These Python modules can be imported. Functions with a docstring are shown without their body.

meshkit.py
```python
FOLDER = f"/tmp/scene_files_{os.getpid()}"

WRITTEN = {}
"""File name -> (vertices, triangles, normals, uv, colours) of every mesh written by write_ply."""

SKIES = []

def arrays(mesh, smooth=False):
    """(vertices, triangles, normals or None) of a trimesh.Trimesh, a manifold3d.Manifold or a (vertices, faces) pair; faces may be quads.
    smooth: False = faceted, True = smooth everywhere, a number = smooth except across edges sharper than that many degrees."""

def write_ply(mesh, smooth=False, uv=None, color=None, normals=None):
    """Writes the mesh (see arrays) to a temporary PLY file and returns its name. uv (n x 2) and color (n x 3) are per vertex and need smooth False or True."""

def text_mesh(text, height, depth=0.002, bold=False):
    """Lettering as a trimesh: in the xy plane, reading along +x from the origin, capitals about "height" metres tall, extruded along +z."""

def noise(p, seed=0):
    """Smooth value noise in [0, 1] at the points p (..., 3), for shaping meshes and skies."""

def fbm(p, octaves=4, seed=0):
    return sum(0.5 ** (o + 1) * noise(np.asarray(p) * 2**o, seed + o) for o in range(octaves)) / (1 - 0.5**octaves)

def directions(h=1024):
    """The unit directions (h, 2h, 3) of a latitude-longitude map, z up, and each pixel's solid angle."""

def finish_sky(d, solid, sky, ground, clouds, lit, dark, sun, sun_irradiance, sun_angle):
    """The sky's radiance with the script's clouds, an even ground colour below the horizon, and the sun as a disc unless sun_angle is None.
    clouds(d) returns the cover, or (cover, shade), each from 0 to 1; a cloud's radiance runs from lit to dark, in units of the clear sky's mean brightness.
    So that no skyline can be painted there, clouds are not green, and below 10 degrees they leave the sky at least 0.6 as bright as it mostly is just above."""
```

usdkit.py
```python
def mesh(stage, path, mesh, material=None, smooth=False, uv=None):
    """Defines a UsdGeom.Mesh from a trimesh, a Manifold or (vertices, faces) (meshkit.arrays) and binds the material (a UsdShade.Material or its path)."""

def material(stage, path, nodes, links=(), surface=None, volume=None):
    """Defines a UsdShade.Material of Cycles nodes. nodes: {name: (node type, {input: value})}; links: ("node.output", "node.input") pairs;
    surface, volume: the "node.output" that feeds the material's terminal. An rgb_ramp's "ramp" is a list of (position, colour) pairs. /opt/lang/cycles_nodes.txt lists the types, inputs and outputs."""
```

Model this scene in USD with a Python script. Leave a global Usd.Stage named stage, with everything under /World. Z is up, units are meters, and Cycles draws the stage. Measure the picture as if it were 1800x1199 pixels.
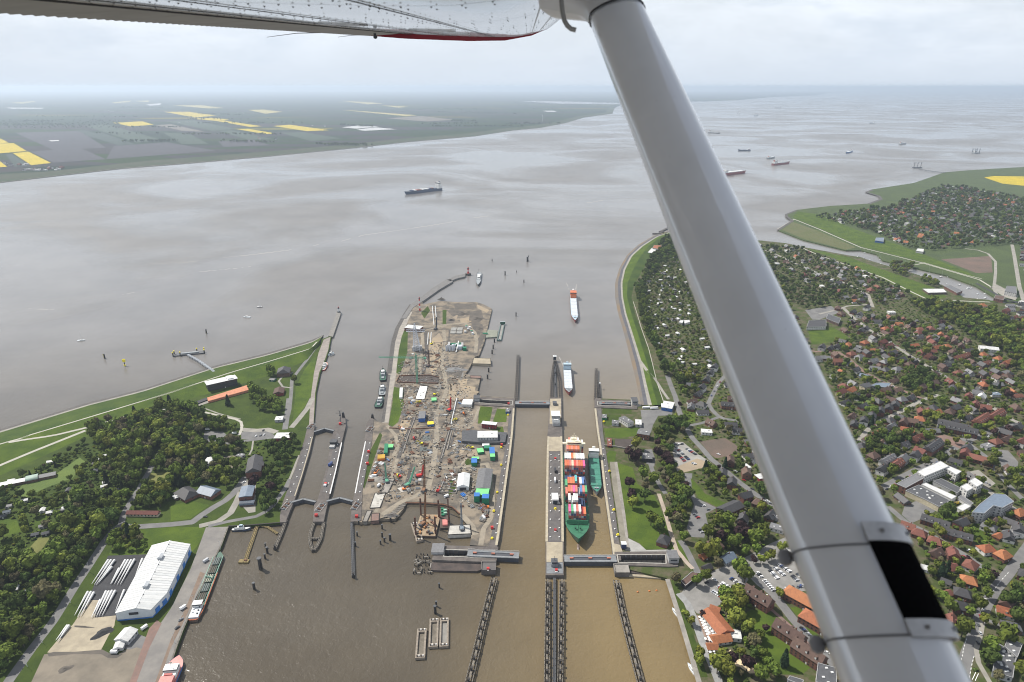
import math,random
import numpy as np,trimesh,usdkit
from pxr import Usd,UsdGeom,UsdShade,UsdLux,Gf,Sdf,Vt
from shapely.geometry import Polygon,LineString,Point
from shapely.ops import unary_union
from shapely.prepared import prep
from shapely import affinity
stage=Usd.Stage.CreateInMemory()
UsdGeom.SetStageUpAxis(stage,UsdGeom.Tokens.z)
UsdGeom.SetStageMetersPerUnit(stage,1.0)
UsdGeom.Xform.Define(stage,'/World')
stage.SetDefaultPrim(stage.GetPrimAtPath('/World'))
rng=np.random.default_rng(7)
R=random.Random(11)
# ---------------------------------------------------------------- camera, sky, sun, exposure
ALT=410.0
FPX,CX,CY,HORIZON=1200.0,900.0,599.5,152.0
PITCH=math.atan((CY-HORIZON)/FPX)
RIGHT=np.array([1.0,0,0]);UP=np.array([0,math.sin(PITCH),math.cos(PITCH)])
FWD=np.array([0,math.cos(PITCH),-math.sin(PITCH)]);EYE=np.array([0,0,ALT])
cam=UsdGeom.Camera.Define(stage,'/World/camera')
cam.CreateFocalLengthAttr(24.0);cam.CreateHorizontalApertureAttr(36.0);cam.CreateVerticalApertureAttr(36.0*682/1024)
cam.CreateClippingRangeAttr(Gf.Vec2f(0.05,300000.0))
cam.CreateFStopAttr(8.0);cam.CreateFocusDistanceAttr(900.0)
cam.CreateExposureAttr(0.40)
_m=Gf.Matrix4d(*[float(x)for x in(*RIGHT,0,*UP,0,*(-FWD),0,*EYE,1)])
cam.AddTransformOp().Set(_m)
SUN_AZ,SUN_EL=math.radians(-57),math.radians(51)
SUN=np.array([math.sin(SUN_AZ)*math.cos(SUN_EL),math.cos(SUN_AZ)*math.cos(SUN_EL),math.sin(SUN_EL)])
LOOKS='/World/Looks'
UsdGeom.Scope.Define(stage,LOOKS)
sky_mat=usdkit.material(stage,LOOKS+'/sky',{
 'sky':('sky_texture',{'sky_type':'single_scattering','sun_disc':False,'sun_elevation':SUN_EL,'sun_rotation':SUN_AZ,
       'altitude':100.0,'air_density':1.0,'aerosol_density':2.2,'ozone_density':1.0}),
 'tc':('texture_coordinate',{}),
 'sep':('separate_xyz',{}),
 'st':('combine_xyz',{}),'zz':('math',{'math_type':'multiply','value2':3.4}),
 'n1':('noise_texture',{'scale':2.6,'detail':7.0,'roughness':0.62,'distortion':0.3}),
 'n2':('noise_texture',{'scale':5.5,'detail':6.0,'roughness':0.62}),
 'cover':('map_range',{'from_min':0.38,'from_max':0.62,'to_min':0.62,'to_max':1.0,'clamp':True}),
 'open':('map_range',{'from_min':0.30,'from_max':0.75,'to_min':1.0,'to_max':0.30,'clamp':True}),'cv':('math',{'math_type':'multiply'}),
 'tone':('map_range',{'from_min':0.47,'from_max':0.66,'to_min':0.0,'to_max':1.0,'clamp':True}),
 'ccol':('mix',{'color1':(14.8,15.5,16.3),'color2':(10.4,11.5,12.9)}),
 'low':('map_range',{'from_min':0.0,'from_max':0.17,'to_min':1.0,'to_max':0.0,'clamp':True}),
 'hz':('mix',{'color2':(9.0,10.0,11.3)}),
 'mx':('mix',{}),
 'bg':('background_shader',{'strength':0.06}),
},[('tc.generated','sep.vector'),('sep.z','zz.value1'),('sep.x','st.x'),('sep.y','st.y'),('zz.value','st.z'),
 ('st.vector','n1.vector'),('st.vector','n2.vector'),('n1.fac','cover.value'),('n2.fac','tone.value'),
 ('tone.result','ccol.fac'),('sky.color','mx.color1'),('ccol.color','mx.color2'),('cover.result','cv.value1'),('sep.z','open.value'),('open.result','cv.value2'),('cv.value','mx.fac'),
 ('sep.z','low.value'),('low.result','hz.fac'),('mx.color','hz.color1'),('hz.color','bg.color')],
 surface='bg.background')
dome=UsdLux.DomeLight.Define(stage,'/World/sky')
UsdShade.MaterialBindingAPI.Apply(dome.GetPrim()).Bind(sky_mat)
sun=UsdLux.DistantLight.Define(stage,'/World/sun')
sun.CreateNormalizeAttr(True);sun.CreateIntensityAttr(1.25);sun.CreateAngleAttr(0.5);sun.CreateColorAttr(Gf.Vec3f(1.0,0.955,0.88))
_x=np.cross([0,0,1.0],SUN);_x /= np.linalg.norm(_x);_y=np.cross(SUN,_x)
sun.AddTransformOp().Set(Gf.Matrix4d(*[float(v)for v in(*_x,0,*_y,0,*SUN,0,0,0,3000,1)]))
# ---------------------------------------------------------------- survey: photograph positions to places on level ground
def ray(x,y):
 return FWD+RIGHT*((x-CX)/FPX)+UP*((CY-y)/FPX)
def G(x,y,z=0.0):
 d=ray(x,y);t=(z-ALT)/d[2]
 return EYE+d*t
def Gs(pts,z=0.0):
 return np.array([G(p[0],p[1],z)for p in pts])
def pix(p):
 d=np.asarray(p,float)-EYE;f=d@FWD
 return CX+FPX*(d@RIGHT)/f,CY-FPX*(d@UP)/f
def mpp(x,y,z=0.0):
 """metres across per photograph pixel at a ground point"""
 return float((G(x,y,z)-EYE)@FWD)/FPX
def poly2(pts,z=3.0):
 return Polygon(Gs(pts,z)[:,:2]).buffer(0)
# ---------------------------------------------------------------- materials
_mats={}
def mat(name,col,rough=0.8,var=0.18,scale=0.15,metal=0.0,spec=0.3,col2=None,detail=4.0,bump=0.0,bscale=None,rnd=0.0,coat=0.0,lo=0.35,hi=0.65,obj=False,emis=0.0):
 """procedural paint: two tones mixed by noise in metres; rnd lets copies differ in brightness"""
 if name in _mats:return _mats[name]
 c1=np.array(col,float)
 c2=np.array(col2,float)if col2 is not None else c1*(1-var)
 c1=c1 if col2 is not None else np.minimum(c1*(1+var*0.5),0.95)
 n={'geo':('geometry',{}),'noise':('noise_texture',{'scale':scale,'detail':detail,'roughness':0.62}),
         'mr':('map_range',{'from_min':lo,'from_max':hi,'to_min':0.0,'to_max':1.0,'clamp':True}),
         'mix':('mix',{'color1':tuple(c1),'color2':tuple(c2)}),
         'p':('principled_bsdf',{'roughness':rough,'metallic':metal,'specular_ior_level':spec,'coat_weight':coat})}
 l=[('noise.fac','mr.value'),('mr.result','mix.fac')]
 if obj:
  n['tc']=('texture_coordinate',{});l.append(('tc.object','noise.vector'))
 else:
  l.append(('geo.position','noise.vector'))
 out='mix.color'
 if rnd:
  n['oi']=('object_info',{});n['rr']=('map_range',{'to_min':1-rnd,'to_max':1+rnd});n['hsv']=('hsv',{})
  n['rh']=('map_range',{'to_min':0.5-rnd*0.05,'to_max':0.5+rnd*0.05})
  l+=[('oi.random','rr.value'),('rr.result','hsv.value'),('oi.random','rh.value'),('rh.result','hsv.hue'),(out,'hsv.color')];out='hsv.color'
 l.append((out,'p.base_color'))
 if bump:
  n['bn']=('noise_texture',{'scale':bscale or scale*4,'detail':3.0});n['bump']=('bump',{'strength':1.0,'distance':bump})
  l+=[('tc.object' if obj else 'geo.position','bn.vector'),('bn.fac','bump.height'),('bump.normal','p.normal')]
 if emis:
  n['p'][1]['emission_strength']=emis
 _mats[name]=usdkit.material(stage,f'{LOOKS}/{name}',n,l,surface='p.BSDF')
 return _mats[name]
# ---------------------------------------------------------------- meshes
class MB:
 """collects boxes, bars, prisms and tubes; becomes ONE mesh"""
 def __init__(s):s.v,s.f,s.n=[],[],0
 def raw(s,v,f):
  v=np.asarray(v,float);f=np.asarray(f,int)
  if f.ndim==2 and f.shape[1]==4:f=np.vstack([f[:,[0,1,2]],f[:,[0,2,3]]])
  s.v.append(v);s.f.append(f+s.n);s.n+=len(v);return s
 def box(s,c,size,rz=0.0,taper=1.0):
  x,y,z=np.array(size)/2.0
  v=np.array([[-x,-y,-z],[x,-y,-z],[x,y,-z],[-x,y,-z],[-x*taper,-y*taper,z],[x*taper,-y*taper,z],[x*taper,y*taper,z],[-x*taper,y*taper,z]])
  if rz:
   a,b=math.cos(rz),math.sin(rz);v=np.c_[v[:,0]*a-v[:,1]*b,v[:,0]*b+v[:,1]*a,v[:,2]]
  return s.raw(v+np.array(c),[[0,3,2,1],[4,5,6,7],[0,1,5,4],[1,2,6,5],[2,3,7,6],[3,0,4,7]])
 def bar(s,p,q,w,h=None):
  """square bar from p to q"""
  p,q=np.array(p,float),np.array(q,float);h=h or w
  d=q-p;L=np.linalg.norm(d)
  if L<1e-9:return s
  d /= L;a=np.cross(d,[0,0,1.0])
  if np.linalg.norm(a)<1e-3:a=np.array([1.0,0,0])
  a /= np.linalg.norm(a);b=np.cross(a,d)
  v=[e+a*w/2*i+b*h/2*j for e in(p,q)for i,j in((-1,-1),(1,-1),(1,1),(-1,1))]
  return s.raw(v,[[3,2,1,0],[4,5,6,7],[0,1,5,4],[1,2,6,5],[2,3,7,6],[3,0,4,7]])
 def tube(s,pts,r,k=8):
  """round bar through points; r a number or one per point"""
  pts=np.array(pts,float);n=len(pts);r=np.broadcast_to(r,n)
  v=[]
  for i in range(n):
   d=pts[min(i+1,n-1)]-pts[max(i-1,0)];d /= np.linalg.norm(d)+1e-12
   a=np.cross(d,[0,0,1.0])
   if np.linalg.norm(a)<1e-2:a=np.cross(d,[0,1.0,0])
   a /= np.linalg.norm(a);b=np.cross(d,a)
   v+=[pts[i]+r[i]*(a*math.cos(t)+b*math.sin(t))for t in np.linspace(0,2*math.pi,k,False)]
  f=[[i*k+j,i*k+(j+1)%k,(i+1)*k+(j+1)%k,(i+1)*k+j]for i in range(n-1)for j in range(k)]
  s.raw(v,f)
  for base,flip in((0,1),((n-1)*k,0)):
   t=[[0,j,j+1]if not flip else[0,j+1,j]for j in range(1,k-1)]
   s.raw(v[base:base+k],t)
  return s
 def cyl(s,c,r,h,k=10,r2=None):
  c=np.array(c,float);return s.tube([c,c+[0,0,h]],[r,r if r2 is None else r2],k)
 def prism(s,poly,z0,z1,top=True,bottom=False):
  """upright walls round a shapely polygon (or xy list), with lid"""
  if not isinstance(poly,Polygon):poly=Polygon(poly)
  poly=poly if poly.exterior.is_ccw else Polygon(list(poly.exterior.coords)[::-1],[list(h.coords)for h in poly.interiors])
  for ringc in[poly.exterior,*poly.interiors]:
   p=np.array(ringc.coords)[:-1,:2];n=len(p)
   if n<3:continue
   ccw=ringc.is_ccw
   if ringc is not poly.exterior and ccw:p=p[::-1]
   v=np.vstack([np.c_[p,np.full(n,z0)],np.c_[p,np.full(n,z1)]])
   s.raw(v,[[i,(i+1)%n,n+(i+1)%n,n+i]for i in range(n)])
  for on,z,flip in((top,z1,0),(bottom,z0,1)):
   if on:
    v2,f2=tri(poly);s.raw(np.c_[v2,np.full(len(v2),z)],f2[:,::-1]if flip else f2)
  return s
 def gable(s,c,size,h,rz=0.0,over=0.4,hip=0.0,thick=0.25):
  """pitched roof, ridge along local x; hip = how far the ridge is drawn in at each end"""
  L,W=size[0]/2+(over if not hip else over),size[1]/2+over
  v=np.array([[-L,-W,0],[L,-W,0],[L,W,0],[-L,W,0],[-L+hip,0,h],[L-hip,0,h],
                      [-L,-W,-thick],[L,-W,-thick],[L,W,-thick],[-L,W,-thick]],float)
  f=[[0,1,5,4],[2,3,4,5],[0,6,7,1],[1,7,8,2],[2,8,9,3],[3,9,6,0],[6,9,8,7]]
  a,b=math.cos(rz),math.sin(rz);v=np.c_[v[:,0]*a-v[:,1]*b,v[:,0]*b+v[:,1]*a,v[:,2]]
  s.raw(v+np.array(c),f);s.raw(v[[1,2,5,3,0,4]]+np.array(c),[[0,1,2],[3,4,5]]);return s
 def mesh(s):
  return np.vstack(s.v),np.vstack(s.f)
 def shift(s,d):
  s.v=[v+np.array(d)for v in s.v];return s
 def __bool__(s):return s.n>0
def tri(poly):
 """triangles of a shapely polygon, counter-clockwise"""
 v,f=trimesh.creation.triangulate_polygon(poly,engine='earcut')
 v,f=np.array(v),np.array(f)
 a=v[f];ar=np.cross(a[:,1]-a[:,0],a[:,2]-a[:,0])
 f[ar<0]=f[ar<0][:,::-1]
 return v[:,:2],f
# ---------------------------------------------------------------- naming, things, parts
_used={}
def numbered(parent,name):
 k=_used.setdefault((parent,name),0);_used[(parent,name)]=k+1
 return name if k==0 else f'{name}_{k:03d}'
def data(prim,**kw):
 for k,v in kw.items():
  if v:prim.SetCustomDataByKey(k,v)
REG=[]
def obj(name,mb,m,parent='/World',smooth=False,label=None,kind=None):
 """ONE Mesh prim under parent"""
 parent=str(parent.GetPath())if hasattr(parent,'GetPath')else parent
 path=f'{parent}/{numbered(parent, name)}'
 usdkit.mesh(stage,path,mb.mesh()if isinstance(mb,MB)else mb,m,smooth=smooth)
 p=stage.GetPrimAtPath(path);data(p,label=label,kind=kind);return p
def thing(name,label,cat,loc=(0,0,0),rz=0.0,group=None,kind=None):
 path='/World/'+numbered('/World',name)
 x=UsdGeom.Xform.Define(stage,path);x.AddTranslateOp().Set(Gf.Vec3d(*map(float,loc)))
 if rz:x.AddRotateZOp().Set(math.degrees(rz))
 p=x.GetPrim();data(p,label=label,category=cat,group=group,kind=kind);REG.append((p,label,cat,tuple(loc)));return p
def solo(name,mb,m,label,cat,loc=None,group=None,kind=None,smooth=False):
 """a thing that is one mesh"""
 p=obj(name,mb,m,smooth=smooth);data(p,label=label,category=cat,group=group,kind=kind)
 REG.append((p,label,cat,tuple(np.vstack(mb.v).mean(0))));return p
def struct(name,mb,m,smooth=False,kind='structure',label=None):
 return obj(name,mb,m,smooth=smooth,kind=kind,label=label)
stage.CreateClassPrim('/World/Prototypes')
def proto(name):
 return stage.CreateClassPrim('/World/Prototypes/'+name)
def copy_of(pr,name,label,cat,loc,rz=0.0,group=None,scale=None,kind=None):
 """one more of a kind: an Xform that refers to the class prim with its parts"""
 path='/World/'+numbered('/World',name)
 x=UsdGeom.Xform.Define(stage,path);x.AddTranslateOp().Set(Gf.Vec3d(*map(float,loc)))
 if rz:x.AddRotateZOp().Set(math.degrees(rz))
 if scale is not None:x.AddScaleOp().Set(Gf.Vec3f(*(scale if np.ndim(scale)else(scale,)*3)))
 p=x.GetPrim();p.GetReferences().AddInternalReference(pr.GetPath());p.SetInstanceable(True)
 data(p,label=label,category=cat,group=group,kind=kind);REG.append((p,label,cat,tuple(loc)));return p
def scatter(name,protos,xyz,yaw,scale,idx,kind='stuff',label=None,cat=None):
 """what nobody could count: one PointInstancer"""
 path='/World/'+numbered('/World',name);pi=UsdGeom.PointInstancer.Define(stage,path);tg=[]
 for i,p in enumerate(protos):
  x=UsdGeom.Xform.Define(stage,f'{path}/source_{p.GetName()}').GetPrim();x.GetReferences().AddInternalReference(p.GetPath());tg.append(x.GetPath())
 pi.CreatePrototypesRel().SetTargets(tg)
 n=len(xyz);yaw=np.asarray(yaw)
 pi.CreatePositionsAttr(Vt.Vec3fArray.FromNumpy(np.asarray(xyz,np.float32)))
 pi.CreateProtoIndicesAttr(Vt.IntArray.FromNumpy(np.asarray(idx,np.int32)))
 pi.CreateScalesAttr(Vt.Vec3fArray.FromNumpy(np.asarray(scale,np.float32).reshape(n,-1)*np.ones((1,3),np.float32)))
 pi.CreateOrientationsAttr(Vt.QuathArray([Gf.Quath(math.cos(a/2),0,0,math.sin(a/2))for a in yaw]))
 data(pi.GetPrim(),kind=kind,label=label,category=cat);return pi.GetPrim()
BLOCK=[]
def block(pg,grow=0.0):
 BLOCK.append(pg.buffer(grow)if grow else pg)
# ================================================================ water, land, dikes, roads
LAND=3.0
def water_material():
 n={'geo':('geometry',{}),
         'big':('noise_texture',{'scale':0.0013,'detail':5.0,'roughness':0.55,'distortion':1.0}),
         'stretch':('mapping',{'scale':(0.8,1.0,1.0)}),
         'mid':('noise_texture',{'scale':0.0075,'detail':3.0,'roughness':0.6}),
         'w1':('noise_texture',{'scale':0.16,'detail':3.0,'roughness':0.62,'distortion':0.4}),
         'w2':('noise_texture',{'scale':0.55,'detail':2.0,'roughness':0.6}),
         'sum':('math',{'math_type':'multiply_add','value2':0.35}),
         'bump':('bump',{'strength':1.0,'distance':0.55}),
         'rg':('map_range',{'from_min':0.42,'from_max':0.60,'to_min':0.14,'to_max':0.42,'clamp':True}),
         'tone':('map_range',{'from_min':0.35,'from_max':0.65,'clamp':True}),
         'sep':('separate_xyz',{}),'silt':('map_range',{'from_min':560.0,'from_max':1150.0,'clamp':True}),
         'canal':('mix',{'color1':(0.080,0.066,0.046),'color2':(0.064,0.053,0.038)}),'mud':('mix',{'color1':(0.170,0.126,0.062),'color2':(0.145,0.107,0.053)}),'mudx':('map_range',{'from_min':-70.0,'from_max':75.0,'clamp':True}),'silty':('mix',{}),'wave':('map_range',{'from_min':560.0,'from_max':1250.0,'to_min':0.9,'to_max':0.0,'clamp':True}),'gust':('map_range',{'from_min':0.42,'from_max':0.60,'to_min':0.06,'to_max':0.42,'clamp':True}),'wv':('math',{'math_type':'maximum'}),'river':('mix',{'color1':(0.160,0.151,0.143),'color2':(0.132,0.125,0.119)}),
         'col':('mix',{}),
         'p':('principled_bsdf',{'ior':1.34,'specular_ior_level':0.5})}
 l=[('geo.position','stretch.vector'),('stretch.vector','big.vector'),('geo.position','mid.vector'),('geo.position','w1.vector'),('geo.position','w2.vector'),
         ('w2.fac','sum.value1'),('w1.fac','sum.value3'),('sum.value','bump.height'),('bump.normal','p.normal'),
         ('big.fac','rg.value'),('rg.result','p.roughness'),('mid.fac','tone.value'),('tone.result','canal.fac'),('tone.result','river.fac'),('geo.position','sep.vector'),('sep.y','silt.value'),('canal.color','silty.color1'),('mud.color','silty.color2'),('tone.result','mud.fac'),('sep.x','mudx.value'),('mudx.result','silty.fac'),('silty.color','col.color1'),('sep.y','wave.value'),('big.fac','gust.value'),('wave.result','wv.value1'),('gust.result','wv.value2'),('wv.value','bump.strength'),('river.color','col.color2'),('silt.result','col.fac'),('col.color','p.base_color')]
 return usdkit.material(stage,LOOKS+'/water',n,l,surface='p.BSDF')
M_WATER=water_material()
w=MB()
w.raw([[-60000,-300,0],[60000,-300,0],[60000,62000,0],[-60000,62000,0]],[[0,1,2,3]])
struct('water',w,M_WATER)
GRASS=mat('grass',(0.052,0.075,0.015),0.95,scale=0.05,detail=8,col2=(0.032,0.050,0.012),spec=0.1)
MOWN=mat('mown_grass',(0.072,0.106,0.015),0.95,scale=0.045,detail=8,col2=(0.044,0.072,0.013),spec=0.1)
LUSH=mat('lush_grass',(0.032,0.058,0.014),0.95,scale=0.03,detail=7,col2=(0.058,0.085,0.018),spec=0.1)
GARDEN=mat('garden_ground',(0.050,0.066,0.020),0.95,scale=0.10,detail=7,col2=(0.098,0.085,0.056),spec=0.1,lo=0.44,hi=0.62)
WOODLAND=mat('woodland_floor',(0.050,0.072,0.020),0.95,scale=0.05,col2=(0.030,0.045,0.014),spec=0.1)
ASPHALT=mat('asphalt',(0.125,0.123,0.123),0.9,scale=0.10,detail=7,col2=(0.165,0.162,0.158),spec=0.2)
DARKASPH=mat('dark_asphalt',(0.030,0.030,0.034),0.85,scale=0.15,col2=(0.045,0.045,0.048),spec=0.3)
LOCKPAVE=mat('lock_paving',(0.085,0.080,0.080),0.9,scale=0.12,col2=(0.120,0.112,0.108),spec=0.2)
PAVING=mat('light_paving',(0.27,0.255,0.225),0.9,scale=0.10,detail=7,col2=(0.205,0.195,0.175),spec=0.2)
CONCRETE=mat('concrete',(0.27,0.25,0.225),0.9,scale=0.12,detail=7,col2=(0.18,0.168,0.15),spec=0.2)
SANDSTONE=mat('sand_paving',(0.35,0.305,0.225),0.9,scale=0.12,detail=7,col2=(0.26,0.225,0.17),spec=0.2)
SAND=mat('sandy_ground',(0.30,0.24,0.165),0.95,scale=0.035,col2=(0.235,0.195,0.150),spec=0.1,detail=7)
GRAVEL=mat('gravel',(0.205,0.178,0.142),0.95,scale=0.07,col2=(0.145,0.128,0.105),spec=0.1,detail=7)
SITE=mat('site_ground',(0.215,0.180,0.138),0.95,scale=0.075,col2=(0.095,0.086,0.075),spec=0.1,detail=10,lo=0.40,hi=0.60)
DARKSOIL=mat('dark_soil',(0.085,0.078,0.070),0.95,scale=0.08,col2=(0.125,0.11,0.095),spec=0.1,detail=7)
STONE=mat('dark_stone',(0.105,0.098,0.09),0.9,scale=0.25,col2=(0.065,0.06,0.058),spec=0.2)
STONEB=mat('brown_stone',(0.150,0.110,0.070),0.9,scale=0.02,col2=(0.115,0.108,0.10),spec=0.2)
BRICKPAVE=mat('brick_paving',(0.205,0.130,0.108),0.9,scale=0.15,detail=7,col2=(0.150,0.108,0.094),spec=0.2)
PLOUGHED=mat('ploughed_soil',(0.150,0.105,0.085),0.95,scale=0.02,col2=(0.105,0.085,0.070),spec=0.1)
RAPE=mat('rapeseed',(0.44,0.33,0.02),0.95,scale=0.01,col2=(0.36,0.29,0.03),spec=0.1)
WHITEPAINT=mat('white_paint',(0.78,0.78,0.76),0.5,0.08)
BLACKSTUFF=mat('coal',(0.02,0.02,0.022),0.9,scale=0.4,col2=(0.035,0.035,0.035))
def landmass(name,pts,m,top=LAND,bottom=-1.5,kind='structure',pits=()):
 p=poly2(pts,top);mb=MB()
 for q in pits:p=p.difference(poly2(q,4.0).buffer(0.3))
 for g in(p.geoms if hasattr(p,'geoms')else[p]):mb.prism(g,bottom,top)
 struct(name,mb,m,kind=kind);return p
_lvl=[0];ROADS=[]
def sheet(name,pts,m,lvl=1,z=LAND,hold=True,poly=None):
 """flush ground sheet, LVL steps above the land"""
 p=poly if poly is not None else poly2(pts,z)
 mb=MB();h=z+0.02*lvl+0.0006*(_lvl[0]%9);_lvl[0]+=1
 for g in(p.geoms if hasattr(p,'geoms')else[p]):
  if g.area>0.01:
   v,f=tri(g);mb.raw(np.c_[v,np.full(len(v),h)],f)
 if mb:struct(name,mb,m)
 if hold:block(p)
 return p
def road(pts,width,m=None,lvl=3,name='road',z=LAND,hold=True):
 ln=LineString(Gs(pts,z)[:,:2]);p=ln.buffer(width/2,cap_style=2,join_style=1,quad_segs=3);ROADS.append(ln)
 return sheet(name,None,m or ASPHALT,lvl,z,hold,poly=p)
def loft(name,lines,mats,kind='structure',names=None):
 """strips between successive 3D polylines of equal length; one mesh per strip"""
 tris=[]
 for i in range(len(lines)-1):
  a,b=np.array(lines[i]),np.array(lines[i+1]);n=len(a)
  mb=MB();v=np.vstack([a,b]);f=np.array([[j,j+1,n+j+1,n+j]for j in range(n-1)])
  nrm=np.cross(v[f[0,1]]-v[f[0,0]],v[f[0,2]]-v[f[0,0]])
  if nrm[2]<0:f=f[:,::-1]
  mb.raw(v,f);struct(names[i]if names else name,mb,mats[i],smooth=40)
  V,F=mb.mesh();tris.append(V[F])
 return np.vstack(tris)
def resample(pts,n):
 p=np.array(pts,float);s=np.r_[0,np.cumsum(np.linalg.norm(np.diff(p,axis=0),axis=1))]
 t=np.linspace(0,s[-1],n);return np.c_[np.interp(t,s,p[:,0]),np.interp(t,s,p[:,1])]
def line3(pts,z,n=40):
 """traced line, evenly divided, at height z"""
 g=Gs(pts,z)[:,:2];r=resample(g,n);return np.c_[r,np.full(n,z)]
def hit(tris,x,y,z=LAND):
 """where the line of sight of a traced point meets a sloping bank"""
 d=ray(x,y);a=tris[:,0];e1=tris[:,1]-a;e2=tris[:,2]-a
 h=np.cross(d,e2);det=(e1*h).sum(1);det[abs(det)<1e-12]=1e-12
 s=EYE-a;u=(s*h).sum(1)/det;q=np.cross(s,e1);v=(q*d).sum(1)/det;t=(e2*q).sum(1)/det
 ok=(u>=-1e-3)&(v>=-1e-3)&(u+v<=1.001)&(t>0)
 return EYE+d*t[ok].min()if ok.any()else G(x,y,z)
def bank_path(name,tris,pts,width,m,lift=0.10):
 c=np.array([hit(tris,*p)for p in pts])
 s=np.r_[0,np.cumsum(np.linalg.norm(np.diff(c,axis=0),axis=1))];n=max(8,int(s[-1]/12))
 t=np.linspace(0,s[-1],n);xy=np.c_[np.interp(t,s,c[:,0]),np.interp(t,s,c[:,1])]
 def zat(p):
  x,y=pix((p[0],p[1],5.0))
  best=LAND
  a=tris[:,0,:2];e1=tris[:,1,:2]-a;e2=tris[:,2,:2]-a;w_=p-a
  den=e1[:,0]*e2[:,1]-e1[:,1]*e2[:,0];den[abs(den)<1e-12]=1e-12
  u=(w_[:,0]*e2[:,1]-w_[:,1]*e2[:,0])/den;v=(e1[:,0]*w_[:,1]-e1[:,1]*w_[:,0])/den
  ok=(u>=-1e-4)&(v>=-1e-4)&(u+v<=1.0001)
  if ok.any():best=(tris[ok,0,2]+u[ok]*(tris[ok,1,2]-tris[ok,0,2])+v[ok]*(tris[ok,2,2]-tris[ok,0,2])).max()
  return max(best,LAND)
 d=np.gradient(xy,axis=0);d /= np.linalg.norm(d,axis=1)[:,None]+1e-9;nrm=np.c_[-d[:,1],d[:,0]]*width/2
 L=[np.r_[q,zat(q)+lift]for q in xy+nrm];Q=[np.r_[q,zat(q)+lift]for q in xy-nrm]
 mb=MB();k=len(xy);mb.raw(np.array(Q+L),[[j,j+1,k+j+1,k+j]for j in range(k-1)])
 V,F=mb.mesh()
 if np.cross(V[F[0,1]]-V[F[0,0]],V[F[0,2]]-V[F[0,0]])[2]<0:mb.f=[f[:,::-1]for f in mb.f]
 struct(name,mb,m);block(LineString(xy).buffer(width/2))
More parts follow.
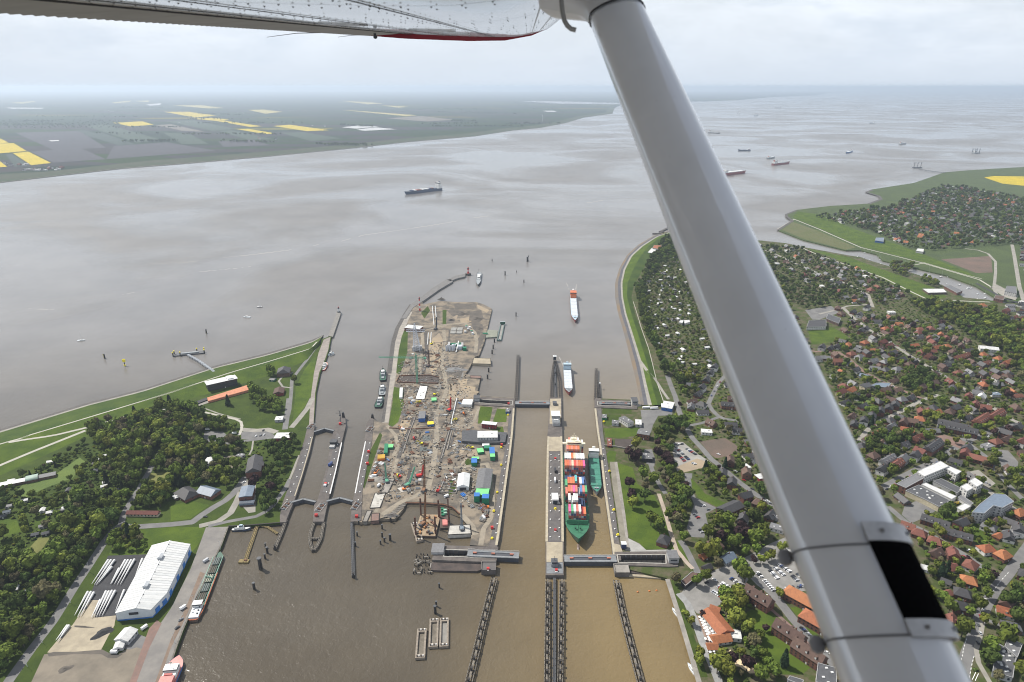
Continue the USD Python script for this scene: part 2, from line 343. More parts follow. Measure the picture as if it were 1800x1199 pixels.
# ---- far shore with its fields
far_pts=[(-900,372),(0,321),(110,308),(213,296.5),(333,287),(470,275),(600,262.5),(717,249.5),(833,239.5),(900,229.5),(950,224.5),(993,216.5),(1027,206.5),(1077,199.5),(1080,190),
           (1093,184),(1140,181),(1210,179),(1293,176.5),(1360,170.5),(1433,167.5),(1460,163),(1560,160.2),(1900,158.4),(2600,157.8)]
far_xy=[tuple(G(x,y,1.5)[:2])for x,y in far_pts]
far_poly=Polygon(far_xy+[(58000,61000),(-59000,61000),(-59000,far_xy[0][1])]).buffer(0)
FARM=usdkit.material(stage,LOOKS+'/farmland',{
 'geo':('geometry',{}),'map':('mapping',{'rotation':(0,0,0.35),'scale':(0.0011,0.0034,0.001)}),
 'vo':('voronoi_texture',{'scale':1.0}),'sep':('separate_color',{}),
 'ramp':('rgb_ramp',{'interpolate':False,'ramp':[(0.0,(0.034,0.056,0.028)),(0.2,(0.042,0.068,0.028)),(0.4,(0.062,0.060,0.058)),(0.55,(0.028,0.046,0.026)),(0.7,(0.052,0.080,0.030)),(0.85,(0.074,0.068,0.064)),(0.97,(0.26,0.23,0.06))]}),
 'n':('noise_texture',{'scale':0.01,'detail':4.0}),'dk':('hsv',{'value':0.55,'saturation':1.45}),'mx':('mix',{'mix_type':'multiply','fac':0.5}),
 'p':('principled_bsdf',{'roughness':0.95,'specular_ior_level':0.1})},
 [('geo.position','map.vector'),('map.vector','vo.vector'),('vo.color','sep.color'),('sep.r','ramp.fac'),('ramp.color','dk.color'),('dk.color','mx.color1'),('geo.position','n.vector'),('n.color','mx.color2'),('mx.color','p.base_color')],surface='p.BSDF')
mb=MB();mb.prism(far_poly,-1.0,1.5);struct('far_shore',mb,FARM)
edge=[(x,y)for x,y in far_pts[:15]]
mb=MB();e=np.array([G(x,y,1.6)for x,y in edge]);inn=e+np.array([-60,420,0.0])
n=len(e);mb.raw(np.vstack([e+[0,6,0],inn]),[[i,i+1,n+i+1,n+i]for i in range(n-1)]);struct('reed_belt',mb,mat('reeds',(0.036,0.054,0.024),0.95,scale=0.004,col2=(0.056,0.058,0.036),spec=0.1))
mb=MB();mb.raw(np.vstack([e+[0,1,0.2],e+[0,26,0.4]]),[[i,i+1,n+i+1,n+i]for i in range(n-1)]);struct('mud_bank',mb,mat('mud',(0.11,0.09,0.075),0.8,scale=0.01))
def field(name,pts,m,sx=3.0,ox=0.0,z=1.5,lvl=1):
 sheet(name,[(ox+x/sx,y/sx)for x,y in pts],m,lvl*12,z,hold=False)
DULLY=mat('pale_rapeseed',(0.32,0.27,0.08),0.95,scale=0.004)
PURP=mat('bare_field',(0.040,0.036,0.042),0.95,scale=0.006,col2=(0.032,0.030,0.034))
PALE=mat('pale_field',(0.12,0.105,0.085),0.95,scale=0.006)
GREENF=mat('green_field',(0.023,0.042,0.020),0.95,scale=0.006)
DGREEN=mat('dark_green_field',(0.018,0.034,0.022),0.95,scale=0.006)
FOIL=mat('field_foil',(0.40,0.40,0.39),0.4,0.05,scale=0.01)
for q in[[(80,700),(420,690),(560,780),(280,790)],[(160,800),(420,780),(560,840),(280,858)],[(600,770),(880,750),(1140,795),(560,840)],[(1150,745),(1330,735),(1420,765),(1180,775)]]:field('field',q,PURP)
for q in[[(440,710),(540,700),(710,760),(620,765)],[(400,690),(450,688),(690,755),(640,760)],[(30,815),(62,812),(155,872),(80,880)]]:field('field',q,DGREEN)
for q in[[(450,665),(560,655),(860,740),(720,752)],[(860,700),(1000,705),(1100,760),(960,760)],[(1150,690),(1230,688),(1440,735),(1300,735)],[(1480,700),(1600,697),(1798,730),(1640,745)],[(880,640),(1010,632),(1240,680),(1120,690)]]:field('field',q,GREENF)
field('field',[(820,660),(900,655),(1080,695),(960,690)],PALE)
for q in[[(0,730),(45,752),(0,757)],[(-60,759),(72,755),(140,797),(-60,814)],[(68,808),(150,800),(270,860),(165,872)],[(-60,850),(0,850),(38,880),(-60,886)],[(595,648),(750,640),(812,658),(690,667)],
          [(865,590),(1000,590),(1140,610),(1030,620)],[(1020,627),(1130,621),(1210,632),(1140,638)],[(1140,638),(1180,636),(1380,666),(1320,670)],[(1250,682),(1310,680),(1455,704),(1400,708)],[(1440,665),(1530,658),(1735,687),(1620,692)]]:
 field('rapeseed_field',q,RAPE,lvl=2)
for q in[[(910,556),(1060,555),(1180,570),(1100,572)],[(1310,580),(1390,578),(1490,590),(1400,600)],[(590,541),(690,530),(685,538),(600,545)],[(710,533),(790,530),(780,539)],[(60,543),(215,530),(120,547)],
          [(1800,532),(1860,535),(2025,545),(1940,550)],[(2010,556),(2160,563),(2100,568)],[(1800,580),(1860,583),(2200,608),(2140,613)]]:
 field('rapeseed_field',q,DULLY,lvl=2)
field('field',[(2040,625),(2220,612),(2400,632),(2250,641)],PALE,lvl=2)
for q in[[(770,551),(850,545),(842,554),(790,557)],[(1800,672),(1890,662),(2000,668),(1880,679)],[(1880,684),(1980,672),(2090,682),(1920,690)],[(2860,585),(2920,584),(2935,590),(2890,590)],[(30,568),(230,569),(228,573),(60,573)],[(255,741),(310,739),(312,744),(270,746)]]:
 field('foil_sheet',q,FOIL,lvl=3)
field('inlet',[(2745,534),(2830,532),(3300,543),(3300,551),(2960,548)],M_WATER,lvl=3)
# ---- left mainland, dike and mole
left_pts=[(-260,960),(-100,880),(0,836),(80,800),(150,768),(255,730),(330,702),(400,682),(480,657),(540,633),(556,612),(566,596),(583,590),(579,612),(573,632),(563,655),(556,688),(553,725),(551,750),(552,760),(545,792),(532,835),(519,874),(504,905),(501,918),
   (440,923),(401,925),(390,958),(376,985),(360,1022),(345,1055),(322,1108),(310,1140),(296,1185),(280,1230),(-260,1400)]
LEFT=landmass('left_bank',left_pts,GRASS)
dn=44
wl=[(-260,832),(0,754),(157,706.5),(250,683.5),(377,642.5),(470,620),(547,597.5),(569,588)]
rt=[(-260,838),(0,758),(157,710.5),(250,687),(377,646),(470,623.5),(547,601),(567,591)]
cr=[(-260,865),(0,781),(160,733),(255,704),(380,664),(470,640),(545,614),(561,600)]
to=[(-260,962),(0,838),(80,802),(150,770),(255,732),(330,704),(400,684),(480,659),(540,635),(562,603)]
p_in=[(-260,840),(0,760.5),(157,712.5),(250,689),(377,647.5),(470,625),(547,602.5),(566,592)]
L_wl,L_rt,L_pi,L_cr,L_to=line3(wl,-0.4,dn),line3(rt,2.6,dn),line3(p_in,2.9,dn),line3(cr,8.0,dn),line3(to,LAND-0.3,dn)
DIKE=loft('dike',[L_wl,L_rt,L_pi,L_cr,L_to],[STONE,PAVING,LUSH,MOWN],names=['revetment','shore_path','dike','dike'])
block(Polygon(np.vstack([L_wl[:,:2],L_to[::-1,:2]])).buffer(0))
CREAMPATH=mat('cream_path',(0.36,0.345,0.30),0.9,0.1)
bank_path('path',DIKE,[(-100,812),(0,780.5),(38,770.5),(45,767),(160,732.5),(300,690),(413,652.5),(547,613),(557,601)],3.0,CREAMPATH)
bank_path('path',DIKE,[(15,778),(43,773),(93,766),(150,752.5),(205,737.5),(227,730),(267,722.5),(317,715),(327,717),(353,723),(387,731),(423,739),(426,752),(420,765)],3.6,CREAMPATH)
bank_path('path',DIKE,[(-60,846),(0,818),(60,793),(150,757)],4.0,CREAMPATH)
bank_path('path',DIKE,[(327,719),(360,718),(387,728),(423,737)],2.2,PAVING)
mole=poly2([(577,590),(585,592),(599,551),(599,547),(592,547),(591,552)],3.4)
mb=MB();mb.prism(mole,-1.5,3.4);struct('mole',mb,mat('mole_stone',(0.19,0.18,0.165),0.9,scale=0.2))
sheet('quay_paving',[(569,597),(581,592),(577,615),(570,635),(561,655),(554,690),(551,748),(543,748),(546,700),(552,655),(560,620)],mat('quay_paving',(0.235,0.205,0.185),0.9,scale=0.15),2)
road([(549,700),(540,718),(524,738),(512,752)],7,PAVING,3)
road([(554,612),(540,632),(522,655),(513,668),(512,690),(509,720),(501,752)],5,ASPHALT,3)
road([(501,755),(506,720),(508,700)],7,ASPHALT,4)
road([(515,655),(497,661),(490,670),(497,680),(512,682)],3,PAVING,3,'path')
road([(425,755),(450,757),(470,755),(486,760)],9,PAVING,3)
sheet('parking_lot',[(424,760),(440,755),(470,757),(484,766),(470,772),(424,772)],ASPHALT,2)
sheet('parking_lot',[(360,758),(392,759),(398,764),(386,775),(355,778)],ASPHALT,2)
road([(396,780),(430,775),(470,770),(486,768)],6,ASPHALT,4)
road([(445,775),(443,790),(438,800)],2,PAVING,3,'path')
road([(10,1205),(55,1142),(93,1093),(117,1055),(135,1026),(158,992),(183,953),(200,932),(213,922)],7.5,ASPHALT,3)
road([(213,922),(217,905),(223,893),(247,855),(275,805),(285,788)],6,ASPHALT,4)
road([(212,925),(240,926),(300,922),(338,918),(355,905),(375,892),(396,880),(410,868),(424,850),(432,838)],8,ASPHALT,3)
road([(350,925),(383,917),(405,902),(416,882),(424,864)],7,PAVING,4)
road([(366,925),(400,917),(450,908),(466,900),(480,889),(492,872),(503,856),(510,842)],5,ASPHALT,5)
road([(503,856),(511,838),(520,815),(526,800)],2.5,PAVING,3,'path')
sheet('yard',[(395,802),(410,801),(425,803),(420,820),(398,824),(388,815)],GRAVEL,2)
sheet('yard',[(425,846),(450,843),(449,900),(437,902),(428,892),(418,880)],PAVING,2)
sheet('quay_yard',[(362,927),(402,926),(389,958),(375,985),(359,1022),(344,1055),(321,1108),(309,1140),(294,1186),(272,1240),(228,1240),(262,1125),(300,1070),(335,1000),(348,965)],mat('quay_yard',(0.205,0.192,0.175),0.9,scale=0.07,col2=(0.15,0.142,0.135)),2)
sheet('rust_strip',[(352,1005),(360,1008),(345,1040),(330,1078),(300,1140),(280,1199),(273,1199),(300,1125),(330,1060)],mat('rusty_paving',(0.17,0.125,0.095),0.9,scale=0.15),3,hold=False)
sheet('brick_strip',[(262,1105),(276,1090),(284,1096),(262,1140),(240,1199),(228,1199)],BRICKPAVE,4,hold=False)
sheet('dark_yard',[(190,977),(270,974),(262,1000),(218,1090),(160,1090),(152,1062),(165,1030)],DARKASPH,2)
sheet('sand_yard',[(157,1055),(178,1055),(166,1086),(204,1082),(201,1100),(190,1119),(177,1144),(95,1149),(83,1147),(104,1122),(128,1098)],SANDSTONE,3)
sheet('gravel_lot',[(78,1150),(180,1146),(200,1155),(226,1139),(258,1132),(262,1140),(236,1205),(180,1260),(20,1260),(55,1199)],GRAVEL,2)
sheet('tar_strip',[(83,1149),(95,1146),(130,1146),(180,1142),(196,1150),(216,1150),(205,1157),(190,1157),(178,1150),(130,1150),(86,1154)],DARKSOIL,4,hold=False)
sheet('asphalt_apron',[(222,1120),(236,1112),(262,1122),(256,1142),(240,1138),(228,1142),(216,1140)],ASPHALT,4,hold=False)
sheet('lawn',[(236,932),(300,927),(352,926),(364,930),(345,962),(336,972),(300,952),(268,960),(262,975),(190,976),(205,950)],MOWN,1,hold=False)
sheet('lawn',[(40,852),(95,836),(140,804),(150,812),(128,840),(80,858),(45,874),(25,868)],mat('meadow',(0.095,0.135,0.028),0.95,scale=0.04,col2=(0.07,0.105,0.025)),1)
sheet('lawn',[(300,890),(335,880),(368,888),(335,912),(300,916)],MOWN,1)
sheet('lawn',[(-20,905),(30,915),(38,935),(-20,950)],MOWN,1)
sheet('lawn',[(47,968),(68,945),(88,945),(68,975),(50,990)],mat('dry_grass',(0.13,0.135,0.04),0.95,scale=0.05),1)
sheet('lawn',[(62,915),(84,905),(78,922),(60,926)],MOWN,1)
sheet('lawn',[(120,868),(150,865),(140,885),(118,892)],mat('dry_grass',(0.13,0.135,0.04)),1)
sheet('lawn',[(262,832),(300,830),(295,852),(262,858)],mat('dry_grass',(0.13,0.135,0.04)),1)
sheet('lawn',[(398,690),(438,678),(490,700),(495,735),(440,735),(360,715)],GRASS,1,hold=False)
sheet('lawn',[(556,622),(549,690),(536,715),(515,742),(520,680),(535,650)],MOWN,1)
# ---- the island between the locks
isl_pts=[(656,736),(666,742),(672,743),(677,707),(684,657),(683,655),(690,602),(697,578),(710,553),(723,534),(738,524),(745,536),(753,533),(775,529),(800,531),(837,531),(850,535),(865,543),(856,581),(851,602),(842,625),(835,627),(826,645),(818,657),(838,662),(844,666),
           (838,695),(905,700),(905,708),(902,760),(898,795),(893,830),(885,888),(878,944),(873,962),(826,958),(828,944),(828,922),(813,913),(808,902),(795,890),(780,885),(753,883),(737,882),(713,882),(710,893),(694,912),(667,912),(652,916),(637,918),(617,917),(616,910),(620,880),(624,868),(641,772),(645,745)]
ISLE=landmass('island',isl_pts,SITE,pits=[[(782,967),(781,977.5),(868,980),(869,969)],[(843,703),(843,708),(900,711),(900,705)]])
jet=poly2([(738,524),(723,534),(710,553),(704,560),(714,560),(726,541),(748,526),(772,509),(796,495),(793,491),(783,492),(762,505)],3.6)
mb=MB();mb.prism(jet,-1.5,3.6);struct('mole',mb,mat('mole_dark',(0.15,0.145,0.14),0.9,scale=0.2))
jet2=poly2([(785,491.5),(792,494),(803,489.5),(818,486),(818,481),(800,485)],3.6)
mb=MB();mb.prism(jet2,-1.5,3.6);struct('mole',mb,mat('mole_dark',(0.15,0.145,0.14)))
sheet('island_quay',[(672,743),(683,743),(688,707),(696,660),(700,620),(706,592),(718,562),(725,548),(718,548),(710,553),(697,578),(690,602),(683,657),(677,707)],mat('island_quay',(0.30,0.275,0.235),0.9,scale=0.1,col2=(0.22,0.20,0.18)),2)
sheet('lawn',[(683,747),(690,707),(692,680),(709,683),(710,710),(700,742),(690,750)],MOWN,1)
sheet('lawn',[(696,655),(705,590),(714,568),(717,585),(716,620),(706,650),(702,658)],LUSH,1)
sheet('lawn',[(740,550),(752,538),(756,546),(746,560)],GRASS,1)
sheet('lawn',[(778,545),(785,545),(784,570),(778,570)],LUSH,1)
sheet('lawn',[(843,714),(866,716),(861,742),(840,745)],MOWN,1);sheet('lawn',[(874,718),(892,720),(890,742),(866,742)],MOWN,1)
sheet('lawn',[(846,750),(884,750),(886,760),(876,760)],MOWN,1)
sheet('lawn',[(817,806),(840,806),(842,815),(818,818)],GRASS,1);sheet('lawn',[(790,846),(802,842),(800,866),(788,870)],GRASS,1)
sheet('lawn',[(652,790),(668,760),(672,765),(660,800),(650,830),(640,860),(637,850)],GRASS,1)
for q in[[(798,534),(835,534),(838,542),(800,545)],[(826,548),(846,545),(850,560),(835,572),(824,566)],[(828,565),(848,570),(850,580),(832,582)],[(790,560),(800,562),(796,570),(784,568)],[(785,545),(815,546),(816,555),(796,556)],[(835,602),(848,585),(850,598),(836,628),(832,622)],[(788,640),(816,642),(812,660),(786,658)]]:
 sheet('gravel_heap_ground',q,DARKSOIL,2)
for q in[[(838,535),(860,545),(856,550),(840,542)],[(795,558),(806,552),(802,562)],[(808,560),(832,556),(834,566),(810,568)],[(755,600),(772,585),(780,600),(774,640),(760,660),(752,640)],[(790,675),(836,680),(832,700),(800,705),(788,700)],[(705,740),(718,730),(728,735),(715,765),(702,760)],[(806,668),(822,666),(820,676),(806,678)],[(815,790),(838,790),(840,800),(820,802)]]:
 sheet('sand_patch',q,SAND,2,hold=False)
SITEROAD=mat('site_road',(0.27,0.235,0.185),0.95,scale=0.16,detail=7,col2=(0.19,0.168,0.135),spec=0.1)
for pts,wd in[([(741,575),(743,600),(738,640),(738,660)],5),([(742,574),(770,572),(800,569),(818,568),(835,585),(838,600),(836,620)],6),([(742,582),(770,575),(785,572)],4),([(780,580),(782,600),(776,640),(782,660),(784,690),(776,710),(766,735),(768,770),(764,800),(760,830),(752,860),(730,872),(706,882),(690,892),(672,905)],6),
    ([(770,752),(800,748),(820,748)],4.5),([(680,748),(695,765),(700,785),(692,800),(700,800)],4.5),([(700,800),(740,802),(762,800)],5),([(764,822),(800,822),(835,818),(856,815),(862,830),(866,880),(862,912),(850,930),(845,958)],5),([(812,905),(830,925),(836,940)],6),([(700,800),(692,830),(682,858),(672,880),(660,900)],4),([(842,715),(836,735),(824,752),(818,752)],4)]:
 road(pts,wd,SITEROAD,3,'site_track',hold=True)
for q in[[(742,766),(756,766),(757,774),(744,776)],[(738,786),(751,786),(750,793),(738,793)],[(773,712),(782,714),(780,722),(771,720)]]:
 sheet('pit_water',q,mat('pit_water',(0.10,0.11,0.10),0.25,0.1),4)
for pts,wd in[([(728,733),(716,765),(706,790),(700,806)],5),([(790,757),(780,790),(774,812)],4),([(804,700),(796,730),(792,746)],4),([(748,585),(750,620),(745,655)],5),([(790,580),(789,600),(756,604)],2),([(724,815),(716,845),(712,855)],3.5),([(800,757),(790,790)],3)]:
 road(pts,wd,mat('trench_floor',(0.075,0.068,0.062),0.9,scale=0.1),5,'trench')
# ---- right mainland
right_pts=[(1045,700),(1045,716),(1049,755),(1053,783),(1061,856),(1075,956),(1078,985),(1083,996),(1172,1016),(1198,1098),(1225,1188),(1245,1260),(1700,1500),(3600,900),(3600,480),(1900,535),(1750,532),(1738,527),(1695,523),(1662,504),(1630,488),(1526,457),(1513,452),(1492,449),(1408,433.5),(1382,427.5),(1335,422.5),(1290,418),(1240,408),(1185,407),(1167,409),(1155,417),(1150,428),(1140,450),(1120,480),(1106,505),(1102,530),(1112,560),(1120,590),(1136,640),(1146,680),(1156,708),(1118,716),(1118,703)]
RIGHTP=landmass('right_bank',right_pts,GARDEN,pits=[[(1086,976),(1088,988),(1170,990),(1169,976)],[(1051,706),(1051,712),(1110,714),(1109,706)]])
pen_pts=[(1367,404.5),(1393,388),(1382,379.5),(1381,376.5),(1400,369),(1460,362),(1527,358),(1550,350),(1546,344),(1522,337),(1533,333),(1607,321.5),(1660,303),(1700,299.5),(1800,293.5),(2300,262),(4500,262),(4500,420),(3600,480),(1900,535),(1760,524),(1748,522),(1716,503),(1664,484),(1552,458),(1541,447),(1513,440),(1487,440),(1413,422)]
PEN=landmass('far_right_bank',pen_pts,mat('pasture',(0.054,0.077,0.020),0.95,scale=0.02,detail=7,col2=(0.040,0.058,0.018)))
rn=48
def across(rows):return[[r[i]for r in rows]for i in range(6)]
rows=[((1177,405),(1178,406),(1179,407),(1180,408),(1182,409),(1190,412)),((1150,413.5),(1152,414.5),(1154,415.5),(1156,416),(1159,417.5),(1166,421)),((1122,430),(1125,431.5),(1127,432.5),(1130,433),(1138,435),(1151,437)),((1102,448),(1105,449),(1108,450),(1111,450.5),(1124,453),(1142,457)),((1088,472),(1092,473),(1096,473.5),(1099,474),(1112,476),(1130,479)),
  ((1080.5,497),(1086,497),(1091,497),(1094,497),(1103,498),(1116,500)),((1080,522),(1087,522),(1092,522),(1095,522),(1102,522),(1111,523)),((1086,552),(1092,552),(1098,552),(1101,552),(1110,552),(1117,552)),((1094,579),(1101,579),(1106,579),(1110,579),(1119,579),(1128,579)),((1110,640),(1118,640),(1124,640),(1129,640),(1138,640),(1148,640)),((1118,673),(1125,673),(1131,673),(1136,673),(1145,673),(1156,673)),((1126,712),(1132,712),(1139,712),(1146,712),(1156,712),(1168,712))]
A=across(rows)
zs=[-0.4,2.6,2.9,3.3,5.6,2.7]
RDIKE=loft('dike',[line3(A[i],zs[i],rn)for i in range(6)],[STONEB,mat('promenade_asphalt',(0.085,0.085,0.095),0.9),PAVING,MOWN,LUSH],names=['revetment','promenade','path','dike','dike'])
block(Polygon(np.vstack([line3(A[0],0,rn)[:,:2],line3(A[5],3,rn)[::-1,:2]])).buffer(0))
bank_path('path',RDIKE,[(1113,530),(1120,552),(1128,579),(1140,612),(1147,640),(1155,673),(1167,708)],1.0,CREAMPATH,0.2)
bank_path('path',RDIKE,[(1125,634),(1140,655),(1153,668),(1163,685),(1175,702)],4,PAVING)
for pts,wd in[([(1147,410),(1158,410),(1166,407)],6),([(1160,407),(1178,398.5)],7)]:
 mb=MB();mb.prism(LineString(Gs(pts,3)[:,:2]).buffer(wd/2,cap_style=2),-1.5,3.2);struct('mole',mb,STONE)
road([(1173,660),(1180,680),(1187,697),(1195,727),(1207,753),(1217,770),(1233,787),(1250,807),(1267,820),(1300,848),(1327,868),(1357,887),(1400,920)],7,ASPHALT,3)
road([(1284,653),(1275,660),(1263,673),(1252,695),(1245,710),(1252,721),(1262,731),(1272,736),(1292,739),(1330,743)],6,ASPHALT,3)
road([(1264,733),(1248,739),(1233,744),(1213,748),(1205,750)],5,ASPHALT,4)
sheet('parking_lot',[(1180,777),(1200,777),(1227,798),(1250,813),(1242,821),(1200,831),(1190,828),(1183,800)],mat('parking_gravel',(0.27,0.26,0.24),0.9,scale=0.1,col2=(0.21,0.2,0.185)),2)
sheet('parking_lot',[(1200,832),(1217,832),(1215,858),(1223,875),(1260,893),(1240,903),(1244,920),(1238,945),(1215,944),(1207,928),(1213,907),(1220,887),(1207,853)],ASPHALT,2)
sheet('gravel_edge',[(1186,822),(1225,806),(1250,814),(1242,821),(1200,831)],SAND,4,hold=False)
sheet('lawn',[(1214,840),(1224,850),(1240,868),(1275,884),(1262,892),(1228,875),(1217,858)],MOWN,2)
sheet('lawn',[(1084,812),(1090,815),(1112,822),(1120,850),(1150,870),(1160,890),(1172,925),(1186,965),(1135,966),(1124,955),(1106,945),(1094,880),(1086,830)],MOWN,1,hold=False)
sheet('lawn',[(1064,800),(1072,792),(1084,794),(1080,812),(1070,815)],MOWN,2)
road([(1082,812),(1088,850),(1096,905),(1103,968)],4.0,CONCRETE,3,'path')
road([(1076,812),(1082,860),(1090,910),(1097,965)],5.5,mat('brown_verge',(0.19,0.175,0.14),0.95,scale=0.1),3,'verge')
road([(1138,795),(1146,825),(1158,850),(1170,868)],5,ASPHALT,3)
road([(1158,868),(1169,900),(1180,940),(1189,966),(1208,990),(1218,1000)],4.0,mat('pinkish_path',(0.33,0.275,0.225),0.9,scale=0.1),4,'path')
sheet('paved_area',[(1104,946),(1124,956),(1136,967),(1188,966),(1190,971),(1108,974)],mat('grey_paving',(0.29,0.285,0.27),0.9,scale=0.1),3)
road([(1196,950),(1206,965),(1216,985),(1226,1005),(1240,1018)],6,ASPHALT,4)
sheet('lawn',[(1189,950),(1195,955),(1211,985),(1206,992),(1192,972)],MOWN,2)
sheet('yard',[(1126,721),(1184,719),(1181,730),(1157,731),(1148,747),(1142,768),(1122,764),(1128,735)],ASPHALT,2)
sheet('yard',[(1132,790),(1146,790),(1152,808),(1150,820),(1136,815)],ASPHALT,2)
sheet('lawn',[(1060,717),(1110,718),(1110,728),(1060,727)],GRASS,1);sheet('lawn',[(1061,728),(1092,729),(1091,745),(1062,748)],GRASS,1,hold=False)
sheet('lawn',[(1062,753),(1128,752),(1120,766),(1090,770),(1064,768)],MOWN,1)
sheet('plaza',[(1232,1012),(1262,1000),(1300,985),(1355,955),(1392,940),(1402,955),(1388,978),(1460,1018),(1460,1034),(1385,1042),(1362,1052),(1330,1028),(1318,1015),(1305,1035),(1280,1055),(1262,1065),(1245,1082),(1225,1078),(1196,1045),(1206,1030)],mat('plaza_paving',(0.22,0.212,0.20),0.9,scale=0.12,detail=7,col2=(0.165,0.16,0.15)),2)
road([(1318,1008),(1340,1026),(1362,1047),(1393,1087),(1427,1127),(1470,1172)],8,ASPHALT,3)
road([(1330,1048),(1360,1075),(1400,1110),(1450,1165)],3,BRICKPAVE,4,'path')
road([(1193,1043),(1208,1060),(1220,1087),(1235,1130),(1253,1172),(1268,1210)],6,mat('promenade_paving',(0.24,0.24,0.235),0.9,scale=0.2),4,'promenade')
road([(1173,1018),(1197,1092),(1226,1190),(1232,1210)],4,CONCRETE,5,'quay_edge')
road([(1184,1020),(1206,1092),(1238,1190)],5,GRASS,2,'verge',hold=False)
sheet('terrace',[(1224,1082),(1240,1082),(1256,1120),(1262,1155),(1250,1160),(1236,1128)],mat('terrace_paving',(0.25,0.18,0.145),0.9,scale=0.2),3)
sheet('playground_sand',[(1274,1150),(1284,1142),(1290,1156),(1284,1166),(1296,1158),(1328,1162),(1338,1183),(1318,1184),(1300,1172),(1280,1170)],mat('play_sand',(0.60,0.48,0.31),0.95,0.08),3)
sheet('lawn',[(1300,1085),(1320,1072),(1350,1075),(1372,1088),(1382,1115),(1402,1142),(1428,1170),(1410,1186),(1378,1186),(1345,1180),(1320,1130),(1310,1105)],MOWN,1)
sheet('lawn',[(1389,1068),(1404,1066),(1428,1090),(1412,1096)],MOWN,3);sheet('lawn',[(1416,1102),(1426,1098),(1440,1120),(1432,1124)],MOWN,3)
sheet('field',[(1230,776),(1275,770),(1305,790),(1282,800),(1260,806),(1250,800)],PLOUGHED,2)
sheet('lawn',[(1200,722),(1222,722),(1222,742),(1208,745)],MOWN,1,hold=False);sheet('lawn',[(1207,655),(1232,660),(1222,680),(1200,690)],GRASS,1,hold=False)
sheet('lawn',[(1419,576),(1466,576),(1497,597),(1427,606)],MOWN,2);sheet('yard',[(1415,545),(1462,538),(1475,550),(1440,562),(1428,562)],ASPHALT,2)
road([(1400,612),(1434,618),(1474,619),(1492,631),(1518,653),(1547,669),(1581,684),(1621,701)],6,BRICKPAVE,3)
road([(1510,775),(1526,755),(1547,740),(1589,721),(1618,704),(1650,694)],6,PAVING,4)
road([(1345,440),(1359,445),(1400,464),(1447,484),(1492,500),(1526,518),(1534,540)],7,PAVING,3)
road([(1481,540),(1502,560),(1534,584),(1565,602),(1591,620),(1617,636),(1656,659),(1695,684),(1715,698),(1749,719),(1779,738),(1830,760)],7,PAVING,3)
road([(1440,552),(1470,545),(1490,538),(1530,535)],5,PAVING,4)
road([(1520,880),(1550,858),(1583,840),(1617,823),(1650,808),(1675,790),(1700,775),(1740,760),(1790,745)],8,ASPHALT,4)
road([(1560,890),(1593,918),(1633,938),(1667,958),(1700,978),(1731,1000),(1757,1020)],6.5,ASPHALT,4)
road([(1815,950),(1799,972),(1771,1010),(1751,1034),(1733,1064),(1719,1095),(1707,1133),(1695,1165),(1690,1220)],9,ASPHALT,5)
road([(1728,1085),(1725,1110),(1716,1140),(1720,1165),(1740,1200)],3.5,PAVING,6,'path')
road([(1727,1085),(1740,1092),(1760,1100),(1800,1115)],4,ASPHALT,5)
road([(1690,770),(1730,800),(1770,850),(1800,880)],6,ASPHALT,3)
road([(1727,855),(1760,880),(1800,905)],6,PAVING,3)
sheet('plaza',[(1590,890),(1612,880),(1650,895),(1625,910),(1602,920),(1585,905)],ASPHALT,6)
sheet('parking_lot',[(1700,830),(1720,826),(1750,850),(1738,858),(1725,850)],PAVING,5)
sheet('plaza',[(1642,768),(1660,764),(1698,777),(1690,790),(1672,782)],BRICKPAVE,6)
sheet('plaza',[(1750,790),(1772,792),(1790,812),(1788,832),(1760,820)],ASPHALT,4)
sheet('lawn',[(1702,925),(1722,915),(1758,930),(1745,960),(1715,955)],MOWN,2,hold=False)
sheet('lawn',[(1640,910),(1665,890),(1690,905),(1668,918)],MOWN,2)
sheet('lawn',[(1504,690),(1540,700),(1560,706),(1530,722),(1508,715)],mat('meadow',(0.095,0.135,0.028)),1,hold=False)
sheet('field',[(1654,456),(1742,450),(1745,479),(1716,480)],PLOUGHED,2,z=LAND)
sheet('rapeseed_field',[(1730,312),(1747,309.5),(1860,311),(1880,330),(1800,326.5),(1763,323)],RAPE,2)
sheet('lawn',[(1415,436),(1492,452),(1530,466),(1640,505),(1665,522),(1640,528),(1600,516),(1552,490),(1460,452)],MOWN,1)
bk=[(1395,385),(1440,403),(1513,435),(1617,461),(1722,492),(1748,508)]
for pts,wd in[(bk,4),([(1367,403),(1395,386)],4),([(1406,434),(1440,449),(1552,488),(1604,514),(1632,527),(1740,531)],4),([(1382,380),(1392,387)],4),([(1608,466),(1625,462),(1700,484),(1726,490)],3)]:
 road(pts,wd,CREAMPATH,4,'path')
road([(1696,437),(1720,440),(1737,446),(1750,460),(1750,480),(1747,508),(1756,525)],6,PAVING,4)
road([(1779,430),(1783,450),(1792,505),(1800,530)],8,PAVING,4)
road([(1630,530),(1740,530),(1800,528),(1900,526)],10,LUSH,3,'dike',hold=True)
road([(1716,498),(1742,512),(1765,525),(1790,532)],7,DARKASPH,5)
sheet('harbour_apron',[(1740,505),(1752,500),(1790,520),(1785,528),(1765,522)],PAVING,4)
FOAM=mat('foam',(0.30,0.29,0.27),0.8,0.2,scale=0.2)
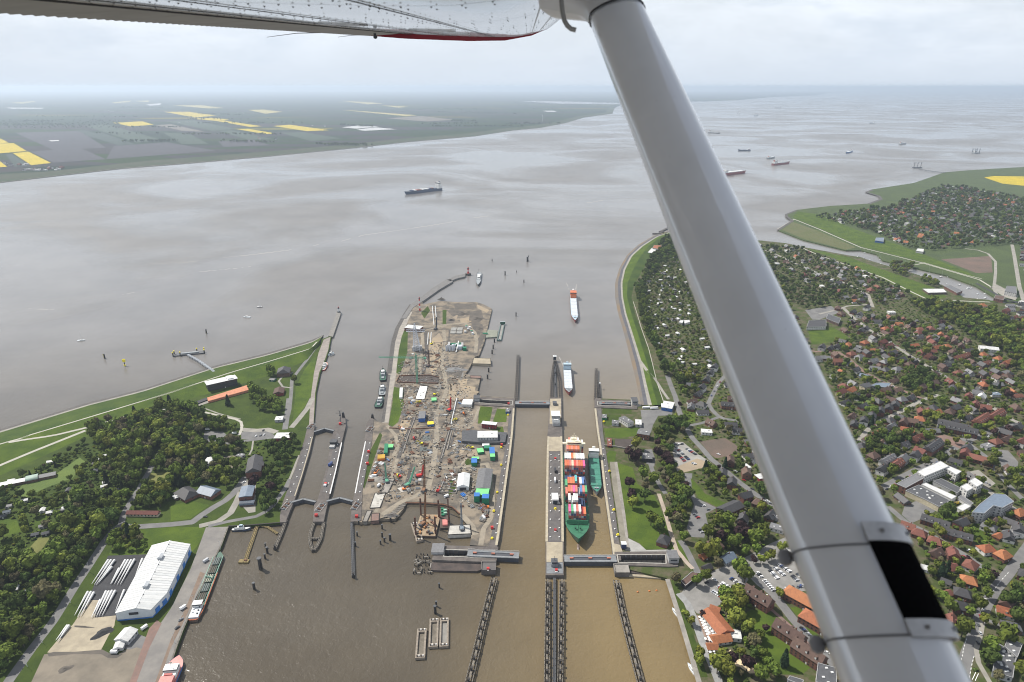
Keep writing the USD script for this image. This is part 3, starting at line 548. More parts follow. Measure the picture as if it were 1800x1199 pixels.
for q,wd in[([(200,471),(260,464),(330,461),(390,453),(450,447),(520,438),(560,430)],5),([(600,424),(640,413),(700,405),(760,396),(840,382),(900,374),(980,366),(1060,352)],5),([(350,478),(400,473),(440,469)],4),([(50,543),(95,544)],3),([(215,518),(236,514)],3),([(1593,253),(1540,251)],14)]:
 rr_=random.Random(len(q));g=resample(Gs(q)[:,:2],60);i=0
 while i<58:
  j=min(59,i+rr_.randint(1,5))
  if rr_.random()<0.62:sheet('foam_line',None,FOAM,1,0.0,False,poly=LineString(g[i:j+1]).buffer(wd*rr_.uniform(.15,.5),cap_style=1,quad_segs=2))
  i=j
ISLP=poly2([(700,640),(780,600),(820,660),(830,700),(835,815),(855,900),(770,870),(700,878),(655,890),(690,800),(705,745)],LAND)
rr_=random.Random(21);RUT=[mat('rut_dark',(0.088,0.078,0.066),0.95,scale=0.2),mat('rut_pale',(0.255,0.222,0.175),0.95,scale=0.2),mat('rut_brown',(0.150,0.118,0.086),0.95,scale=0.2),mat('rut_grey',(0.165,0.16,0.15),0.95,scale=0.2)]
a_,b_,c_,d_=ISLP.bounds
for k in range(150):
 x,y=rr_.uniform(a_,c_),rr_.uniform(b_,d_);L_=rr_.uniform(8,42);th=(-0.10 if rr_.random()<.75 else 1.45)+rr_.gauss(0,.22);th+=math.pi/2
 ln=LineString([(x,y),(x+math.cos(th)*L_*.5+rr_.gauss(0,1.5),y+math.sin(th)*L_*.5),(x+math.cos(th+rr_.gauss(0,.15))*L_,y+math.sin(th)*L_)])
 if ISLP.contains(ln):sheet('rut',None,RUT[k%4],2,LAND,False,poly=ln.buffer(rr_.uniform(.5,2.2),cap_style=rr_.choice([1,2]),quad_segs=2))
road([(1367,405),(1393,388.5),(1383,380.5),(1382,377),(1400,370)],9,STONE,5,'revetment');road([(1527,358.5),(1549,350.5),(1545,344.5),(1523,338),(1533,334)],12,STONE,5,'revetment')
sheet('dike',[(1393,381),(1402,372),(1440,377),(1500,402),(1600,438),(1700,478),(1722,490),(1617,459),(1513,433),(1440,401),(1396,384)],MOWN,2,hold=False)
sheet('foreshore',[(1374,404),(1394,390),(1436,405),(1505,435),(1487,439),(1413,420)],mat('olive_grass',(0.075,0.088,0.028),0.95,scale=0.02,detail=6,col2=(0.095,0.095,0.04)),2,hold=False)
for col_,nn_,nm in(((0.36,0.33,0.28),900,'pale'),((0.045,0.042,0.04),800,'dark'),((0.16,0.10,0.065),420,'rusty'),((0.20,0.20,0.20),600,'grey')):
 mb=MB();k=0
 while k<nn_:
  cx0,cy0=rr_.uniform(a_,c_),rr_.uniform(b_,d_)
  for _ in range(rr_.randint(2,9)):
   x,y=cx0+rr_.gauss(0,4),cy0+rr_.gauss(0,6)
   if ISLP.contains(Point(x,y)):h_=rr_.uniform(.2,1.1);mb.box((x,y,LAND+h_/2),(rr_.uniform(.4,2.6),rr_.uniform(.4,1.6),h_),rr_.uniform(0,3));k+=1
 solo('building_debris',mb,mat('debris_'+nm,col_,0.9,0.25,scale=0.4),f'{nm} rubble and loose building debris strewn over the island site','debris',kind='stuff')
road([(684,657),(691,602),(698,578),(711,554),(723,535)],7,STONE,5,'revetment');road([(673,742),(678,707),(684,659)],4,STONE,5,'quay_edge')
for q in([(1003,517),(999,505),(992,490)],[(1011,517),(1013,503),(1016,488)],[(993,648),(989,640),(983,628)],[(1000,648),(1002,638),(1005,626)],[(778,331),(830,327),(905,322)],[(776,334),(825,335),(880,337)]):
 g=resample(Gs(q)[:,:2],24);i=0
 while i<22:
  j=min(23,i+rr_.randint(1,4))
  if rr_.random()<0.75-i*0.02:sheet('foam_line',None,FOAM,1,0.0,False,poly=LineString(g[i:j+1]).buffer(rr_.uniform(.3,1.0),cap_style=1,quad_segs=2))
  i=j
# ================================================================ kinds that repeat: trees, houses, cars
def leafmat(name,c,c2):
 return mat(name,c,0.9,col2=c2,scale=0.55,spec=0.12,rnd=0.30,obj=True,detail=2.0)
LEAVES={
 'dark':leafmat('dark_leaves',(0.066,0.092,0.020),(0.034,0.052,0.012)),
 'mid':leafmat('green_leaves',(0.118,0.150,0.024),(0.064,0.090,0.016)),
 'light':leafmat('spring_leaves',(0.165,0.180,0.028),(0.095,0.115,0.020)),
 'copper':leafmat('copper_leaves',(0.046,0.024,0.024),(0.026,0.015,0.016)),
 'bud':leafmat('budding_twigs',(0.110,0.098,0.046),(0.070,0.064,0.034)),
 'needle':leafmat('needles',(0.022,0.038,0.018),(0.014,0.024,0.012)),
}
BARK=mat('bark',(0.075,0.060,0.048),0.95,scale=2.0,obj=True)
def crown_mesh(seed,r=4.0,h=8.5,base=2.4,lobes=7,leaves=250,size=1.35,cone=False):
 g=np.random.default_rng(seed);mb=MB();pts,nrm=[],[]
 if cone:
  for k in range(leaves):
   t=g.random()**0.7;rad=r*(1-t)+0.25;a=g.random()*6.283
   pts.append([rad*math.cos(a)*(0.8+0.25*g.random()),rad*math.sin(a)*(0.8+0.25*g.random()),base+t*h]);nrm.append([math.cos(a),math.sin(a),0.35])
  mb.tube([[0,0,base],[0,0,base+h*0.5],[0,0,base+h]],[r*0.72,r*0.36,0.1],9)
 else:
  ico=trimesh.creation.icosphere(subdivisions=1)
  L=[(np.zeros(3),0.72)]+[(np.array([math.cos(a)*0.50,math.sin(a)*0.50,z]),s)for a,z,s in
              [(6.283*k/(lobes-1)+g.uniform(-.5,.5),g.uniform(-0.38,0.50),g.uniform(0.36,0.56))for k in range(lobes-1)]]
  S=np.array([r,r,h/2]);C=np.array([0,0,base+h/2])
  for c,s in L:
   v=ico.vertices*(s*0.86)*(1+g.normal(0,.09,(len(ico.vertices),1)))+c
   mb.raw(v*S+C,ico.faces)
  per=leaves//len(L)
  for c,s in L:
   d=g.normal(size=(per,3));d /= np.linalg.norm(d,axis=1)[:,None]
   p=c+d*s*g.uniform(0.90,1.10,(per,1))
   keep=np.ones(per,bool)
   for c2,s2 in L:
    if s2!=s:keep &= np.linalg.norm(p-c2,axis=1)>s2*0.8
   pts+=list(p[keep]*S+C);nrm+=list(d[keep])
 pts,nrm=np.array(pts),np.array(nrm,float)+g.normal(0,0.45,(len(pts),3));nrm /= np.linalg.norm(nrm,axis=1)[:,None]
 a=np.cross(nrm,g.normal(size=nrm.shape));a /= np.linalg.norm(a,axis=1)[:,None]+1e-9;b=np.cross(nrm,a)
 s=size*g.uniform(0.5,1.0,(len(pts),1))*(0.75 if cone else 1)
 v=np.stack([pts+a*s,pts+b*s*0.8,pts-a*s,pts-b*s*0.8],1).reshape(-1,3)
 k=np.arange(len(pts))[:,None]*4;mb.raw(v,np.vstack([k+[0,1,2],k+[0,2,3]]));return mb
TREE={}
def tree_proto(kind,leaf,n=2,**kw):
 out=[]
 for i in range(n):
  p=proto(f'{kind}_{i}');h=kw.get('h',8.5);b=kw.get('base',2.4)
  obj('crown',crown_mesh(hash_(kind)+i,**kw),LEAVES[leaf],p)
  mb=MB();mb.tube([[0,0,-0.6],[0.05,0,b],[0.15,0.1,b+h*0.45]],[0.32,0.24,0.12],6)
  if not kw.get('cone'):
   for a in(0.4,2.5,4.4):mb.tube([[0.03,0,b*0.9],[math.cos(a)*1.6,math.sin(a)*1.6,b+h*0.35]],[0.14,0.06],5)
  obj('trunk',mb,BARK,p);out.append(p)
 TREE[kind]=out
def hash_(s):return sum((i+1)*ord(c)for i,c in enumerate(s))%9973
tree_proto('broad_dark','dark',3);tree_proto('broad_mid','mid',3);tree_proto('broad_light','light',2,leaves=200)
tree_proto('copper','copper',2);tree_proto('budding','bud',2,leaves=260,size=0.9);tree_proto('conifer','needle',2,r=2.6,h=11,base=0.8,leaves=260,cone=True)
tree_proto('poplar','mid',1,r=2.6,h=13,base=2.0,lobes=9)
SHRUB=[]
for i,lf in enumerate(['dark','mid','dark','light','mid']):
 p=proto(f'shrub_{i}');obj('foliage',crown_mesh(900+i,r=2.2,h=3.2,base=-0.5,lobes=4,leaves=60,size=0.85),LEAVES[lf],p);SHRUB.append(p)
TREE_WORDS={'broad_dark':'dark green broadleaf tree','broad_mid':'mid green broadleaf tree','broad_light':'yellow-green spring tree','copper':'purple copper beech','budding':'brownish budding tree','conifer':'dark pointed conifer','poplar':'slim upright poplar'}
ROOFS={
 'orange':mat('orange_tiles',(0.33,0.125,0.058),0.8,scale=0.7,col2=(0.24,0.092,0.046),obj=True,rnd=0.12),
 'red':mat('red_tiles',(0.175,0.066,0.048),0.8,scale=0.7,col2=(0.125,0.052,0.040),obj=True,rnd=0.15),
 'brown':mat('brown_tiles',(0.098,0.062,0.050),0.8,scale=0.5,obj=True,rnd=0.15),
 'dark':mat('dark_tiles',(0.052,0.050,0.053),0.6,scale=0.5,obj=True,rnd=0.2,spec=0.4),
 'grey':mat('grey_tiles',(0.135,0.135,0.140),0.6,scale=0.5,obj=True,rnd=0.15,spec=0.4),
 'blue':mat('blue_grey_roof',(0.130,0.165,0.215),0.45,scale=0.4,obj=True,spec=0.5),
 'white':mat('white_roof',(0.52,0.52,0.51),0.55,scale=0.3,obj=True),
 'felt':mat('roofing_felt',(0.078,0.080,0.086),0.9,scale=0.3,obj=True),
}
WALLS={
 'brick':mat('brick_wall',(0.155,0.070,0.050),0.9,scale=1.2,col2=(0.115,0.055,0.042),obj=True,rnd=0.12),
 'white':mat('white_wall',(0.52,0.51,0.49),0.85,scale=0.4,obj=True),'cream':mat('cream_wall',(0.44,0.39,0.28),0.85,scale=0.4,obj=True),
 'brown':mat('brown_wall',(0.115,0.075,0.058),0.9,scale=0.6,obj=True),'grey':mat('grey_wall',(0.33,0.33,0.33),0.85,scale=0.4,obj=True),
 'red':mat('red_wall',(0.20,0.030,0.032),0.8,scale=0.4,obj=True),'black':mat('black_wall',(0.030,0.030,0.034),0.7,scale=0.4,obj=True),
 'blue':mat('blue_wall',(0.03,0.10,0.30),0.6,scale=0.4,obj=True),'green':mat('green_wall',(0.02,0.16,0.075),0.6,scale=0.4,obj=True),
}
PANE=mat('dark_pane',(0.025,0.030,0.038),0.12,0.1,spec=0.6)
FRAMEW=mat('white_frame',(0.55,0.55,0.54),0.5,0.06)
def house_parts(p,L,W,hw,hr,wall,roof,hip=0.0,dormers=0,chimney=True,wins=True,storeys=1,flat=False):
 """walls with gables, roof, chimney, dormers, windows and door, all standing at the origin with the ridge along x"""
 w_,r_=WALLS[wall],ROOFS[roof]
 mb=MB();mb.box((0,0,hw/2-0.4),(L,W,hw+0.8))
 if not flat and not hip:
  k=hr/(W/2)
  for sx in(-1,1):
   v=np.array([[sx*L/2,-W/2,hw],[sx*L/2,W/2,hw],[sx*L/2,0,hw+hr-0.05]]);mb.raw(v,[[0,1,2]if sx>0 else[0,2,1]])
 obj('wall',mb,w_,p)
 if flat:
  mb=MB();mb.box((0,0,hw+0.18),(L+0.5,W+0.5,0.36));rp=obj('roof',mb,r_,p)
  mb=MB();mb.box((L*0.2,W*0.1,hw+0.75),(2.0,1.6,0.8));mb.box((-L*0.22,-W*0.15,hw+0.6),(1.2,1.2,0.5));obj('roof_vent',mb,FRAMEW,rp)
 else:
  mb=MB();mb.gable((0,0,hw),(L,W),hr,over=0.45,hip=hip);rp=obj('roof',mb,r_,p)
  if chimney:
   mb=MB();mb.box((L*0.18,W*0.08,hw+hr+0.1),(0.7,0.7,1.9));obj('chimney',mb,WALLS['brick'],rp)
  for i in range(dormers):
   x=(i-(dormers-1)/2)*L/(dormers+0.3)
   for sy in((-1,1)if dormers>1 else(-1,)):
    mb=MB();mb.box((x,sy*W*0.30,hw+hr*0.42),(1.7,W*0.22,hr*0.42));d=obj('dormer',mb,r_,p)
    mb=MB();mb.box((x,sy*(W*0.41+0.02),hw+hr*0.42),(1.3,0.06,hr*0.28));obj('pane',mb,FRAMEW,d)
 if wins:
  nw=max(2,int(L/3.4))
  for s in range(storeys):
   z=hw/storeys*(s+0.58)
   for sy in(-1,1):
    for i in range(nw):
     mb=MB();mb.box(((i-(nw-1)/2)*L/nw,sy*(W/2+0.03),z),(1.3,0.06,min(1.5,hw/storeys*0.5)));obj('window',mb,PANE,p)
  mb=MB();mb.box((L*0.07,-W/2-0.05,1.0),(1.0,0.1,2.0));obj('door',mb,FRAMEW,p)
  for sx in(-1,1):
   mb=MB();mb.box((sx*(L/2+0.03),0,hw*0.6),(0.06,1.6,1.3));obj('window',mb,PANE,p)
HP={}
def house(shape,roof,wall):
 """a class of house of the given shape and colours, made when first asked for"""
 k=(shape,roof,wall)
 if k not in HP:
  p=HP[k]=proto('house_'+'_'.join(k))
  S=dict(gable=dict(L=12,W=9,hw=3.6,hr=4.6,dormers=1),hip=dict(L=12.5,W=10.5,hw=4.2,hr=4.6,hip=4.2),tall=dict(L=12,W=9.5,hw=6.0,hr=4.4,storeys=2),small=dict(L=8,W=6.5,hw=2.8,hr=2.8,chimney=False),
                 terrace=dict(L=24,W=9,hw=5.2,hr=4.4,dormers=4,storeys=2),long=dict(L=34,W=11,hw=6.2,hr=5.2,dormers=6,storeys=2),flat=dict(L=13,W=9,hw=3.6,hr=0,flat=True),flats=dict(L=24,W=11,hw=7.0,hr=6.0,storeys=3,dormers=3),
                 bungalow=dict(L=15,W=9,hw=2.9,hr=3.4,hip=0),hall=dict(L=26,W=14,hw=5.0,hr=3.0,chimney=False),longhip=dict(L=34,W=13,hw=6.2,hr=5.2,hip=6.0,storeys=2))[shape]
  house_parts(p,wall=wall,roof=roof,**S)
 return HP[k]
SHAPE_H=dict(gable=5.5,hip=6,tall=8,small=4,terrace=7,long=8.5,flat=3.6,flats=10,bungalow=4.5,hall=6.5,longhip=8.5)
SHAPE_WORD=dict(gable='gabled house',hip='hip-roofed house',tall='two-storey house',small='cottage',terrace='terrace of houses',long='long town block',flat='flat-roofed building',flats='block of flats',bungalow='bungalow',hall='gabled hall',longhip='long hipped building')
ROOF_WORD=dict(orange='orange-tiled',red='red-tiled',brown='brown-tiled',dark='dark-roofed',grey='grey-roofed',blue='blue-roofed',white='white-roofed',felt='felt-roofed')
WALL_WORD=dict(brick='brick',white='white',cream='cream',brown='brown',grey='grey',red='red-walled',black='black',blue='blue',green='green')
HOUSES=[]
def hs(x,y,shape,roof,wall='brick',yaw=-38):
 q=G(x,y,LAND+SHAPE_H[shape]*0.72)
 HOUSES.append((q[0],q[1],shape,roof,wall,math.radians(yaw)))
SIZE=dict(gable=(12,9),hip=(12.5,10.5),tall=(12,9.5),small=(8,6.5),terrace=(24,9),long=(34,11),flat=(13,9),flats=(24,11),bungalow=(15,9),hall=(26,14),longhip=(34,13))
def footprint(x,y,L,W,yaw,grow=0.5):
 p=Polygon([(-L/2-grow,-W/2-grow),(L/2+grow,-W/2-grow),(L/2+grow,W/2+grow),(-L/2-grow,W/2+grow)])
 return affinity.translate(affinity.rotate(p,math.degrees(yaw),origin=(0,0)),x,y)
CARPAINT={'white':(0.72,0.72,0.72),'silver':(0.42,0.43,0.45),'black':(0.018,0.018,0.02),'grey':(0.13,0.135,0.145),'blue':(0.03,0.055,0.17),'red':(0.32,0.018,0.018),'yellow':(0.62,0.42,0.02)}
TYRE=mat('tyre',(0.02,0.02,0.02),0.9)
CARS={}
def wheel_mb(x,y,r=0.32):
 mb=MB();mb.tube([[x,y-0.11,r],[x,y+0.11,r]],r,8);return mb
def car(colour,kind='car'):
 if(colour,kind)not in CARS:
  p=CARS[(colour,kind)]=proto(f'{kind}_{colour}')
  m=mat('paint_'+colour,CARPAINT[colour],0.3,0.05,spec=0.5,coat=0.5)
  mb=MB()
  if kind=='car':
   mb.box((0,0,0.52),(4.3,1.75,0.5),taper=0.97);mb.box((-0.15,0,1.36),(1.7,1.35,0.06));obj('body',mb,m,p)
   mb=MB();mb.box((-0.15,0,1.05),(2.7,1.6,0.56),taper=0.68);obj('window_band',mb,PANE,p);wb=1.35
  else:
   L,H=(5.4,2.3)if kind=='van' else(7.2,3.1)
   mb.box((0,0,0.4+H/2),(L,2.0,H-0.3),taper=0.94);obj('body',mb,m,p)
   mb=MB();mb.box((L*0.44,0,0.4+H*0.66),(L*0.11,1.95,H*0.28));obj('windscreen',mb,PANE,p);wb=L*0.32
  for sx in(-1,1):
   for sy in(-1,1):obj('wheel',wheel_mb(sx*wb,sy*0.85),TYRE,p)
 return CARS[(colour,kind)]
# ================================================================ words that single things out
LANDMARKS=[('the long white warehouse',270,1010),('the dark hip-roofed house by the lane',325,868),('the long red bungalow',252,904),('the stable in the meadow',50,838),('the white-roofed control building',390,675),('the red lock shed',487,764),
 ('the brick villa beside the old lock',446,818),('the twin grey sheds',218,1122),('the gravel lot',140,1170),('the dark turbine blade yard',200,1010),('the park cottage',1167,949),('the lockside gravel car park',1212,803),('the open-air pool',1152,442),('the boat harbour',1600,490),
 ('the school lawn',1455,590),('the round copse',1622,665),('the white store complex',1645,835),('the pale apartment block',1745,888),('the orange-roofed school',1418,1055),('the beer garden',1240,1118),('the playground',1310,1168),('the plaza car park',1385,1000),('the rapeseed field',1770,318),
 ('the brick-paved square',1670,775),('the flat shop with skylights',1769,1150),('the wooded park',1750,585),('the brown ploughed plot',1262,790),('the blue-walled depot',1180,712),('the curved brick road',1510,640),('the brown harbour field',1705,468),('the lock museum yard',1148,810),('the allotment huts',1190,570),('the dark half-timbered house',1688,940),('the right-hand crossroads',1755,1025),
 ('the allotment clearing',75,895),('the path junction under the dike',425,755),('the lane corner',213,925),('the grey-roofed rescue house',434,868)]
ORD=['nearest','second nearest','third nearest','fourth nearest','fifth nearest','sixth nearest','seventh nearest','eighth nearest','ninth nearest','tenth nearest','eleventh nearest','twelfth nearest']
def singled(items,landmarks=None):
 """items: (words, world position) -> one label each: the nearest landmark, the side of it, and the rank there"""
 lm=landmarks or LANDMARKS;P=np.array([(a,b)for _,a,b in lm],float);groups={}
 for i,(wd,pos)in enumerate(items):
  x,y=pix(pos);d=np.hypot(P[:,0]-x,(P[:,1]-y)*1.3);k=int(d.argmin());dx,dy=x-P[k,0],(y-P[k,1])*1.3
  side=('right of' if dx>0 else 'left of')if abs(dx)>abs(dy)else('in front of' if dy>0 else 'behind')
  groups.setdefault((wd,k,side),[]).append((d[k],i))
 out=['']*len(items)
 for(wd,k,side),g in groups.items():
  g.sort()
  for r,(_,i)in enumerate(g):
   if len(g)==1:out[i]=f'{wd} {side} {lm[k][0]}'
   else:
    o=ORD[r]if r<len(ORD)else f'{r + 1}th nearest'
    out[i]=f'{wd}, {o} {side} {lm[k][0]}'
 return out
# ================================================================ the locks
STEEL=mat('dark_steel',(0.060,0.063,0.070),0.55,0.25,scale=0.4,spec=0.5)
GATESTEEL=mat('gate_steel',(0.035,0.042,0.058),0.55,scale=0.15,col2=(0.06,0.06,0.065),spec=0.5)
DECKGREY=mat('deck_grey',(0.165,0.175,0.185),0.7,0.2,scale=0.25)
TIMBER=mat('weathered_timber',(0.185,0.165,0.135),0.9,scale=0.5,col2=(0.085,0.078,0.07))
DARKTIMBER=mat('dark_timber',(0.040,0.036,0.034),0.9,scale=0.5)
WALLCON=mat('old_concrete',(0.125,0.110,0.100),0.9,scale=0.12,col2=(0.075,0.066,0.062))
COPING=mat('pale_coping',(0.38,0.335,0.25),0.85,scale=0.3,col2=(0.28,0.25,0.19))
RED=mat('signal_red',(0.48,0.035,0.03),0.5,0.1);YELLOW=mat('signal_yellow',(0.72,0.60,0.03),0.5,0.1);RUST=mat('rust',(0.175,0.085,0.050),0.9,scale=0.5,col2=(0.10,0.055,0.04))
GREENP=mat('green_paint',(0.018,0.165,0.085),0.5,0.15,scale=0.5);LGREEN=mat('light_green',(0.16,0.50,0.19),0.6,0.1);BLUEP=mat('blue_paint',(0.035,0.14,0.40),0.5,0.12);WHITEM=mat('white_metal',(0.56,0.57,0.57),0.45,0.08,scale=0.3)
ORANGE=mat('orange_paint',(0.55,0.16,0.03),0.5,0.1)
WALLTOP=3.6
def wallthing(name,label,cat,pts,top=WALLTOP,m=None,z=None,group=None,bottom=-2.0):
 p=poly2(pts,z if z is not None else top);c=p.centroid
 t=thing(name,label,cat,(c.x,c.y,0),group=group)
 mb=MB()
 for g in(p.geoms if hasattr(p,'geoms')else[p]):mb.prism(affinity.translate(g,-c.x,-c.y),bottom,top)
 obj('wall',mb,m or WALLCON,t);block(p);return t,p,np.array([c.x,c.y,0])
def part_sheet(t,c,name,pts,m,z,poly=None,h=0.02):
 p=poly if poly is not None else poly2(pts,z);p=affinity.translate(p,-c[0],-c[1]);mb=MB()
 for g in(p.geoms if hasattr(p,'geoms')else[p]):
  if g.area>.02:mb.prism(g,z-0.4,z+h)
 return obj(name,mb,m,t)if mb else None
def strip(pts,w,z):
 return LineString(Gs(pts,z)[:,:2]).buffer(w/2,cap_style=2,join_style=2)
t,p,c=wallthing('lock_wall','long paved middle wall between the two great lock chambers','lock wall',[(966,699),(964,745),(962,767),(961,790),(960,880),(959,952),(959,1011),(991,1011),(991,955),(990,880),(989,790),(988,745),(987,699)])
part_sheet(t,c,'roadway',[(967,795),(966.5,860),(965,952),(984,952),(984,860),(983.5,795)],LOCKPAVE,WALLTOP,h=0.05)
for pts in([(964,767),(963,790),(961.5,880),(961,952)],[(986.5,767),(987,790),(988.5,880),(989,952)]):part_sheet(t,c,'coping',None,COPING,WALLTOP,strip(pts,2.4,WALLTOP),h=0.12)
part_sheet(t,c,'apron',[(967,701),(966,745),(986,745),(986,701)],SANDSTONE,WALLTOP,h=0.07);part_sheet(t,c,'apron',[(964,768),(964,793),(986,793),(986,768)],SANDSTONE,WALLTOP,h=0.07)
part_sheet(t,c,'apron',[(960.5,953),(960.5,988),(989,988),(989,953)],SANDSTONE,WALLTOP,h=0.07);part_sheet(t,c,'apron',[(961,989),(960.5,1008),(989.5,1008),(989.5,989)],DECKGREY,WALLTOP,h=0.09)
def box_at(x,y,size,z=WALLTOP,rz=0.0):
 q=G(x,y,z);return(q[0],q[1],z+size[2]/2),size,rz
def gadget(name,label,cat,x,y,parts,z=WALLTOP,rz=0.0,group=None):
 """a small thing on the ground: parts = (name, centre, size, material[, taper])"""
 q=G(x,y,z);t=thing(name,label,cat,(q[0],q[1],z),rz,group)
 for nm,ctr,sz,m,*tp in parts:
  mb=MB();mb.box(ctr,sz,taper=tp[0]if tp else 1.0);obj(nm,mb,m,t)
 return t
gadget('control_house','white-roofed glazed control house on the middle lock wall','control building',977,741,[('base',(0,0,2.2),(9.5,26,4.4),WALLS['grey']),('upper_storey',(0,6,6.4),(10.5,13,4.0),WALLS['white']),('window_band',(0,6,6.7),(10.7,13.2,1.3),PANE),('roof',(0,6,8.6),(11.6,15,0.4),WHITEM),('terrace',(0,-8,4.6),(9.6,9,0.3),DECKGREY),('lower_roof',(0,-4,4.8),(6,3,0.8),FRAMEW)])
gadget('signal_house','small glazed cabin on the near end of the middle wall','cabin',974.5,993,[('base',(0,0,1.6),(6,6.5,3.2),DECKGREY),('window_band',(0,0,4.0),(5,5,1.7),PANE),('roof',(0,0,5.0),(5.8,5.8,0.35),STEEL),('mast',(0,0,7.4),(0.3,0.3,4.6),STEEL)])
gadget('lift_hut','square grey machine hut halfway up the middle wall head','hut',975,711,[('base',(0,0,1.6),(5,7,3.2),DECKGREY),('roof',(0,0,3.35),(5.6,7.6,0.3),STEEL)])
for i,(x,y,w_)in enumerate([(976,807,'far end of the middle lock wall'),(976,933,'near end of the middle lock wall'),(978,1003.5,'very tip of the middle lock wall')]):
 gadget('lifebuoy_box',f'bright red equipment box on the {w_}','equipment box',x,y,[('box',(0,0,0.9),(2.2,1.8,1.8),RED),('lid',(0,0,1.9),(2.4,2.0,0.2),mat('red_lid',(0.40,0.03,0.03),0.5)),('plinth',(0,-1.7,0.3),(2.0,1.2,0.6),FRAMEW)])
for nm,lab,x,y,colr,kd in[('truck','black lorry parked on the middle lock wall roadway',976,829,'black','lorry'),('truck','white box van on the middle lock wall roadway',975.5,846,'white','lorry')]:
 q=G(x,y,WALLTOP);copy_of(car(colr,kd),'lorry',lab,'lorry',(q[0],q[1],WALLTOP+.05),math.pi/2)
gadget('wheelhouse_tent','large white box shelter standing on the middle lock wall','shelter',975.5,880,[('box',(0,0,2.6),(6.6,12,5.2),WHITEM),('roof',(0,0,5.3),(6.9,12.4,0.25),WHITEM),('door',(0,-6.1,1.9),(4.6,0.2,3.4),PANE),('rail',(0,0,1.0),(8.6,1.2,0.5),FRAMEW)])
for i,(x,y,wd)in enumerate([(976,895,'yellow mooring winch just in front of the white shelter')]):
 gadget('winch',wd,'winch',x,y,[('base',(0,0,0.4),(2.6,2.2,0.8),YELLOW),('drum',(0,0,1.2),(1.8,1.2,0.9),YELLOW),('tail',(0,-2.4,0.2),(0.8,2.0,0.4),COPING)])
BOLL=proto('bollard');mb=MB();mb.cyl((0,0,0),0.42,0.8,8,0.34);mb.cyl((0,0,0.8),0.6,0.28,8);obj('post',mb,WHITEPAINT,BOLL)
LAMP=proto('lamp_post');mb=MB();mb.tube([[0,0,0],[0,0,9]],[0.16,0.09],6);obj('post',mb,FRAMEW,LAMP);mb=MB();mb.box((0.5,0,9.05),(1.3,0.35,0.18));obj('lamp_head',mb,DECKGREY,LAMP)
def along(pts,n,z):
 g=resample(Gs(pts,z)[:,:2],n);return g
def row_of(pr,name,cat,label,pts,n,z,group,rz=0.0,words=None):
 g=along(pts,n,z);order=['farthest']+[f'{k + 1}{"st" if k % 10 == 0 and k != 10 else "nd" if k % 10 == 1 and k != 11 else "rd" if k % 10 == 2 and k != 12 else "th"} from the far end' for k in range(1,n-1)]+['nearest to the camera']
 if Gs([pts[0]],z)[0][1]<Gs([pts[-1]],z)[0][1]:order=order[::-1]
 for k,(x,y)in enumerate(g):copy_of(pr,name,f'{label}, {order[k]}',cat,(x,y,z),rz,group)
row_of(BOLL,'bollard','bollard','white bollard on the left edge of the middle wall',[(968.5,800),(968,860),(967,945)],12,WALLTOP,'bollards on the middle wall')
row_of(BOLL,'bollard','bollard','white bollard on the right edge of the middle wall',[(982.5,800),(983,860),(983,945)],12,WALLTOP,'bollards on the middle wall')
t,p,c=wallthing('lock_wall','right-hand chamber wall of the great lock with yellow winches','lock wall',[(1045,700),(1045,716),(1049,755),(1053,783),(1061,856),(1075,956),(1078,985),(1092,985),(1090,962),(1082,905),(1074,850),(1066,800),(1060,760),(1057,716),(1057,700)],top=WALLTOP)
part_sheet(t,c,'roadway',[(1051,720),(1055,760),(1058,785),(1066,856),(1079,950),(1087,950),(1081,905),(1073,850),(1065,800),(1059.5,760),(1056.5,720)],LOCKPAVE,WALLTOP,h=0.05)
part_sheet(t,c,'coping',None,COPING,WALLTOP,strip([(1046.5,718),(1051,757),(1055.5,786),(1063,856),(1076.5,950),(1080,975)],2.4,WALLTOP),h=0.12)
part_sheet(t,c,'apron',[(1078,955),(1081,975),(1096,974),(1090,958)],SANDSTONE,WALLTOP,h=0.07)
row_of(BOLL,'bollard','bollard','white bollard on the right-hand lock wall',[(1060,790),(1068,856),(1083,945)],14,WALLTOP,'bollards on the right-hand wall')
for i,(x,y,w_)in enumerate([(1071,829,'beside the green coaster bow'),(1079,897,'halfway down the right-hand wall'),(1086,941,'near the corner of the right-hand wall'),(1061.5,742,'at the far end of the right-hand wall')]):
 gadget('winch',f'yellow mooring winch {w_}','winch',x,y,[('base',(0,0,0.4),(2.6,2.4,0.8),YELLOW),('drum',(0,0,1.2),(1.8,1.4,1.0),YELLOW),('pulley',(0.2,-1.9,0.4),(0.9,1.2,0.8),STEEL)],group='yellow mooring winches')
gadget('site_hut','white-topped dark blue hut at the corner of the right-hand wall','hut',1096,962,[('body',(0,0,2.3),(4.6,4.6,4.6),mat('navy',(0.03,0.04,0.09),0.6)),('roof',(0,0,4.75),(4.9,4.9,0.3),WHITEM)])
t,p,c=wallthing('lock_wall','island-side wall of the great lock with red boxes and a roadway','lock wall',[(905,700),(905,708),(902,760),(898,795),(893,830),(885,888),(878,944),(873,962),(858,962),(866,930),(873,888),(880,830),(887,795),(892,760),(895,718),(895,700)],top=WALLTOP)
part_sheet(t,c,'roadway',[(900,720),(896,762),(891,795),(886,830),(879,888),(870,944),(863,944),(872,888),(880.5,830),(887,795),(892,762),(895.5,720)],LOCKPAVE,WALLTOP,h=0.05)
part_sheet(t,c,'coping',None,COPING,WALLTOP,strip([(903,718),(900,760),(896,795),(891,830),(883,888),(876,935),(872.5,958)],2.4,WALLTOP),h=0.12)
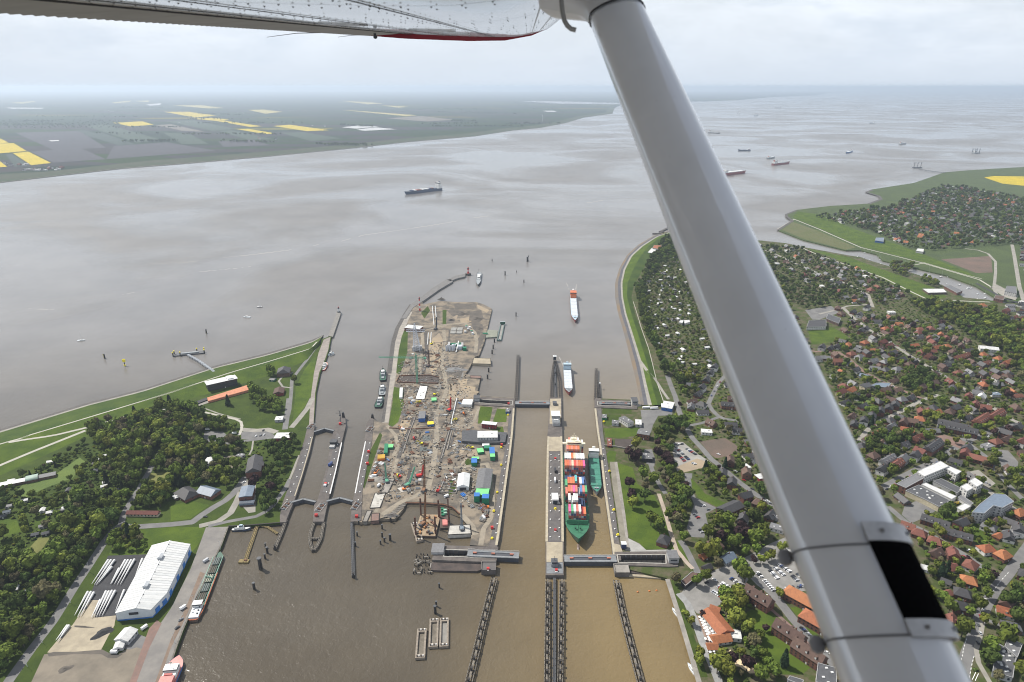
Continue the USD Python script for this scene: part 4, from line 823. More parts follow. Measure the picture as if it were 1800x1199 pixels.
row_of(BOLL,'bollard','bollard','white bollard on the island side of the great lock',[(896,770),(886.5,830),(872,938)],14,WALLTOP,'bollards on the island-side wall')
for i,(x,y,w_)in enumerate([(865,929,'near end'),(882,783,'middle'),(894,711,'far end')]):
 gadget('lifebuoy_box',f'red equipment box at the {w_} of the island-side lock wall','equipment box',x,y,[('box',(0,0,1.1),(2.6,2.2,2.2),RED),('lid',(0,0,2.3),(2.8,2.4,0.2),mat('red_lid',(0.40,0.03,0.03),0.5))])
for i,(x,y,w_)in enumerate([(874,866,'left of the grey-roofed site hall, nearer one'),(868,899,'below the grey-roofed site hall'),(865,947,'just above the open gate recess'),(881,787,'beside the red-roofed museum'),(881,818,'beside the blue containers'),(893,730,'beside the small museum lawn')]):
 gadget('winch',f'yellow mooring winch on the island wall, {w_}','winch',x,y,[('base',(0,0,0.4),(2.4,2.2,0.8),YELLOW),('drum',(0,0,1.2),(1.8,1.2,1.0),YELLOW)],group='yellow mooring winches')
def recess(label,pit,outer,top,inner_gate=None,house_box=None):
 po=poly2(outer,top);pi_=poly2(pit,top);c=po.centroid;d=po.difference(pi_)
 t=thing('gate_recess',label,'gate recess',(c.x,c.y,0))
 mb=MB()
 for g in(d.geoms if hasattr(d,'geoms')else[d]):mb.prism(affinity.translate(g,-c.x,-c.y),-2.0,top)
 obj('wall',mb,WALLCON,t)
 mb=MB();v,f=tri(affinity.translate(pi_,-c.x,-c.y));mb.raw(np.c_[v,np.full(len(v),0.05)],f);obj('pit_floor',mb,mat('wet_pit',(0.030,0.028,0.027),0.4),t)
 mb=MB();ring=pi_.buffer(1.0,join_style=2).difference(pi_.buffer(0.15,join_style=2))
 for g in(ring.geoms if hasattr(ring,'geoms')else[ring]):mb.prism(affinity.translate(g,-c.x,-c.y),top,top+0.25)
 obj('coping',mb,mat('grey_coping',(0.36,0.345,0.31),0.85,scale=0.4),t)
 pts=np.array(pi_.exterior.coords)[:-1];k=0
 lo,hi=pts[:,0].min()-c.x,pts[:,0].max()-c.x;ya,yb=pts[:,1].min()-c.y,pts[:,1].max()-c.y
 for x in np.linspace(lo+3,hi-3,9):
  mb=MB();mb.box((x,yb-0.5,top-2.2),(0.9,1.0,3.6));mb.box((x,(ya+yb)/2,-0.3),(0.7,yb-ya-1.5,0.7));obj('rib',mb,STEEL,t)
 block(po);return t,c,(lo,hi,ya,yb)
def gate(label,a,b,width,top=4.4):
 """sliding lock gate: box with deck, walkway rails, drive heads"""
 A,B=G(*a,top),G(*b,top);d=B-A;L=np.linalg.norm(d);rz=math.atan2(d[1],d[0]);m_=(A+B)/2
 t=thing('lock_gate',label,'lock gate',(m_[0],m_[1],0),rz)
 mb=MB();mb.box((0,0,(top-2)/2),(L,width,top+2-0.3));obj('gate_body',mb,GATESTEEL,t)
 mb=MB();mb.box((0,width*0.36,top+0.1),(L+0.6,width*0.3,0.35));mb.box((0,-width*0.40,top+0.1),(L+0.6,width*0.26,0.35))
 for s in(-1,1):mb.box((s*(L/2-2.5),0,top+0.09),(5.2,width,0.36))
 obj('deck',mb,DECKGREY,t)
 for s in(-1,1):
  mb=MB();mb.bar((-L/2,s*width*0.5,top+1.2),(L/2,s*width*0.5,top+1.2),0.14)
  for x in np.linspace(-L/2,L/2,18):mb.bar((x,s*width*0.5,top),(x,s*width*0.5,top+1.2),0.12)
  obj('railing',mb,FRAMEW,t)
 for x in(-L*0.36,0,L*0.36):
  mb=MB();mb.box((x,0.3,top+0.5),(3.4,1.6,0.8));obj('drive_head',mb,mat('faded_red',(0.32,0.12,0.08),0.7),t)
 for k,x in enumerate(np.linspace(-L*0.42,L*0.42,12)):
  mb=MB();mb.box((x,-width/2-0.15,top/2-0.6),(0.35,0.3,top+1.0));obj('rib',mb,STEEL,t)
 return t
recess('open gate recess at the near end of the island with a dark pit',[(782,967),(781,977.5),(868,980),(869,969)],[(766,958),(759,984),(860,988),(873,985),(876,961),(826,960)],4.0)
APB=mat('stained_apron',(0.085,0.066,0.058),0.9,scale=0.12,col2=(0.045,0.038,0.036),detail=6)
for lab,pts in[('dark stained lower apron below the near island gate recess',[(759,985),(858,989),(866,998),(850,1000),(838,1004),(784,1003),(757,1002)]),('dark stained lower apron below the near right gate recess',[(1104,992),(1190,996),(1191,1006),(1178,1012),(1104,1007)])]:
 p=poly2(pts,1.9);mb=MB();mb.prism(p,-1.5,1.9);solo('apron',mb,APB,lab,'apron')
gate('near great lock gate half drawn out from the island',(822,972),(912,976),9.0,4.6)
recess('gate recess at the near end of the right bank with black water below',[(1086,976),(1088,988),(1170,990),(1169,976)],[(1080,970),(1082,993),(1176,996),(1192,995),(1190,975),(1178,969)],4.0)
gate('near great lock gate closed across the right-hand chamber',(992,982),(1083,982),9.0,4.6)
recess('far gate recess on the island side',[(843,703),(843,708),(900,711),(900,705)],[(833,697),(832,711),(903,715),(905,701)],4.0)
gate('far great lock gate closed across the left-hand chamber',(906,708),(966,708.5),9.0,4.6)
recess('far gate recess beside the blue-walled depot',[(1051,706),(1051,712),(1110,714),(1109,706)],[(1045,702),(1045,716),(1120,719),(1120,705)],4.0)
gate('far great lock gate stowed inside the right-hand recess',(1053,708.8),(1108,709.8),5.0,3.4)
gadget('engine_house','grey engine house at the end of the near right gate recess','engine house',1182,983,[('base',(0,0,2.6),(9,11,5.2),WALLS['grey']),('roof',(0,0,5.3),(9.6,11.6,0.5),ROOFS['grey']),('window_band',(0,-5.6,3.0),(6,0.2,1.4),PANE)],z=4.0)
gadget('engine_house','grey engine house at the end of the far right gate recess','engine house',1115,708,[('base',(0,0,2.6),(8,12,5.2),WALLS['grey']),('roof',(0,0,5.3),(8.6,12.6,0.5),ROOFS['felt']),('window_band',(0,-6.1,3.0),(6,0.2,1.4),PANE)],z=4.0)
gadget('engine_house','dark engine house at the seaward corner of the island recess','engine house',838,703,[('base',(0,0,2.4),(8,10,4.8),WALLS['grey']),('roof',(0,0,5.0),(8.6,10.6,0.5),ROOFS['felt'])],z=4.0)
gadget('engine_house','low grey engine house at the left end of the near island recess','engine house',770,967,[('base',(0,0,1.2),(11,13,2.4),WALLS['grey']),('roof',(0,0,2.5),(11.6,13.6,0.4),ROOFS['grey'])],z=4.0)
for lab,x,y in[('square block below the half-open gate with a red box',859,1003),('square block below the closed right-hand gate',1092,1007)]:
 t=gadget('abutment',lab,'abutment',x,y,[('block',(0,0,1.0),(13,11,8),WALLCON),('slab',(0,0,5.1),(13.4,11.4,0.3),CONCRETE if x>1000 else LOCKPAVE),('parapet',(0,5.2,5.8),(13.2,0.5,1.1),CONCRETE),('parapet',(-6.4,0,5.8),(0.4,10.8,1.1),CONCRETE)],z=0)
gadget('lifebuoy_box','red equipment box on the square block below the half-open gate','equipment box',858,1001,[('box',(0,0,1.0),(2.4,2.0,2.0),RED),('plinth',(0,-1.4,0.3),(1.6,1.0,0.6),FRAMEW)],z=5.3)
for lab,pts in[('pale ledge below the near right gate recess',[(1102,1008),(1178,1014),(1178,1018),(1102,1012)]),('low walkway below the near island gate recess',[(760,998),(783,1000),(838,1001),(850,996),(850,999),(838,1004),(783,1003),(760,1001)])]:
 p=poly2(pts,1.2);mb=MB();mb.prism(p,-1.5,1.2);solo('ledge',mb,SANDSTONE if pts[0][0]>1000 else CONCRETE,lab,'ledge')
# ---- guide jetties of timber: rail beams on piles with dark dolphins
def jetty(label,pts,width=4.0,z=2.2,n_pile=20,heads=0,deck=TIMBER,headlabel=None,tall=2.6):
 g=resample(Gs(pts,z)[:,:2],max(n_pile,4));c=g.mean(0);L=g-c
 t=thing('guide_jetty',label,'jetty',(c[0],c[1],0))
 d=np.gradient(L,axis=0);d /= np.linalg.norm(d,axis=1)[:,None];nn=np.c_[-d[:,1],d[:,0]]
 for s in(-1,1):
  mb=MB();e=L+nn*s*width/2
  for i in range(len(e)-1):mb.bar((*e[i],z),(*e[i+1],z),0.6,0.5);mb.bar((*e[i],z-1.4),(*e[i+1],z-1.4),0.35,0.4)
  obj('fender_rail',mb,deck,t)
 mb=MB();e=L
 for i in range(len(e)-1):mb.bar((*e[i],z+0.15),(*e[i+1],z+0.15),width*0.34,0.2)
 obj('walkway',mb,deck,t)
 for i in range(len(L)):
  mb=MB()
  for s in(-1,1):mb.tube([(*(L[i]+nn[i]*s*width/2),-2),(*(L[i]+nn[i]*s*width/2),z+0.5)],0.26,6)
  mb.bar((*(L[i]-nn[i]*width/2),z-0.2),(*(L[i]+nn[i]*width/2),z-0.2),0.4);obj('pile',mb,DARKTIMBER,t)
 if heads:
  h=resample(L,heads+1)[1:]if heads>1 else L[-1:]
  for k,q in enumerate(h):
   mb=MB();mb.cyl((q[0],q[1],-2),1.0,tall+4.4,8,0.8);mb.box((q[0]+0.2,q[1],z+tall+0.3),(1.9,1.9,0.35));obj('dolphin',mb,DARKTIMBER,t)
 return t
jetty('timber guide jetty curving from the half-open gate to the lower edge',[(869,1016),(858,1058),(845,1110),(836,1150),(822,1205),(812,1240)],5.0,2.4,40,13)
jetty('left timber jetty of the double row below the middle wall',[(963,1018),(962,1100),(961,1200),(961,1240)],3.6,2.4,34,14)
jetty('right timber jetty of the double row below the middle wall',[(988,1018),(986.5,1100),(984.5,1200),(984,1240)],3.6,2.4,34,14)
jetty('dark pipe bridge between the two jetty rows below the middle wall',[(975,1016),(974.5,1100),(974,1240)],1.8,2.0,20,0,STEEL)
jetty('timber guide jetty running down from the closed right-hand gate',[(1083,1020),(1094,1075),(1108,1130),(1124,1190),(1136,1240)],5.0,2.4,36,12)
jetty('left rail of the pointed approach jetty beyond the middle wall',[(969,699),(970,668),(973,645),(975,634)],3.4,3.0,22,0,DARKTIMBER)
jetty('right rail of the pointed approach jetty beyond the middle wall',[(985,699),(983.5,665),(979,645),(976,634)],3.4,3.0,22,0,DARKTIMBER)
jetty('thin middle walkway of the pointed approach jetty',[(976.5,699),(976,665),(975.5,638)],1.6,3.0,16,3,STEEL)
jetty('dark timber approach jetty beyond the far left gate',[(907,703),(909,670),(911,624)],4.2,3.2,28,0,DARKTIMBER)
jetty('short approach jetty beyond the far right gate',[(1047,700),(1048,668),(1048.5,648)],4.2,3.2,20,0,DARKTIMBER)
jetty('stub jetty with a white lamp beyond the far right gate',[(1054,698),(1052,672)],2.6,3.2,10,0,DARKTIMBER)
gadget('beacon','white beacon house on the tip of the pointed approach jetty','beacon',975,632,[('base',(0,0,1.0),(4.5,5,2.0),STEEL),('house',(0,0,3.8),(4.2,4.2,3.4),PANE),('roof',(0,0,5.8),(5.6,5.6,0.7),WHITEM),('lamp',(0,0,6.9),(1.0,1.0,1.5),WHITEM)],z=3.0)
gadget('beacon','white lamp on the stub jetty beyond the far right gate','beacon',1054,680,[('post',(0,0,2.5),(0.5,0.5,5),STEEL),('lamp',(0,0,5.6),(2.2,2.2,1.4),WHITEM)],z=3.0)
# ---- the old small locks
t,p,c=wallthing('lock_wall','left wall of the old small lock beside the trees','lock wall',[(553,745),(552,760),(545,792),(532,835),(519,875),(508,902),(504,912),(503,918),(492,918),(492,906),(496,886),(512,842),(524,808),(535,773),(541,747)],top=3.5)
part_sheet(t,c,'roadway',[(550,765),(542,792),(529,835),(516,873),(502,873),(513,842),(526,808),(537,775)],LOCKPAVE,3.5,h=0.05)
part_sheet(t,c,'coping',None,COPING,3.5,strip([(549,768),(543,792),(530.5,835),(518,872)],1.0,3.5),h=0.12)
t,p,c=wallthing('lock_wall','middle wall of the old locks ending in a dark tower','lock wall',[(603,728),(607,735),(608,748),(601,776),(590,830),(579,871),(573,897),(569,917),(550,917),(552,888),(559,876),(572,830),(585,762),(590,748),(597,735)],top=3.5)
part_sheet(t,c,'roadway',[(592,760),(582,805),(567,865),(577,865),(589,820),(600,768)],LOCKPAVE,3.5,h=0.05)
part_sheet(t,c,'coping',None,FRAMEW,3.5,strip([(600.5,778),(590,827),(580,868)],1.2,3.5),h=0.12)
t,p,c=wallthing('lock_wall','right wall of the old lock along the building site','lock wall',[(655,731),(657,740),(656,752),(653,780),(645,820),(637,862),(635,915),(617,917),(616,910),(620,880),(623,868),(632,820),(641,772),(644,745),(650,736)],top=3.5)
part_sheet(t,c,'roadway',[(645,775),(636,820),(627,866),(636,866),(644,820),(652,780)],LOCKPAVE,3.5,h=0.05)
part_sheet(t,c,'coping',None,FRAMEW,3.5,strip([(642.5,776),(633,822),(624.5,867)],1.2,3.5),h=0.12)
def mitre(label,a,apex,b):
 A,P,B=G(*a,4),G(*apex,4),G(*b,4);c=(A+B)/2;t=thing('mitre_gate',label,'lock gate',(c[0],c[1],0))
 for u,v in((A,P),(P,B)):
  mb=MB();mb.bar((u[0]-c[0],u[1]-c[1],1.0),(v[0]-c[0],v[1]-c[1],1.0),2.0,6.0);lf=obj('gate_leaf',mb,GATESTEEL,t)
  mb=MB();mb.bar((u[0]-c[0],u[1]-c[1],4.1),(v[0]-c[0],v[1]-c[1],4.1),2.6,0.2);obj('walkway',mb,DECKGREY,lf)
  mb=MB();mb.bar((u[0]-c[0],u[1]-c[1]+1.2,5.1),(v[0]-c[0],v[1]-c[1]+1.2,5.1),0.14);obj('railing',mb,STEEL,lf)
mitre('far mitre gate of the left old lock chamber',(552,759),(570,753),(587,757));mitre('near mitre gate of the left old lock chamber',(512,883),(533,877),(555,882));mitre('near mitre gate of the right old lock chamber',(574,881),(597,875),(620,881))
for i,(pl,pts,n)in enumerate([('left old lock wall',[(546,770),(535,808),(505,880)],10),('middle wall of the old locks',[(596,770),(585,820),(574,866)],8),('right old lock wall',[(650,780),(640,828),(630,880)],9)]):
 row_of(BOLL,'bollard','bollard',f'white bollard on the {pl}',pts,n,3.55,'bollards on the old lock')
for lab,x,y in[('red signal hut on the far head of the old locks',598,746),('red railing box on the near tip of the old lock middle wall',556,907),('red equipment box on the right old lock wall',648,795),('red equipment box at the near end of the right old lock wall',627,909),('second red box on the right old lock wall',646,816)]:
 gadget('lifebuoy_box',lab,'equipment box',x,y,[('box',(0,0,1.1),(2.8,2.2,2.2),RED),('lid',(0,0,2.3),(3.0,2.4,0.2),mat('red_lid',(0.40,0.03,0.03),0.5))],z=3.55)
gadget('signal_mast','tall signal mast with crossed yards at the far tip of the old locks','mast',599,742,[('pole',(0,0,8),(0.7,0.7,16),STEEL),('yard',(0,0,13),(11,0.4,0.4),STEEL),('yard',(0,0,16),(5,0.4,0.4),STEEL),('basket',(0,0,10),(2.2,1.6,1.6),STEEL)],z=3.5)
gadget('tower','dark pointed dolphin tower at the far tip of the old lock middle wall','tower',604,737,[('body',(0,0,5),(3.6,5,10),DARKTIMBER,0.5),('cap',(0,0,10.2),(1.6,2.2,0.6),STEEL)],z=0)
gadget('tower','dark pointed dolphin at the far tip of the right old lock wall','tower',655,738,[('body',(0,0,4),(4.0,6,8),DARKTIMBER,0.45),('cap',(0,0,8.2),(1.6,2.2,0.6),STEEL)],z=0)
gadget('machine_house','dark grey machine house on the old lock middle wall','hut',587,781,[('body',(0,0,2.4),(7.5,8,4.8),WALLS['black']),('roof',(0,0,4.95),(8.2,8.6,0.3),ROOFS['felt']),('annex',(0,-8,1.2),(6,6,2.4),WALLS['grey'])],z=3.5)
q=G(581,818,3.5);copy_of(car('blue','lorry'),'lorry','blue and white lorry on the old lock middle wall','lorry',(q[0],q[1],3.57),math.radians(70))
gadget('lorry','red and white service truck on the old lock middle wall','truck',572,853,[('cab',(0,1.4,1.3),(2.6,2.2,2.2),RED),('load',(0,-1.4,1.0),(2.8,3.2,1.6),WHITEM),('wheel',(0,1.4,0.3),(2.7,0.7,0.6),TYRE),('wheel',(0,-1.8,0.3),(2.7,0.7,0.6),TYRE)],z=3.5)
for(cx_,cy_,nm)in[(547,750,'far head of the left old lock wall'),(503,890,'near head of the left old lock wall'),(563,893,'near head of the old lock middle wall'),(650,755,'far head of the right old lock wall'),(626,890,'near head of the right old lock wall')]:
 q=G(cx_,cy_,3.5);t=thing('gate_machinery',f'rusty gate machinery frames on the {nm}','machinery',(q[0],q[1],3.5),math.radians(-12))
 for k in range(5):
  mb=MB();mb.box((0,(k-2)*3.0,0.5),(5.5,0.5,1.0));mb.box((R.uniform(-2,2),(k-2)*3.0+1.2,0.7),(1.5,1.2,1.4));obj('frame',mb,RUST if k%2 else DECKGREY,t)
 for s in(-1,1):
  mb=MB();mb.bar((s*3.2,-7,1.1),(s*3.2,7,1.1),0.18);mb.bar((s*3.2,-7,0.1),(s*3.2,-7,1.1),0.18);mb.bar((s*3.2,7,0.1),(s*3.2,7,1.1),0.18);obj('railing',mb,FRAMEW,t)
jetty('hairpin timber guide jetty below the old lock middle wall, left side',[(552,918),(546,935),(544,950),(547,962),(550,967)],2.4,2.2,16,0)
jetty('hairpin timber guide jetty below the old lock middle wall, right side',[(569,918),(564,945),(557,960),(551,967)],2.4,2.2,16,0)
jetty('cross walkway inside the hairpin jetty',[(545,946),(562,946)],1.4,2.2,5,0)
jetty('long straight guide jetty below the right old lock wall',[(618,918),(619.5,960),(621,1012)],2.2,2.2,30,1,STEEL)
jetty('timber guide jetty below the left old lock wall',[(503,914),(495,935),(483,963)],2.6,2.4,18,1)
jetty('yellow-brown landing stage with a hammer end in the small basin',[(452,924),(443,950),(430,988)],2.6,1.4,18,0,mat('mossy_timber',(0.20,0.155,0.07),0.9,scale=0.4))
jetty('mossy floating stage beside the old lock head',[(455,924),(470,926),(488,938)],2.0,1.0,10,0,mat('mossy_timber',(0.20,0.155,0.07),0.9))
gadget('mooring_float','flat mossy float at the end of the yellow landing stage','float',429,988,[('deck',(0,0,0.7),(9,4.5,1.6),mat('mossy_timber',(0.20,0.155,0.07),0.9)),('box',(1.5,0.4,1.9),(2.4,1.6,0.8),RUST)],z=0)
DOL=proto('dolphin');mb=MB()
for k in range(3):mb.tube([(0.7*math.cos(k*2.1),0.7*math.sin(k*2.1),-2),(0.45*math.cos(k*2.1),0.45*math.sin(k*2.1),5.5)],0.45,6)
obj('pile',mb,DARKTIMBER,DOL);mb=MB();mb.cyl((0,0,5.5),1.1,0.5,8);obj('cap',mb,STEEL,DOL)
dol=[(467,962,0.8),(470,972,1.1),(466,982,.9),(458,1000,2.0),(447,1036,1.2),(672,930,.9),(672,944,.9),(676,953,.9),(686,950,1.2),(669,957,.8),(631,922,.8),(628,942,.8),(625,960,.8),(687,918,1.0),(697,912,.7),(869,602,1.2),(867,613,1.2),(865,622,1.2),(859,654,1.2),(857,666,1.2),(772,1033,.8),(767,1066,.9),(765,1078,1.3),(927,460,2.0),(921,497,1.2),(907,556,1.3),(888,484,1.6),(908,479,.8),(184,630,1.3),(363,586,1.3),(865,459,1.0)]
DLM=[('the near end of the old locks',560,960),('the pile of broken rubble',680,905),('the loading dock',850,640),('the three hopper barges',755,1110),('the red lighthouse',823,480),('the yellow landing stage',435,975),('the ferry pier',340,622)]
for(x,y,s),lab in zip(dol,singled([('dark mooring dolphin',G(x,y))for x,y,s in dol],DLM)):
 q=G(x,y,0);copy_of(DOL,'mooring_dolphin',lab,'mooring post',(q[0],q[1],0),R.random()*6,'mooring dolphins',s)
# ================================================================ ships and boats
def paint(name,c,rough=0.5,var=0.15,sc=0.3):return mat('ship_'+name,c,rough,var,scale=sc,spec=0.45)
SP={'green':paint('green',(0.030,0.130,0.070)),'teal':paint('teal',(0.045,0.185,0.132)),'darkgreen':paint('dark_green',(0.016,0.075,0.045)),'black':paint('black',(0.022,0.022,0.026)),'red':paint('red',(0.34,0.055,0.045)),'maroon':paint('maroon',(0.20,0.045,0.045)),
      'navy':paint('navy',(0.045,0.065,0.115)),'white':paint('white',(0.64,0.64,0.62)),'cream':paint('cream',(0.66,0.61,0.45)),'hatch':paint('hatch_grey',(0.48,0.51,0.54)),'grey':paint('grey',(0.24,0.26,0.27)),'paleblue':paint('pale_blue',(0.36,0.46,0.53)),'orange':paint('orange',(0.55,0.15,0.06)),'salmon':paint('salmon',(0.50,0.17,0.15)),'blue':paint('blue',(0.035,0.10,0.26)),'rust':RUST,'brown':paint('brown',(0.13,0.09,0.07))}
def half(u,p_bow,stern=0.82,bow=0.26,sl=0.10):
 """half breadth along the hull, u from 0 (stern) to 1 (bow)"""
 if u>1-bow:return max(0.0,1-((u-1+bow)/bow)**p_bow)
 if u<sl:return stern+(1-stern)*math.sin(u/sl*math.pi/2)
 return 1.0
def hull_mb(L,B,D,draft=1.0,bow=0.26,flare=1.0,stern=0.82,fore=0.0,rake=0.04,n=26):
 """hull with pointed bow at +x; deck at D, raised by FORE at the bow"""
 mb=MB();us=np.r_[np.linspace(0,1-bow,9),np.linspace(1-bow,1,n-8)[1:]]
 rings=[]
 for z,pb,k,ext in((-draft,1.5,0.88,0.0),(D*0.45,1.8,0.97,rake*0.5),(D,2.3,1.0,rake)):
  up=np.array([fore*max(0,(u-(1-bow*0.9))/(bow*0.9))**0.6 if(z==D and u>1-bow*0.9)else 0 for u in us])
  x=-L/2+us*(L*(1-rake+ext));h=np.array([half(u,pb,stern,bow)for u in us])*B/2*k
  h[-1]=max(h[-1],0.12)
  rings.append((np.c_[x,h,np.full(len(us),z)+up],np.c_[x,-h,np.full(len(us),z)+up]))
 m=len(us)
 V=np.vstack([np.vstack([a,b[::-1]])for a,b in rings]);N=2*m
 F=[[r*N+(i+1)%N,r*N+i,(r+1)*N+i,(r+1)*N+(i+1)%N]for r in range(2)for i in range(N)]
 mb.raw(V,F);a,b=rings[2]
 return mb,(a,b)
def deck_mb(ring,drop=0.0,shrink=1.0):
 a,b=ring;m=len(a);v=np.vstack([a*[1,shrink,1],b*[1,shrink,1]])-[0,0,drop]
 return MB().raw(v,[[i,m+i,m+i+1,i+1]for i in range(m-1)])
def ship_frame(bow,stern):
 A,S=G(*bow),G(*stern);c=(A+S)/2;d=A-S
 return c,math.atan2(d[1],d[0]),float(np.linalg.norm(d))
def cargo(name,label,bow,stern,B,D,hullc,deckc,hatchc,n_hatch=4,cat='cargo ship',house=0.16,housec='white',fore=1.6,group=None,tower=9.0,funnel='red',bands=True,hatch_h=1.6,hatch_w=0.78,cranes=0,wl='maroon'):
 c,rz,L=ship_frame(bow,stern);t=thing(name,label,cat,c,rz,group)
 mb,ring=hull_mb(L,B,D,fore=fore);obj('hull',mb,SP[hullc],t,smooth=45)
 obj('deck',deck_mb(ring,0.5,0.97),SP[deckc],t)
 x0=-L/2+L*(house+0.03);x1=L/2-L*0.15
 for i in range(n_hatch):
  w_=(x1-x0)/n_hatch;mb=MB();mb.box((x0+(i+0.5)*w_,0,D+hatch_h/2-0.4),(w_*0.965,B*hatch_w,hatch_h));obj('hatch_cover',mb,SP[hatchc],t)
 hx=-L/2+L*house*0.58;hl=L*house*0.78
 mb=MB();mb.box((hx,0,D+tower*0.3),(hl,B*0.86,tower*0.6));s=obj('superstructure',mb,SP[housec],t)
 mb=MB();mb.box((hx+hl*0.15,0,D+tower*0.78),(hl*0.55,B*0.92,tower*0.36));obj('wheelhouse',mb,SP[housec],t)
 mb=MB();mb.box((hx+hl*0.15,0,D+tower*0.83),(hl*0.57,B*0.93,tower*0.14));obj('window_band',mb,PANE,t)
 mb=MB();mb.box((hx-hl*0.3,0,D+tower*0.8),(hl*0.22,B*0.26,tower*0.5));obj('funnel',mb,SP[funnel],t)
 mb=MB();mb.tube([(hx+hl*0.15,0,D+tower*0.9),(hx+hl*0.15,0,D+tower*1.5)],0.22,6);mb.bar((hx+hl*0.15,-1.6,D+tower*1.3),(hx+hl*0.15,1.6,D+tower*1.3),0.25);obj('mast',mb,SP['white'],t)
 mb=MB();mb.tube([(L/2-L*.07,0,D),(L/2-L*.07,0,D+fore+6)],0.2,6);obj('foremast',mb,SP['white'],t)
 mb=MB();mb.box((L/2-L*.09,0,D+fore*0.6+0.4),(2.2,B*0.35,1.2));obj('windlass',mb,SP['grey'],t)
 for k in range(cranes):
  x=x0+(k+0.5)*(x1-x0)/cranes;mb=MB();mb.tube([(x,B*.36,D),(x,B*.36,D+8)],0.7,8);mb.bar((x,B*.36,D+8),(x+9,B*0.2,D+9.5),0.7);obj('crane',mb,SP['cream'],t)
 return t,c,rz,L
CS,cs_c,cs_rz,cs_L=None,None,None,None
bow,stern=(1016.5,963),(1007,806)
c,rz,L=ship_frame(bow,stern);B,D=24.0,6.5
t=thing('container_ship','big green-bowed container ship loaded with stacked containers in the right-hand chamber','container ship',c,rz)
mb,ring=hull_mb(L,B,D,draft=1.0,bow=0.20,fore=4.0,rake=0.05,stern=0.9);obj('hull',mb,SP['darkgreen'],t,smooth=45)
obj('deck',deck_mb(ring,0.3,0.985),SP['green'],t)
mb=MB();mb.tube([(L/2-5,0,-1.2),(L/2+1,0,-0.6),(L/2+4,0,-0.4)],[1.8,1.7,0.4],8);obj('bulb',mb,SP['brown'],t)
mb=MB();mb.box((L*0.335,0,D+3.2),(0.6,B*0.86,4.4));obj('breakwater',mb,SP['green'],t)
mb=MB();mb.tube([(L/2-12,0,D+3),(L/2-12,0,D+14)],0.3,6);obj('foremast',mb,SP['green'],t)
for s in(-1,1):
 mb=MB();mb.box((L*0.40,s*2.4,D+4.2),(2.4,1.6,1.4));obj('windlass',mb,SP['darkgreen'],t)
xb=-L/2+9
mb=MB();mb.box((xb,0,D+9.5),(9,B*0.72,19));obj('superstructure',mb,SP['cream'],t)
mb=MB();mb.box((xb+1,0,D+20.6),(6.5,B*0.62,3.0));br=obj('bridge',mb,SP['cream'],t)
mb=MB();mb.box((xb+1,0,D+20.9),(6.7,B*0.63,1.2));obj('window_band',mb,PANE,br)
mb=MB();mb.box((xb+1.5,0,D+19.4),(3.4,B*1.08,1.2));obj('bridge_wing',mb,SP['cream'],br)
mb=MB();mb.tube([(xb,0,D+22),(xb,0,D+31)],0.4,6);mb.bar((xb,-4,D+27),(xb,4,D+27),0.4);mb.bar((xb,-2.5,D+29),(xb,2.5,D+29),0.3);obj('mast',mb,SP['cream'],br)
mb=MB();mb.box((xb-5,0,D+20),(4,6,6));obj('funnel',mb,SP['cream'],t)
for i in range(8):
 x=L*0.26-i*15.6
 for s in(-1,1):
  mb=MB();mb.bar((x+7.2,s*B*0.47,D-0.2),(x+7.2,s*B*0.47,D+7.5),0.8,0.5);obj('lashing_bridge',mb,SP['green'],t)
CCOL={'rust red':(0.33,0.085,0.055),'orange':(0.50,0.135,0.06),'salmon':(0.50,0.17,0.13),'white':(0.66,0.66,0.64),'pale grey':(0.46,0.47,0.47),'dark blue':(0.040,0.060,0.13),'blue':(0.09,0.18,0.36),'pink':(0.62,0.10,0.25),'green':(0.08,0.30,0.14),'turquoise':(0.10,0.36,0.34),'brown':(0.155,0.075,0.055),'red':(0.48,0.055,0.05),'cream':(0.58,0.50,0.36)}
CONT={}
for nm,cc in CCOL.items():
 p=CONT[nm]=proto('container_'+nm.replace(' ','_'))
 mb=MB();mb.box((0,0,1.295),(12.1,2.30,2.59))
 for x in np.linspace(-5.7,5.7,13):
  for s in(-1,1):mb.box((x,s*1.16,1.3),(0.45,0.05,2.3))
 obj('box',mb,mat('container_'+nm.replace(' ','_'),cc,0.6,0.18,scale=0.5,spec=0.35,obj=True,rnd=0.10),p)
 mb=MB()
 for sx in(-1,1):
  for s in(-1,1):mb.box((sx*6.02,s*1.13,1.3),(0.2,0.2,2.6))
 obj('corner_post',mb,mat('container_post',(0.20,0.19,0.18),0.6),p)
